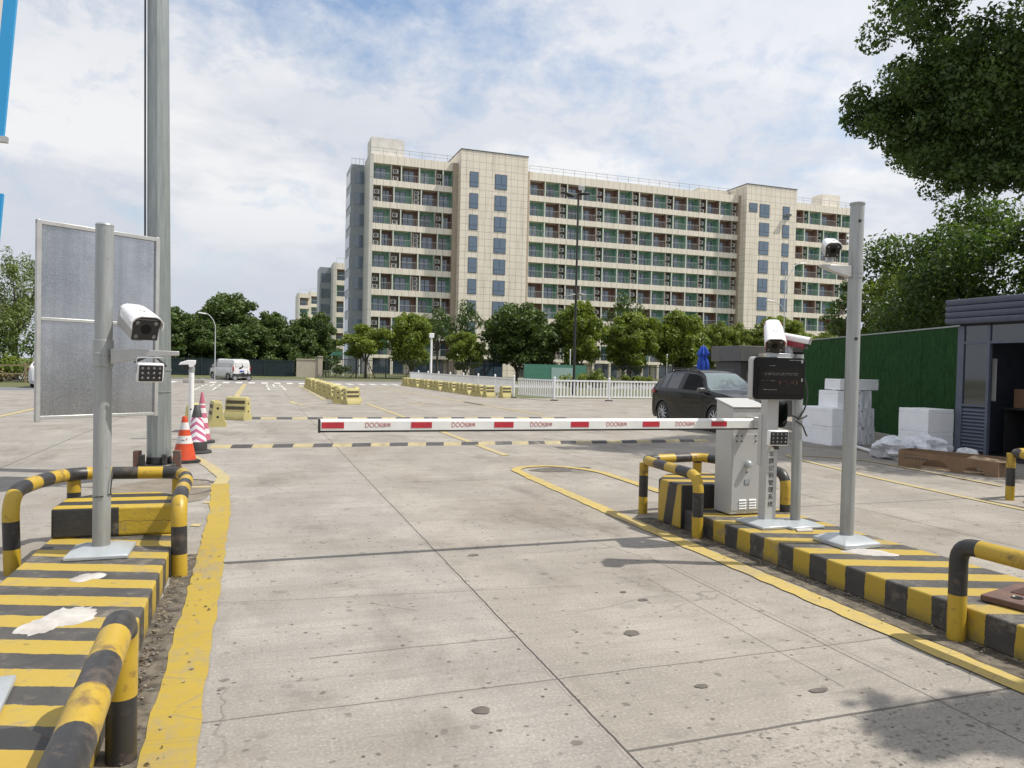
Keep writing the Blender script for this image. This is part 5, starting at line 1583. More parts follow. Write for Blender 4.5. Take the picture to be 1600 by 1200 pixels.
foambox('upper film wrapped white foam box beside the grey booth corner', (13.36, 11.90, .47), (.70, .74, .47))

# plastic film and bag
def crumple(mb, c, r, sq, seed, n1=26, n2=18, amp=.34):
    rr_ = random.Random(seed); ph = [(rr_.uniform(0, 6.28), rr_.uniform(1.5, 6), rr_.uniform(1.5, 6), rr_.uniform(-3, 3)) for _ in range(9)]
    vs = []
    for i in range(n2 + 1):
        th = math.pi * i / n2
        for k in range(n1):
            a = 2 * math.pi * k / n1
            dx_, dy_, dz_ = math.sin(th) * math.cos(a), math.sin(th) * math.sin(a), math.cos(th)
            q = 1 + amp * sum(math.sin(p0 + f1_ * dx_ * 2 + f2_ * dy_ * 2 + f3_ * dz_ * 2) for p0, f1_, f2_, f3_ in ph) / 5
            q += rr_.uniform(-.05, .05)
            vs.append((c[0] + r * q * dx_ * sq[0], c[1] + r * q * dy_ * sq[1], max(.004, c[2] + r * q * dz_ * sq[2])))
    fs = [(i * n1 + k, (i + 1) * n1 + k, (i + 1) * n1 + (k + 1) % n1, i * n1 + (k + 1) % n1) for i in range(n2) for k in range(n1)]
    mb.add(vs, fs)


M['film'] = mat('plastic_film', (0.72, 0.73, 0.76), (0.58, 0.59, 0.62), 8, .35)
mb = MB(); crumple(mb, (11.72, 11.15, .17), .36, (1.0, 1.1, .60), 3)
tag(mb.build('plastic_bag', M['film'], None, 0, 20), 'crumpled white plastic bag at the left end of the torn cardboard box', 'plastic bag')
mb = MB(); crumple(mb, (12.30, 10.95, .24), .38, (.9, 1.2, .55), 8, 30, 18, .38)
tag(mb.build('plastic_film', M['film'], None, 0, 20), 'loose sheet of white packing film heaped against the wrapped foam boxes', 'plastic film')
mb = MB(); crumple(mb, (12.55, 10.25, .16), .17, (1.2, 1.0, .8), 12, 20, 12, .4)
tag(mb.build('plastic_film', M['film'], None, 0, 20), 'small white film scrap behind the torn cardboard box by the booth corner', 'plastic film')
mb = MB(); mb.cyl((12.45, 12.9, .05), (12.0, 11.9, .04), .035, None, 12)
tag(mb.build('white_tube', M['white'], None), 'white plastic tube lying on the ground between foam stack and bag', 'tube')

# cardboard box
M['card'] = mat('cardboard', (0.235, 0.150, 0.088), (0.19, 0.12, 0.07), 5, .85)
M['cardin'] = mat('cardboard_inside', (0.30, 0.215, 0.14), (0.25, 0.175, 0.11), 5, .85)
Cb = Vector((10.86, 10.22, 0)); Cd = Vector((11.36, 8.72, 0)); cu2 = (Cd - Cb).normalized(); cl = (Cd - Cb).length
t = thing('cardboard_box', 'long torn open brown cardboard box lying in front of the grey booth', 'cardboard box', Cb, math.atan2(cu2.y, cu2.x))
ch = .30; dp = .50
arc = lambda cx, r: [(cx + r * math.cos(a), max(0.002, r * .75 * math.sin(a))) for a in np.linspace(0, math.pi, 9)]
poly = [(0, .002), (0, ch), (cl, ch * .82), (cl, .002)] + arc(1.22, .17) + arc(.62, .24)
mb = MB(); mb.prism(poly, .008, (0, 0, 0), (1, 0, 0), (0, 0, 1), (0, 1, 0)); mb.build('front_side', M['card'], t, 0, 0)
mb = MB(); mb.box(.0, cl, dp - .008, dp, .002, ch); mb.build('back_side', M['card'], t)
mb = MB(); mb.box(.0, .008, .0085, dp - .0085, .002, ch); mb.build('end_side', M['card'], t)
mb = MB(); mb.box(cl - .008, cl, .0085, dp - .0085, .002, ch * .8); mb.build('end_side', M['card'], t)
mb = MB(); mb.box(0.01, cl - .01, .0085, dp - .0085, .003, .010); mb.build('bottom', M['cardin'], t)
mb = MB(); mb.add([(1.08, .0, ch * .86), (cl, 0, ch * .82), (cl + .16, .30, ch * .80), (1.12, .28, ch * 1.0)], [(0, 1, 2, 3)]); f_ = mb.build('flap', M['cardin'], t); sd = f_.modifiers.new('thickness', 'SOLIDIFY'); sd.thickness = .007
mb = MB(); mb.add([(.0, dp, ch), (1.0, dp, ch), (.95, dp + .2, ch * .8), (.05, dp + .2, ch * .75)], [(0, 1, 2, 3)]); f_ = mb.build('flap', M['cardin'], t); sd = f_.modifiers.new('thickness', 'SOLIDIFY'); sd.thickness = .007
mb = MB()
for k in range(7): mb.box(.10 + k * .06, .14 + k * .06, -.0012, -.0002, ch * .52, ch * .60)
for k in range(5): mb.box(.10 + k * .05, .13 + k * .05, -.0012, -.0002, ch * .74, ch * .78)
mb.build('printed_marks', M['conedark'], t)
mb = MB(); mb.obox((1.30, .22, .13), (.20, .18, .14), .3); mb.build('packing_block', M['film'], t, .03)

# guard booth
M['boothblue'] = mat('booth_blue_grey', (0.105, 0.122, 0.165), (0.085, 0.10, 0.14), 3, .42)
M['boothdark'] = mat('booth_interior', (0.030, 0.030, 0.033), None, 3, .7)
M['boothglass'] = glassmat('booth_glass', (0.012, 0.015, 0.018), .05, .8)
PBt = (13.7, 11.5, 0)
t = thing('guard_booth', 'blue grey guard booth with ribbed roof edge and louvred panel at the right edge', 'booth', PBt)
D_ = 4.2; Wb = 2.4
mb = MB(); mb.box(.0, Wb, -D_, 0, .0, .06); mb.build('floor', M['boothdark'], t)
mb = MB(); mb.box(.0, Wb, -.05, 0, .06, 2.66); mb.build('end_wall', M['boothblue'], t)
mb = MB(); mb.box(.0, Wb, -D_, -D_ + .05, .06, 2.66); mb.build('end_wall', M['boothblue'], t)
mb = MB(); mb.box(Wb - .05, Wb, -D_ + .051, -.051, .06, 2.66); mb.build('back_wall', M['boothdark'], t)
mb = MB(); mb.box(.02, Wb - .02, -D_ + .02, -.02, 2.665, 2.72); mb.build('ceiling', M['boothdark'], t)
mb = MB()
for k in range(4):
    mb.prism([(-.13, 0), (-.17, .06), (-.17, .105), (-.11, .125), (Wb + .1, .125), (Wb + .1, 0)], D_ + .36, (0, -D_ - .18, 2.70 + k * .127), (1, 0, 0), (0, 0, 1), (0, 1, 0))
mb.build('roof', M['boothblue'], t, .006)
for (y0_, y1_) in ((-.15, -.052), (-.72, -.66), (-2.05, -1.98), (-3.2, -3.13), (-D_ + .052, -D_ + .15)):
    mb = MB(); mb.box(-.012, .07, y0_, y1_, .06, 2.66); mb.build('post', M['boothblue'], t, .006)
mb = MB(); mb.box(-.006, .05, -.659, -.151, 1.02, 1.07); mb.build('sill_rail', M['boothblue'], t, .004)
mb = MB(); mb.box(-.006, .05, -1.979, -.721, 2.29, 2.34); mb.box(-.006, .05, -.659, -.151, 2.29, 2.34); mb.build('head_rail', M['boothblue'], t, .004)
mb = MB(); mb.box(.02, .028, -.658, -.152, 1.071, 2.289); mb.build('window', M['boothglass'], t)
mb = MB(); mb.box(.02, .028, -1.978, -.152, 2.341, 2.655); mb.build('transom_window', M['boothglass'], t)
mb = MB()
for k in range(12): mb.prism([(0.035, 0), (-.004, .0), (-.004, .012), (.035, .062)], .50, (0, -.656, .14 + k * .072), (1, 0, 0), (0, 0, 1), (0, 1, 0))
mb.build('louvred_panel', M['boothblue'], t)
mb = MB(); mb.box(.04, .05, -.656, -.154, .06, 1.02); mb.build('louvre_backing', M['boothdark'], t)
mb = MB(); mb.box(-.004, .04, -D_ + .151, -3.201, .06, 1.0); mb.build('lower_panel', M['boothblue'], t)
mb = MB(); mb.box(.02, .028, -D_ + .151, -3.201, 1.0, 2.655); mb.build('window', M['boothglass'], t)
t2 = thing('desk', 'dark desk inside the guard booth carrying a brown carton', 'desk', (14.35, 10.35, .06))
mb = MB(); mb.box(-.05, .55, -.9, .62, .92, .96); mb.build('desktop', M['boothdark'], t2, .006)
mb = MB(); mb.box(.0, .5, -.86, -.82, 0.001, .919); mb.build('leg', M['boothdark'], t2)
mb = MB(); mb.box(.0, .5, .54, .58, 0.001, .919); mb.build('leg', M['boothdark'], t2)
mb = MB(); mb.box(-.18, .22, -.34, .34, .001, .38)
o = mb.build('carton', mat('brown_carton', (0.20, 0.115, 0.07), None, 5, .8), None, .006); o.location = (14.55, 10.42, 1.021)
tag(o, 'brown carton standing on the desk inside the guard booth', 'carton')
t2 = thing('white_cabinet', 'pale cabinet panel leaning inside the guard booth doorway', 'cabinet', (14.15, 9.55, .06))
mb = MB(); mb.box(-.1, .3, -.35, .35, .001, .95); mb.build('case', M['boxgrey'], t2, .01); mb = MB(); mb.box(-.112, -.101, -.30, .30, .05, .90); mb.build('door', M['plate'], t2, .004)
t2 = thing('pinned_notice', 'blue and white notice standing inside the booth window', 'notice', (14.05, 11.2, 1.0))
mb = MB(); mb.box(0, .01, -.09, .05, .28, .95); mb.build('blue_sheet', mat('notice_blue', (0.08, 0.15, 0.42), (0.3, 0.36, 0.5), 14, .5), t2); mb = MB(); mb.box(0, .01, -.30, -.21, .15, 1.0); mb.build('white_sheet', M['white'], t2)

# ------------------------------------------------------------------ the hotel and buildings behind
M['tile'] = tile_wall('hotel_tile', (0.79, 0.725, 0.61), (0.76, 0.695, 0.58))
M['band'] = tile_wall('hotel_band_tile', (0.79, 0.73, 0.62), (0.765, 0.705, 0.595), 1.05, 40.0)
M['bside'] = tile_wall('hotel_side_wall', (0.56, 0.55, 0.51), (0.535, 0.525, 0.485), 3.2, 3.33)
M['greenp'] = mat('balcony_green', (0.22, 0.40, 0.315), (0.19, 0.36, 0.28), 2, .6)
M['brownp'] = mat('balcony_brown', (0.23, 0.145, 0.115), (0.20, 0.125, 0.10), 2, .6)
M['taupe'] = mat('service_recess', (0.33, 0.29, 0.245), (0.29, 0.25, 0.21), 2, .7)
M['hglass'] = glassmat('hotel_glass', (0.055, 0.095, 0.145), .06, .9)
M['hglass2'] = glassmat('hotel_glass_curtained', (0.20, 0.24, 0.26), .10, .7)
M['hglass3'] = glassmat('hotel_glass_dark', (0.022, 0.032, 0.045), .06, .8)
M['hframe'] = mat('window_frame_dark', (0.05, 0.06, 0.07), None, 5, .5)
M['pier'] = mat('balcony_pier', (0.60, 0.64, 0.55), (0.52, 0.56, 0.47), 2, .6)
M['hrail'] = mat('balcony_rail', (0.40, 0.42, 0.43), None, 5, .5)
M['acwhite'] = mat('air_conditioner', (0.60, 0.59, 0.56), (0.52, 0.51, 0.48), 4, .5)
M['bluegl'] = glassmat('stair_glass', (0.06, 0.095, 0.135), .10, .8)
M['greygl'] = mat('stair_spandrel', (0.27, 0.30, 0.315), (0.23, 0.26, 0.275), 2, .4)
HX, HY = 16.0, 114.0
hotel = thing('hotel_building', 'nine storey beige tiled hotel with rows of green and brown balconies beyond the trees', 'building', (HX, HY, 0))
OFF = (HX, HY, 0)
TOP = [32.15 - 3.325 * k for k in range(9)]
OPN = 2.42
RD = 1.45                                                      # recess depth
mb = MB(); mb.box(16.6, 107.6, HY + RD + .02, HY + 15, .11, 33.2); mb.build('core_wall', M['tile'], hotel, 0, 0, None, OFF)
wings = {'a': (16.0, 28.9), 'b': (41.7, 81.9), 'c': (94.2, 107.8)}
for wn_, (x0, x1) in wings.items():
    zt_ = 33.45
    for k in range(10):
        hi = zt_ if k == 0 else TOP[k - 1] - OPN
        lo = TOP[k] if k < 9 else 2.62
        if k == 9: hi = 3.12
        mb = MB(); mb.box(x0, x1, HY, HY + RD, lo, hi if k else zt_)
        mb.build('floor_band', M['band'], hotel, 0, 0, None, OFF)
    mb = MB()
    for q in range(int((x1 - x0) / 2.0) + 1): mb.box(x0 + q * 2.0, x0 + q * 2.0 + .05, HY + .1, HY + .15, 33.45, 34.5)
    mb.box(x0, x1, HY + .1, HY + .15, 34.45, 34.51); mb.box(x0, x1, HY + .1, HY + .15, 34.0, 34.04)
    mb.build('roof_railing', M['hrail'], hotel, 0, 0, None, OFF)
# end walls, recess slots and the two stair towers
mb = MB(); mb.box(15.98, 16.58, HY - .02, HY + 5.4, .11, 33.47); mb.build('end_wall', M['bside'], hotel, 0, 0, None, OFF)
for x0, x1 in ((28.9, 29.7), (40.75, 41.7), (81.9, 82.2), (93.0, 94.2)):
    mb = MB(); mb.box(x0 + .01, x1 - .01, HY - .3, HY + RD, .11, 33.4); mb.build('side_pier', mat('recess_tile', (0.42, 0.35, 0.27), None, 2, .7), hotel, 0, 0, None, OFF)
for x0, x1 in ((29.72, 40.74), (82.2, 93.0)):
    mb = MB(); mb.box(x0, x1, HY - 2.0, HY + 8, .11, 35.15)
    tw_ = mb.build('stair_tower', M['tile'], hotel, 0, 0, None, OFF)
    mb = MB(); mb.box(x0 - .08, x1 + .08, HY - 2.08, HY + 8.08, 35.15, 35.27); mb.build('parapet_cap', M['hframe'], tw_, 0, 0, None, OFF)
n_win = 0


def tower_window(x0, x1, z0, z1, mull=True):
    yy = HY - 2.0
    mb = MB(); mb.box(x0, x1, yy - .05, yy - .004, z0, z1)
    mb.box(x0 + .06, x1 - .06, yy - .07, yy - .052, z0 + .06, z0 + (z1 - z0) * .30 - .03, 1)
    if mull:
        xm = (x0 + x1) / 2
        mb.box(x0 + .06, xm - .03, yy - .07, yy - .052, z0 + (z1 - z0) * .30 + .03, z1 - .06, 1); mb.box(xm + .03, x1 - .06, yy - .07, yy - .052, z0 + (z1 - z0) * .30 + .03, z1 - .06, 1)
    else: mb.box(x0 + .06, x1 - .06, yy - .07, yy - .052, z0 + (z1 - z0) * .30 + .03, z1 - .06, 1)
    return mb.build('tower_window', [M['hframe'], M['hglass']], hotel, 0, 0, None, OFF)


for k in range(9):
    z1_ = TOP[k] - .25; z0_ = z1_ - 2.35
    tower_window(31.15, 32.55, z0_, z1_, False); tower_window(35.25, 37.24, z0_, z1_)
    tower_window(85.0, 87.1, z0_, z1_); tower_window(90.0, 91.5, z0_, z1_, False)
tower_window(82.75, 84.5, 30.35, 31.9, False)
mb = MB(); mb.obox((90.75, HY - 2.45, 30.2), (1.3, .9, .06), 0, 0, Matrix.Rotation(-.5, 3, 'X')); mb.build('open_sash', M['hglass'], hotel, 0, 0, None, OFF)


def bay(target, x0, x1, k, green, left_win, mis):
    """one balcony: coloured back and side walls, door window, piers and railing; returns separate builders"""
    z1_ = TOP[k]; z0_ = z1_ - OPN
    yb = HY + RD
    W, G_, R2 = target
    w_, gl_, fr_, rl_, pr_ = mis
    W.box(x0 + .01, x1 - .01, yb - .06, yb, z0_, z1_, w_)
    W.box(x0 + .01, x0 + .07, HY + .12, yb - .061, z0_, z1_, w_); W.box(x1 - .07, x1 - .01, HY + .12, yb - .061, z0_, z1_, w_)
    W.box(x0 - .11, x0 + .09, HY + .03, HY + .119, z0_, z1_, pr_)
    ww = min(1.75, (x1 - x0) * .62)
    wx = x0 + .25 if left_win else (x0 + x1 - ww) / 2
    G_.box(wx, wx + ww, yb - .12, yb - .061, z0_ + .02, z0_ + 2.0, fr_)
    for q in range(2): G_.box(wx + .06 + q * ww / 2, wx + ww / 2 - .06 + q * ww / 2, yb - .15, yb - .121, z0_ + .08, z0_ + 1.94, gl_)
    nb = int((x1 - x0) / .26)
    for q in range(nb): R2.box(x0 + .13 + q * .26, x0 + .155 + q * .26, HY + .06, HY + .085, z0_ + .04, z0_ + 1.0, rl_)
    R2.box(x0 + .1, x1 - .1, HY + .05, HY + .095, z0_ + 1.0, z0_ + 1.06, rl_)


def ac_slot(x0, x1, k, three):
    z1_ = TOP[k]; z0_ = z1_ - OPN; yb = HY + RD
    mb = MB(); mb.box(x0 + .01, x1 - .01, yb - .3, yb - .2, z0_, z1_); mb.box(x0 - .09, x0 + .09, HY + .035, yb - .21, z0_, z1_)
    mb.build('service_recess', M['taupe'], hotel, 0, 0, None, OFF)
    us = []
    nn_ = 3 if three else 2
    for q in range(nn_): us.append((x0 + .30, min(x1 - .1, x0 + 1.15), z0_ + .12 + q * (2.2 / nn_)))
    return us


bays = []; units = []
rb = random.Random(3)
for k in range(9):
    # wing a: the pattern alternates from floor to floor
    if k % 2 == 0:
        seq = [('b', 16.45, 19.2, 1), ('s', 19.3, 20.75), ('b', 20.85, 23.55, 0), ('b', 23.65, 26.1, 1), ('s', 26.2, 27.3), ('b', 27.4, 28.88, 0)]
    else:
        seq = [('s', 16.45, 17.75), ('b', 17.85, 19.55, 0), ('b', 19.75, 22.5, 1), ('s', 22.6, 23.9), ('b', 24.0, 26.6, 0), ('b', 26.7, 28.88, 1)]
    for e in seq:
        if e[0] == 'b': bays.append((e[1], e[2], k, e[3] if rb.random() > .08 else 1 - e[3], rb.random() < .3, 'a'))
        else: units += [u_ + (k,) for u_ in ac_slot(e[1], e[2], k, k % 2 == 1 and e[1] > 20)]
    # wing b: two balconies and one service slot, six times
    for j in range(6):
        xb = 41.75 + j * 6.70
        for (a, b_, s_) in ((0, 2.65, 0), (2.75, 5.35, 1)):
            gcol = ((j * 2 + s_ + k * 2 + (k // 2) + j) % 3) != 0
            bays.append((xb + a + .05, xb + b_, k, gcol, (s_ + j) % 2 == 0, 'b'))
        units += [u_ + (k,) for u_ in ac_slot(xb + 5.4, xb + 6.6, k, False)]
    for e in ([('b', 94.3, 96.3, 0), ('s', 96.4, 97.5), ('b', 97.6, 100.3, 1), ('b', 100.4, 103.9, 0), ('s', 104.0, 105.1), ('b', 105.2, 107.7, 1)] if k % 2 == 0 else
              [('b', 94.3, 96.6, 1), ('b', 96.7, 99.6, 0), ('s', 99.7, 101.0), ('b', 101.1, 104.4, 1), ('b', 104.5, 106.4, 0), ('s', 106.5, 107.7)]):
        if e[0] == 'b': bays.append((e[1], e[2], k, e[3], rb.random() < .5, 'c'))
        else: units += [u_ + (k,) for u_ in ac_slot(e[1], e[2], k, False)]
bays.sort(key=lambda q: (q[0] + q[2] * 2.0))
rest = (MB(), MB(), MB())
for i, (x0, x1, k, gcol, lw, wn_) in enumerate(bays):
    wm = M['greenp'] if gcol else M['brownp']
    if i < 100:
        tg = (MB(), MB(), MB())
        bay(tg, x0, x1, k, gcol, lw, (0, 0, 1, 0, 1))
        bo = tg[0].build('balcony', [wm, M['pier']], hotel, 0, 0, None, OFF)
        tg[1].build('balcony_window', [(M['hglass'], M['hglass'], M['hglass3'], M['hglass2'])[(i * 7 + k * 3) % 4 if (i * 5 + k) % 3 else 0], M['hframe']], bo, 0, 0, None, OFF)
        tg[2].build('balcony_railing', M['hrail'], bo, 0, 0, None, OFF)
    else:
        bay(rest, x0, x1, k, gcol, lw, (0 if gcol else 1, 0, 1, 0, 2))
for mb_, nm, ms_ in ((rest[0], 'balcony_walls', [M['greenp'], M['brownp'], M['pier']]), (rest[1], 'balcony_windows', [M['hglass'], M['hframe']]), (rest[2], 'balcony_railings', [M['hrail']])):
    o = mb_.build(nm, ms_, hotel, 0, 0, None, OFF); o['kind'] = 'stuff'
units.sort(key=lambda q: q[0] + q[3] * 1.5)
restu = MB()
for i, (x0, x1, z_, k) in enumerate(units):
    mb = MB() if i < 100 else restu
    y0_ = HY + .45
    mb.box(x0, x1, y0_, y0_ + .45, z_, z_ + .62, 0)
    cx_ = x0 + (x1 - x0) * .42
    mb.lathe([(0, -.012), (.24, -.012), (.25, -.002)], 14, 1, (cx_, y0_, z_ + .31), 'y'); mb.lathe([(.0, -.016), (.07, -.016)], 8, 0, (cx_, y0_, z_ + .31), 'y')
    if i < 100: mb.build('air_conditioner', [M['acwhite'], M['black']], hotel, 0, 0, None, OFF)
o = restu.build('air_conditioners', [M['acwhite'], M['black']], hotel, 0, 0, None, OFF); o['kind'] = 'stuff'
# ground floor behind the trees
mb = MB()
for q in range(30):
    mb = MB(); mb.box(16.6 + q * 3.1, 16.95 + q * 3.1, HY + .05, HY + .4, .11, 2.62); mb.build('ground_column', M['tile'], hotel, 0, 0, None, OFF)
for q in range(14):
    mb = MB(); mb.box(17.1 + q * 6.2, 21.9 + q * 6.2, HY + RD - .1, HY + RD - .02, .3, 2.5); mb.build('shopfront_window', M['hglass'], hotel, 0, 0, None, OFF)
mb = MB(); mb.box(16.3, 21.4, HY + 1, HY + 5, 33.2, 36.3); mb.build('roof_shed', mat('roof_shed_pale', (0.74, 0.72, 0.68), (0.60, 0.57, 0.52), 1, .7), hotel, 0, 0, None, OFF)
mb = MB(); mb.box(103.2, 107.4, HY + 3, HY + 6, 33.2, 36.5); mb.build('roof_shed', mat('roof_shed_beige', (0.74, 0.70, 0.62), None, 1, .7), hotel, 0, 0, None, OFF)
mb = MB(); mb.box(75.5, 82.1, HY + 3, HY + 8, 33.2, 34.9); mb.build('roof_shed', mat('roof_shed_grey', (0.62, 0.58, 0.50), None, 1, .7), hotel, 0, 0, None, OFF)
# glazed stair shaft on the left flank
mb = MB(); mb.box(13.9, 15.97, HY + 5.45, HY + 12, .11, 33.0)
sh = mb.build('stair_shaft', M['greygl'], hotel, 0, 0, None, OFF)
for k in range(9):
    z_ = TOP[k] - 2.1
    mb = MB(); mb.box(14.5, 15.9, HY + 5.38, HY + 5.44, z_, z_ + 1.9); mb.box(13.82, 13.895, HY + 5.7, HY + 11.5, z_, z_ + 1.9); mb.build('shaft_window', M['bluegl'], sh, 0, 0, None, OFF)
mb = MB(); mb.box(13.9, 15.97, HY + 5.5, HY + 5.55, 33.9, 33.96)
for q in range(4): mb.box(13.95 + q * .6, 14.0 + q * .6, HY + 5.5, HY + 5.55, 33, 33.9)
mb.build('shaft_railing', M['hrail'], sh, 0, 0, None, OFF)


def far_block(label, X, Y, H, nf, wdt, shaft=True):
    t = thing('apartment_building', label, 'building', (X, Y, 0))
    mb = MB(); mb.box(2.4 if shaft else 0, wdt, 1.3, 14, .11, H); mb.build('wall', M['tile'], t, 0, 0)
    mb = MB(); mb.box(2.35 if shaft else -.05, 2.9 if shaft else .5, -.05, 6, .11, H + .1); mb.build('end_wall', M['bside'], t, 0, 0)
    x0 = 2.92 if shaft else .52
    for k in range(nf):
        zt_ = H - 1.3 - k * 3.33
        mb = MB(); mb.box(x0, wdt, 0, 1.29, zt_, zt_ + 1.0 if k else H); mb.build('floor_band', M['band'], t, 0, 0)
        for q in range(int((wdt - x0) / 2.6)):
            a = x0 + q * 2.6
            mb = MB(); mb.box(a + .05, a + 2.55, 1.1, 1.28, zt_ - 2.33, zt_, 0); mb.box(a - .05, a + .15, .05, .2, zt_ - 2.33, zt_, 2); mb.box(a + .5, a + 2.0, 1.02, 1.09, zt_ - 2.3, zt_ - .4, 1)
            mb.box(a + .1, a + 2.5, .06, .1, zt_ - 1.33, zt_ - 1.27, 2)
            mb.build('balcony', [M['greenp'] if (q + k) % 2 else M['brownp'], M['hglass'], M['pier']], t, 0, 0)
    mb = MB()
    for q in range(int((wdt - x0) / 1.6)): mb.box(x0 + q * 1.6, x0 + q * 1.6 + .05, .1, .15, H, H + 1.0)
    mb.box(x0, wdt, .1, .15, H + 1.0, H + 1.06); mb.build('roof_railing', M['hrail'], t, 0, 0)
    if shaft:
        mb = MB(); mb.box(0, 2.34, 5.5, 12, .11, H - .4); sh = mb.build('stair_shaft', M['greygl'], t, 0, 0)
        for k in range(nf):
            mb = MB(); mb.box(.4, 2.2, 5.42, 5.49, H - 3.6 - k * 3.33, H - 1.7 - k * 3.33); mb.build('shaft_window', M['bluegl'], sh, 0, 0)
    return t


far_block('second beige balcony block half hidden behind the left end of the hotel', 12.9, 159.0, 22.6, 7, 14.0)
far_block('farthest pale block with a plain wall, leftmost of the buildings above the trees', 12.0, 234.0, 22.6, 7, 3.6, False)
far_block('far pale block with a slanted roof line between the farthest and the second block', 15.5, 236.5, 23.4, 7, 8.0, False)

# ------------------------------------------------------------------ street furniture beyond
M['lampblack'] = mat('lamp_pole_black', (0.020, 0.021, 0.023), None, 5, .5)
t = thing('lamp_mast', 'tall black lamp mast with paired flat heads in front of the hotel', 'street lamp', (18.72, 42.3, 0))
mb = MB(); mb.tube([(0, 0, 0), (0, 0, .9), (0, 0, .95), (0, 0, 12.4)], [.14, .14, .085, .055], 14); mb.build('pole', M['lampblack'], t, 0, 30)
mb = MB(); mb.tube([(-.75, 0, 12.15), (0, 0, 12.35), (.65, 0, 12.42)], .035, 8); mb.tube([(-.5, 0, 6.05), (0, 0, 6.3), (.45, 0, 6.2)], .03, 8); mb.build('arms', M['lampblack'], t)
for (a, z_, w_, rt_) in ((-.62, 12.28, .62, .28), (.38, 12.44, .80, -.06), (-.42, 6.12, .62, -.25), (.36, 6.22, .50, .20)):
    mb = MB(); mb.obox((a, 0, z_), (w_, .40, .07), 0, 0, Matrix.Rotation(rt_, 3, 'Y')); mb.build('lamp_head', M['lampblack'] if z_ > 8 else M['greymetal'], t, .015)
mb = MB(); mb.obox((.20, 0, 12.78), (.42, .06, .30)); mb.build('floodlight', M['greymetal'], t, .01)

M['lampgrey'] = mat('lamp_pole_grey', (0.52, 0.53, 0.53), None, 5, .4, .2)


def street_lamp(label, loc, h, arms, r=.06):
    t = thing('street_lamp', label, 'street lamp', loc)
    mb = MB(); mb.tube([(0, 0, 0), (0, 0, h)], [r, r * .6], 12); mb.build('pole', M['lampgrey'], t)
    for (dx_, z0_, z1_, ov) in arms:
        s_ = 1 if dx_ > 0 else -1
        mb = MB(); mb.tube(fillet([(0, 0, z0_), (s_ * abs(dx_) * .15, 0, z0_ + (z1_ - z0_) * .55), (dx_ * .65, 0, z1_), (dx_, 0, z1_ + ov)], 1.0, 6), r * .55, 8); ar = mb.build('arm', M['lampgrey'], t)
        mb = MB(); mb.obox((dx_ + s_ * .2, 0, z1_ + ov), (.62, .22, .10), 0, 0, Matrix.Rotation(-s_ * .12, 3, 'Y')); mb.build('lamp_head', M['white'], t, .03)
    return t


street_lamp('tall two armed grey street lamp behind the display screen', (38.6, 47.5, 0), 9.6, ((1.35, 7.6, 10.05, .15), (-1.15, 6.4, 7.05, .1)))
street_lamp('single curved grey street lamp in front of the left trees behind the white van', (-3.15, 67.0, 0), 4.6, ((-.85, 4.4, 5.45, .08),), .055)
street_lamp('thin grey street lamp between the left trees and the beige wall', (4.75, 92.0, 0), 5.6, ((.5, 5.4, 6.1, .02),), .05)
t = thing('camera_pole', 'white short pole with a small box on top in front of the hotel trees', 'pole', (14.4, 63.0, 0))
mb = MB(); mb.cyl((0, 0, 0), (0, 0, 4.0), .10, .085, 14); mb.build('pole', M['white'], t)
mb = MB(); mb.box(-.2, .2, -.15, .15, 4.0, 4.4); mb.build('head_box', M['white'], t, .03)
for k, (px_, py_, h_, lb) in enumerate(((9.9, 90.0, 9.2, 'thin pale pole in front of the left corner of the hotel'), (34.0, 78.0, 3.6, 'thin white post under the dark tree left of the black lamp mast'),
                                        (46.6, 78.0, 3.4, 'thin white post between two round trees right of the lamp mast'), (50.9, 78.0, 3.0, 'short white post beside the blue umbrella'))):
    t = thing('thin_post', lb, 'post', (px_, py_, .1)); mb = MB(); mb.cyl((0, 0, 0), (0, 0, h_), .07, .06, 10); mb.build('pole', M['white'], t)
    mb = MB(); mb.lathe([(.09, h_), (.10, h_ + .03), (.05, h_ + .1), (0, h_ + .11)], 10); mb.build('cap', M['white'], t)

t = thing('gate_wall', 'beige wall with a taller end pillar at the far side of the crossing', 'wall', (5.2, 79.5, .1))
M['wallbeige'] = mat('gate_wall_beige', (0.47, 0.42, 0.34), (0.42, 0.37, 0.30), 1.2, .8)
mb = MB(); mb.box(-1.15, .98, -.15, .15, 0, 1.80); mb.build('wall_body', M['wallbeige'], t, .01)
mb = MB(); mb.box(-1.2, .98, -.2, .2, 1.802, 1.90); mb.build('coping', M['wallbeige'], t, .02)
mb = MB(); mb.box(.985, 1.45, -.25, .25, 0, 2.12); mb.build('pillar', M['wallbeige'], t, .01)
mb = MB(); mb.box(.93, 1.50, -.3, .3, 2.121, 2.22); mb.build('pillar_cap', M['wallbeige'], t, .02)

M['fencedark'] = mat('fence_dark', (0.016, 0.020, 0.022), None, 5, .6)
M['fenceteal'] = mat('fence_teal', (0.022, 0.040, 0.048), (0.016, 0.03, 0.036), 3, .7)
M['netgreen'] = mat('net_green', (0.065, 0.20, 0.145), (0.05, 0.16, 0.115), 4, .85)


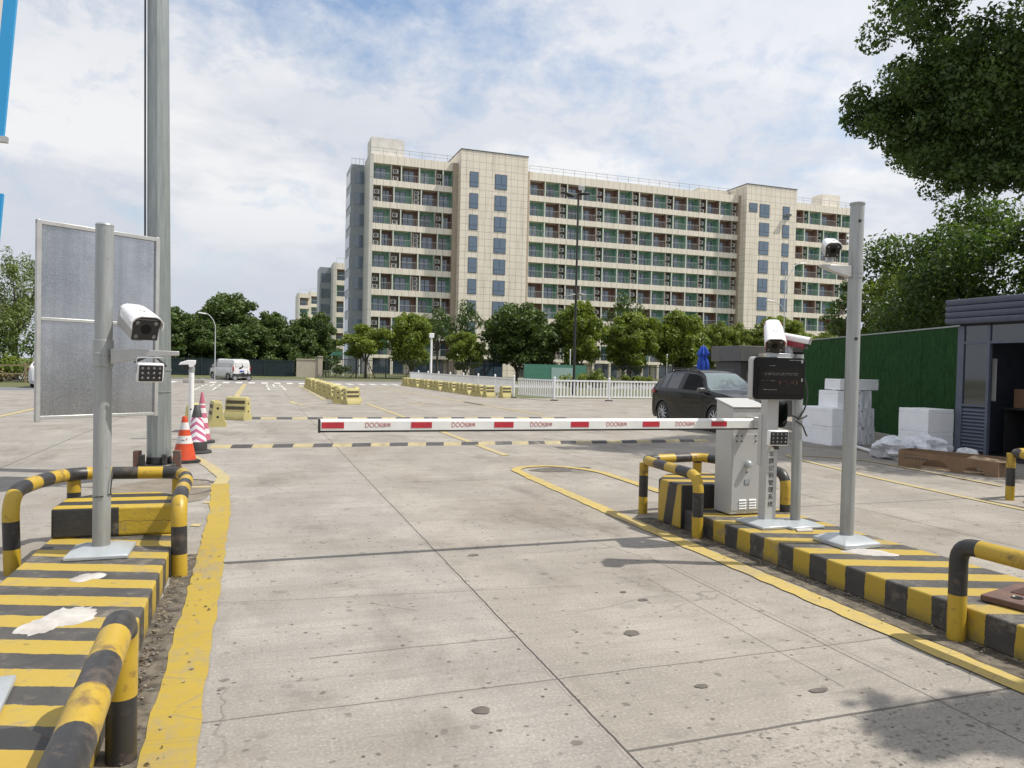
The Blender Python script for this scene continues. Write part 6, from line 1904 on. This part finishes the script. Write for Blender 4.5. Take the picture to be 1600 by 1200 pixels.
def bar_fence(label, p0, p1, h, m_, bar=.035, gap=.16, solid=0.0):
    p0 = Vector(p0); p1 = Vector(p1); d_ = p1 - p0
    t = thing('perimeter_fence', label, 'fence', p0, math.atan2(d_.y, d_.x)); L = Vector((d_.x, d_.y, 0)).length
    mb = MB(); k = int(L / gap)
    for i in range(k): mb.box(i * gap, i * gap + bar, -.012, .012, .06, h)
    mb.box(0, L, -.02, .02, h - .12, h - .07); mb.box(0, L, -.02, .02, .12, .17)
    mb.build('bars', m_, t, 0, 0)
    mb = MB()
    for i in range(int(L / 3) + 1): mb.box(i * 3 - .05, i * 3 + .05, -.05, .05, 0, h + .12)
    mb.build('posts', m_, t, 0, 0)
    if solid:
        mb = MB(); mb.box(0, L, .03, .05, .1, solid); mb.build('backing_sheet', M['fenceteal'], t, 0, 0)
    return t


bar_fence('dark teal sheet fence under the left row of trees', (-14, 80.5, .1), (3.9, 80.0, .1), 1.75, M['fenceteal'], .04, .2, 1.6)
bar_fence('thin dark bar fence on the lawn before the left end of the hotel', (6.8, 77.0, .1), (24.0, 76.5, .1), 2.0, M['fencedark'])
bar_fence('long dark bar fence on the lawn right of the glass booth', (28.5, 76.5, .1), (62, 76.5, .1), 2.0, M['fencedark'])
t = thing('net_fence', 'green netting fence behind the white railing below the black lamp mast', 'fence', (27.0, 74.0, .1))
mb = MB(); mb.box(0, 7.2, 0, .03, .05, 1.9); mb.build('netting', M['netgreen'], t)
mb = MB(); mb.box(3.1, 5.6, -.03, -.005, .3, 1.6); mb.build('white_sheet', mat('net_sheet', (0.30, 0.40, 0.38), (0.22, 0.33, 0.31), 8, .7), t)
for q in range(4):
    mb = MB(); mb.cyl((q * 2.4, .06, 0), (q * 2.4, .06, 2.0), .03, None, 8); mb.build('post', M['greymetal'], t)
t = thing('glass_booth', 'dark glass security booth under the trees before the hotel', 'booth', (25.1, 86.0, .1))
mb = MB(); mb.box(0, 3.5, 0, 2.4, .0, .35); mb.build('plinth', M['hutdark'], t); mb = MB(); mb.box(-.15, 3.65, -.15, 2.5, 2.15, 2.45); mb.build('roof', M['hutdark'], t, .02)
for q in range(3):
    mb = MB(); mb.box(.05 + q * 1.15, 1.1 + q * 1.15, .0, .06, .36, 2.14); mb.build('window', M['bluegl'], t)
mb = MB(); mb.box(0.02, 3.48, .08, 2.38, .36, 2.14); mb.build('wall', M['hutdark'], t)
t = thing('information_board', 'small white board beside the glass booth before the hotel', 'board', (29.6, 84.0, .1))
mb = MB(); mb.box(0, 1.1, 0, .05, .35, 1.6); mb.build('panel', M['white'], t, .01)
for q in (.1, 1.0):
    mb = MB(); mb.cyl((q, .08, 0), (q, .08, 1.5), .03, None, 8); mb.build('leg', M['greymetal'], t)
t = thing('green_canopy', 'low green topped canopy with white posts left of the first hotel tree', 'canopy', (9.2, 96.0, .1))
mb = MB(); mb.prism([(-.2, 2.5), (3.6, 2.5), (3.0, 3.0), (.4, 3.0)], 2.0, (0, 0, 0), (1, 0, 0), (0, 0, 1), (0, 1, 0)); mb.build('roof', M['netgreen'], t)
for q in (0, 3.4):
    mb = MB(); mb.cyl((q, .1, 0), (q, .1, 2.5), .06, None, 8); mb.build('post', M['white'], t)
t = thing('low_rail', 'low yellowish wooden rail on the grass at the far left edge', 'rail fence', (-16.5, 52.0, .01))
mb = MB(); mb.box(0, 5.2, -.03, .03, 1.0, 1.08); mb.box(0, 5.2, -.03, .03, .5, .58); mb.build('rails', M['stake'], t)
for q in range(4):
    mb = MB(); mb.box(q * 1.7, q * 1.7 + .09, -.045, .045, 0, 1.15); mb.build('post', M['stake'], t)
t = thing('manhole_curb', 'low dark stone block at the kerb by the tall mast far side', 'block', (-3.9, 56.5, 0))
mb = MB(); mb.box(-.8, .6, -.3, .3, 0, .28); mb.build('stone', M['kerbstone'], t, .03)


# ------------------------------------------------------------------ trees
def foliage(name, clumps, nleaf, leaf, seed, m_, parent=None, squash=.82, up=.30, sub=6, sr=.50, asp=.55, var=.55):
    """many small folded leaves spread through a set of clumps, each clump made of smaller sprays"""
    r = np.random.default_rng(seed)
    C = np.array(clumps, float)
    cs = []
    for c in C:
        cs.append([c[0], c[1], c[2], c[3] * .62])
        for _ in range(sub):
            d_ = r.normal(size=3); d_ /= np.linalg.norm(d_)
            q = c[3] * r.uniform(.45, .95)
            cs.append([c[0] + d_[0] * q, c[1] + d_[1] * q, c[2] + d_[2] * q * squash, c[3] * sr * r.uniform(.6, 1.15)])
    C = np.array(cs)
    p = C[:, 3] ** 2; p /= p.sum()
    k = r.choice(len(C), nleaf, p=p)
    d_ = r.normal(size=(nleaf, 3)); d_ /= np.linalg.norm(d_, axis=1)[:, None]
    rad = C[k, 3] * (.30 + .78 * r.random(nleaf) ** .55)
    P = C[k, :3] + d_ * rad[:, None] * np.array([1, 1, squash])
    nrm = d_ * .55 + r.normal(size=(nleaf, 3)) * .55 + np.array([0, 0, up])
    nrm /= np.linalg.norm(nrm, axis=1)[:, None]
    tg = np.cross(nrm, r.normal(size=(nleaf, 3))); tg /= np.linalg.norm(tg, axis=1)[:, None]
    bt = np.cross(nrm, tg)
    s_ = leaf * r.uniform(.45, 1.5, nleaf)[:, None]
    V = np.empty((nleaf, 4, 3))
    V[:, 0] = P - tg * s_ * .5; V[:, 2] = P + tg * s_ * .5
    V[:, 1] = P - bt * s_ * .5 * asp + nrm * s_ * .10; V[:, 3] = P + bt * s_ * .5 * asp + nrm * s_ * .10
    me = bpy.data.meshes.new(name)
    me.vertices.add(nleaf * 4); me.vertices.foreach_set('co', V.reshape(-1))
    me.loops.add(nleaf * 4); me.loops.foreach_set('vertex_index', np.arange(nleaf * 4, dtype=np.int32))
    me.polygons.add(nleaf); me.polygons.foreach_set('loop_start', np.arange(0, nleaf * 4, 4, dtype=np.int32))
    try: me.polygons.foreach_set('loop_total', np.full(nleaf, 4, dtype=np.int32))
    except Exception: pass
    me.materials.append(m_)
    me.update(calc_edges=True)
    o = bpy.data.objects.new(name, me); COL.objects.link(o)
    if parent is not None: o.parent = parent
    return o


def limbs(t, base_r, fork, ends, name='trunk', seed=0, lean=(0, 0)):
    r = random.Random(seed); mb = MB()
    mb.tube([(0, 0, -.05), (lean[0] * .3, lean[1] * .3, fork * .5), (lean[0], lean[1], fork)], [base_r * 1.25, base_r, base_r * .82], 10)
    for (ex, ey, ez) in ends:
        m1 = Vector((lean[0] + ex * .35 + r.uniform(-.1, .1), lean[1] + ey * .35, fork + (ez - fork) * .45))
        mb.tube([(lean[0], lean[1], fork - .1), m1, (ex, ey, ez)], [base_r * .62, base_r * .42, base_r * .14], 7)
    return mb.build(name, M['bark'], t, 0, 50)


def make_tree(label, H, Rr, zb, seed, m_, nleaf=5500, leaf=.27, stakes=False, group='trees before the hotel', name='broadleaf_tree', lobes=9):
    """round headed tree: H height, Rr crown radius, zb crown bottom"""
    r = random.Random(seed)
    t = thing(name, label, 'tree', (0, 0, 0), 0, group)
    cl = []; cz = (zb + H) / 2; hz = (H - zb) / 2
    cl.append((0, 0, cz, Rr * .55)); cl.append((0, 0, cz + hz * .45, Rr * .48))
    for i in range(lobes):
        a = 2.39996 * i + r.uniform(-.35, .35); e = -.92 + 1.78 * (i + .5) / lobes + r.uniform(-.1, .1)
        q = math.sqrt(max(.05, 1 - e * e)) * r.uniform(.55, .72)
        cl.append((Rr * q * math.cos(a), Rr * q * math.sin(a), cz + hz * e * .74, Rr * r.uniform(.30, .46)))
    cl.append((r.uniform(-.2, .2) * Rr, r.uniform(-.2, .2) * Rr, H - Rr * .32, Rr * .34))
    foliage('crown', cl, nleaf, leaf, seed, m_, t)
    limbs(t, .13 * H / 7, zb * .92, [(c[0] * .8, c[1] * .8, c[2]) for c in cl[2:8]], 'trunk', seed)
    if stakes:
        for k in range(3):
            a = 2.1 * k + .5; mb = MB(); mb.cyl((1.5 * math.cos(a), 1.5 * math.sin(a), -.03), (.12 * math.cos(a), .12 * math.sin(a), zb * .95 + .25), .05, .04, 8); mb.build('support_stake', M['stake'], t)
    return t


G1 = 'round trees before the hotel'
protos = {'m0': make_tree('', 7.0, 2.75, .9, 41, M['leafmid'], 20000, .25, True, lobes=18), 'm1': make_tree('', 7.0, 2.85, 1.0, 42, M['leafmid'], 20000, .25, True, lobes=16),
          'd0': make_tree('', 7.0, 2.9, .8, 43, M['leafdark'], 20000, .26, lobes=19), 'd1': make_tree('', 7.0, 3.0, .7, 44, M['leafdark'], 20000, .26, lobes=17),
          'l0': make_tree('', 7.0, 2.85, .8, 45, M['leaflight'], 18000, .25, lobes=16), 'n0': make_tree('', 7.0, 2.6, 2.3, 46, M['leafmid'], 8500, .27, True, lobes=6),
          'x0': make_tree('', 7.0, 2.5, 2.6, 47, M['leafdark'], 2100, .25, False, lobes=7)}
used = set()


def plant(key, X, Y, h, w, label, group, rz=None, zg=.1):
    p = protos[key]; sc_ = (w / 5.6, w / 5.6, h / 7.0); rz = rz if rz is not None else (X * 1.7 + Y) % 6.28
    if key not in used:
        used.add(key); p.location = (X, Y, zg); p.scale = sc_; p.rotation_euler = (0, 0, rz); p['label'] = label; p['group'] = group; return p
    return dup(p, (X, Y, zg), rz, label, sc_, group)


plant('n0', 10.9, 78.0, 5.8, 6.2, 'thin leaning staked tree before the left corner of the hotel', G1)
plant('m0', 15.9, 79.0, 7.5, 5.6, 'bright round staked tree second from the left before the hotel', G1)
plant('m1', 21.9, 79.0, 5.6, 4.6, 'small round tree with a visible stem left of the glass booth', G1)
plant('x0', 21.8, 92.0, 9.2, 6.6, 'loose dark tree showing between the first two round trees against the hotel tower', G1)
plant('x0', 25.6, 93.0, 10.4, 5.4, 'tall loose dark tree at the foot of the first hotel tower', G1)
plant('d0', 28.3, 80.0, 9.3, 8.8, 'largest dark round tree over the glass booth', G1)
plant('d1', 31.6, 82.0, 8.0, 6.0, 'dark tree merging with the largest one from the right', G1)
plant('m0', 35.9, 80.0, 10.0, 6.2, 'tall narrow tree right behind the black lamp mast', G1)
plant('m1', 42.2, 79.0, 8.9, 7.0, 'round tree right of the black lamp mast with a dark stem', G1)
plant('x0', 48.6, 93.0, 12.6, 7.5, 'loose tree rising above the round row right of the lamp mast', G1)
plant('d0', 45.9, 86.0, 6.6, 5.0, 'darker tree filling the gap behind the round row', G1)
plant('m0', 49.3, 80.0, 9.4, 7.6, 'broad round tree left of the blue umbrella', G1)
plant('l0', 54.6, 80.0, 8.2, 5.2, 'light green round tree right above the blue umbrella', G1)
plant('l0', 58.2, 81.0, 8.2, 5.4, 'light green round tree over the dark kiosk roof', G1)
plant('m1', 63.4, 80.0, 9.4, 7.8, 'round tree behind the white cameras on the display post', G1)
plant('l0', 69.0, 82.0, 8.0, 6.4, 'pale green tree between the cameras and the tall camera pole', G1)
plant('l0', 74.6, 83.0, 8.0, 7.0, 'pale green tree behind the tall camera pole', G1)
plant('m0', 80.5, 83.0, 8.2, 7.0, 'round tree just right of the tall camera pole behind the turf wall', G1)
G2 = 'dark trees on the far left side of the crossing'
for (X, Y, h, w_, key, lb) in ((-8.4, 86, 7.4, 7.5, 'd0', 'dark tree beside the tall mast on the left'), (-5.9, 84, 6.2, 6.2, 'd1', 'lower dark tree left of the curved street lamp'),
                               (-2.7, 89, 9.5, 8.2, 'd0', 'tallest dark tree rising over the white van'), (-.4, 84, 6.0, 6.0, 'd1', 'dark tree right behind the white van'),
                               (1.6, 87, 7.4, 6.4, 'd0', 'dark rounded tree between van and beige wall'), (4.2, 85, 5.9, 5.0, 'd1', 'low dark tree just left of the beige wall'),
                               (6.4, 90, 7.8, 4.8, 'd0', 'dark tree behind the beige wall before the far blocks'), (-11.6, 86, 7.0, 7.0, 'd1', 'dark tree hidden behind the notice board'),
                               (-15.0, 84, 7.5, 7.0, 'd0', 'dark tree at the left of the notice board'), (8.4, 100, 5.4, 5.0, 'd1', 'low dark tree between beige wall and hotel corner'),
                               (-3.4, 83, 5.4, 5.6, 'd1', 'dark lower tree behind the cab of the white van')):
    plant(key, X, Y, h, w_, lb, G2)


def make_shrub(label, loc, size, seed, m_, nleaf, leaf, group=None):
    t = thing('shrub', label, 'shrub', loc, 0, group); r = random.Random(seed)
    sx, sy, sz = size
    cl = [(r.uniform(-.5, .5) * sx, r.uniform(-.5, .5) * sy, r.uniform(.3, .75) * sz, sz * r.uniform(.32, .5)) for _ in range(max(5, int(sx * 2)))]
    foliage('leaves', cl, nleaf, leaf, seed, m_, t)
    mb = MB()
    for c in cl[:6]: mb.tube([(c[0] * .4, c[1] * .4, 0), (c[0] * .7, c[1] * .7, c[2] * .5), (c[0], c[1], c[2])], [.035, .025, .01], 6)
    mb.build('stems', M['bark'], t)
    return t


for k, (X, Y, sx, sz, lb) in enumerate(((-9.0, 82.0, 7, 2.4, 'dark understorey shrub beneath the leftmost dark trees'), (-2.0, 82.2, 7, 2.2, 'dark understorey shrub behind the white van'),
                                        (2.6, 82.2, 3, 2.4, 'dark understorey shrub left of the beige wall'), (7.8, 84.0, 3.4, 2.2, 'dark shrub right of the beige wall pillar'))):
    make_shrub(lb, (X, Y, .1), (sx, 1.6, sz), 60 + k, M['leafdark'], 2600, .26, 'shrubs beyond the crossing')
for k, (X, Y, sx, sz, lb) in enumerate(((26.2, 58.0, 2.6, 1.7, 'light green clipped shrub below the black lamp mast'), (29.0, 58.5, 3.0, 1.4, 'light green low shrub right of the black lamp mast'), (32.2, 58.5, 2.8, 1.15, 'light green low shrub left of the staked round tree'),
                                        (37.5, 58.5, 3.2, 1.1, 'light green low shrub just before the dark car'))):
    make_shrub(lb, (X, Y, .0), (sx, 1.3, sz), 70 + k, M['leaflight'], 1800, .2, 'light green shrubs behind the white railing')

# far left willow-like tree and the bushes under it
t = thing('willow_tree', 'light feathery willow at the far left edge beside the notice board', 'tree', (-15.2, 58.0, 0))
r = random.Random(5); cl = []
for i in range(16):
    a = r.uniform(0, 6.28); q = r.uniform(.2, 1) * 2.4; cl.append((q * math.cos(a), q * math.sin(a), r.uniform(3.2, 7.9 - q * .5), r.uniform(.7, 1.2)))
foliage('crown', cl, 7500, .26, 81, M['willow'], t, 1.5, .1, 5, .5, .28)
limbs(t, .2, 3.0, [(c[0], c[1], c[2]) for c in cl[:7]], 'trunk', 5)
make_shrub('dark leafy bush under the far left willow', (-15.0, 56.0, 0), (5.0, 2.0, 3.9), 82, M['leafdark'], 3800, .24)
make_shrub('mid green bush beside the white SUV at the far left', (-13.4, 54.5, 0), (3.0, 1.6, 2.4), 83, M['leafmid'], 2000, .2)
make_shrub('dry yellowish weeds by the low rail at the far left', (-13.0, 52.5, 0), (3.4, .8, 1.2), 84, mat('dry_weeds', (0.20, 0.15, 0.06), (0.14, 0.12, 0.05), 8, .9), 1200, .2)

# trees behind the turf wall
t = make_tree('light airy tree behind the turf wall beside the tall camera pole', 6.8, 1.9, 1.8, 91, M['leafmid'], 9000, .16, False, 'trees behind the turf wall'); t.location = (25.9, 25.0, 0)
t = make_tree('darker airy tree behind the tall camera pole and turf wall', 6.0, 1.25, 1.6, 96, M['leafdark'], 3200, .16, False, 'trees behind the turf wall'); t.location = (24.2, 25.9, 0)
t = make_tree('large dense dark tree above the grey booth', 7.4, 3.5, 1.6, 92, M['leafnear'], 34000, .13, False, 'trees behind the turf wall'); t.location = (20.6, 16.6, 0)
t = make_tree('dense dark tree filling the right edge behind the booth roof', 8.2, 3.3, 1.8, 93, M['leafnear'], 32000, .13, False, 'trees behind the turf wall'); t.location = (21.4, 13.0, 0)
t = make_tree('dark tree between the airy tree and the large dense one', 6.0, 2.4, 1.2, 94, M['leafdark'], 9000, .15, False, 'trees behind the turf wall'); t.location = (23.0, 20.8, 0)

# big overhanging canopy at the top right: trunk behind the booth, out of sight
BT = Vector((17.4, 11.0, 0))
t = thing('overhanging_tree', 'huge dark tree whose boughs hang into the top right corner over the booth', 'tree', BT)
cl = [(11.95, 12.55, 7.25, .62), (12.35, 12.3, 6.95, .80), (12.75, 12.0, 7.6, .85), (12.55, 12.0, 6.55, .60), (12.65, 11.75, 9.0, 1.0), (13.1, 11.3, 8.2, 1.0), (12.9, 11.5, 6.35, .70), (13.25, 11.0, 5.75, .62),
      (13.5, 10.8, 7.1, 1.15), (13.9, 10.45, 6.1, .85), (14.3, 10.2, 8.3, 1.3), (14.5, 10.1, 6.9, 1.1), (14.2, 10.3, 5.65, .62), (12.75, 11.4, 5.85, .5), (13.0, 11.05, 5.5, .45), (13.3, 10.8, 5.45, .45), (13.6, 10.35, 5.55, .5), (13.95, 10.05, 5.6, .6), (14.5, 9.6, 5.8, .75), (15.0, 9.2, 6.2, .9), (14.9, 9.6, 5.5, .6), (15.6, 9.2, 5.8, .8), (13.3, 11.0, 6.8, .9), (13.0, 11.6, 7.2, .9), (13.3, 11.2, 10.0, 1.2), (14.6, 10.0, 9.8, 1.5),
      (15.5, 11.0, 7.5, 1.5), (15.8, 12.6, 7.2, 1.6), (16.5, 10.0, 8.5, 1.7), (17.5, 11.5, 9.5, 2.0), (17.2, 13.2, 8.2, 1.7), (16.2, 8.5, 8.0, 1.6), (18.5, 9.5, 8.5, 1.8), (15.0, 13.6, 7.6, 1.3), (14.2, 12.8, 8.4, 1.2), (17.0, 15.0, 7.6, 1.5)]
foliage('crown', [(a - BT.x, b_ - BT.y, c_, q) for a, b_, c_, q in cl], 130000, .100, 95, M['leafnear'], t, .85, .25, 9, .40)
limbs(t, .26, 3.6, [(a - BT.x, b_ - BT.y, c_) for a, b_, c_, q in cl if a / b_ > 1.46], 'trunk', 9)
# roadside tree standing beside the photographer; its shade falls on the bottom right corner
BT = Vector((9.3, 1.0, 0))
t = thing('roadside_tree', 'roadside tree right of the lane whose shade falls across the nearest concrete', 'tree', BT)
cl = [(6.45, 1.16, 5.9, .34), (6.9, 1.12, 5.9, .40), (7.4, 1.05, 5.9, .48), (7.9, 1.0, 6.0, .5), (8.5, .95, 6.1, .6), (9.2, .8, 6.3, .9), (8.6, .3, 6.6, 1.1), (10.2, .6, 6.4, 1.2), (9.2, -.6, 6.2, 1.2), (7.8, .7, 6.0, .8)]
foliage('crown', [(a - BT.x, b_ - BT.y, c_, q) for a, b_, c_, q in cl], 26000, .14, 97, M['leafnear'], t)
limbs(t, .17, 3.4, [(a - BT.x, b_ - BT.y, c_) for a, b_, c_, q in cl], 'trunk', 12)
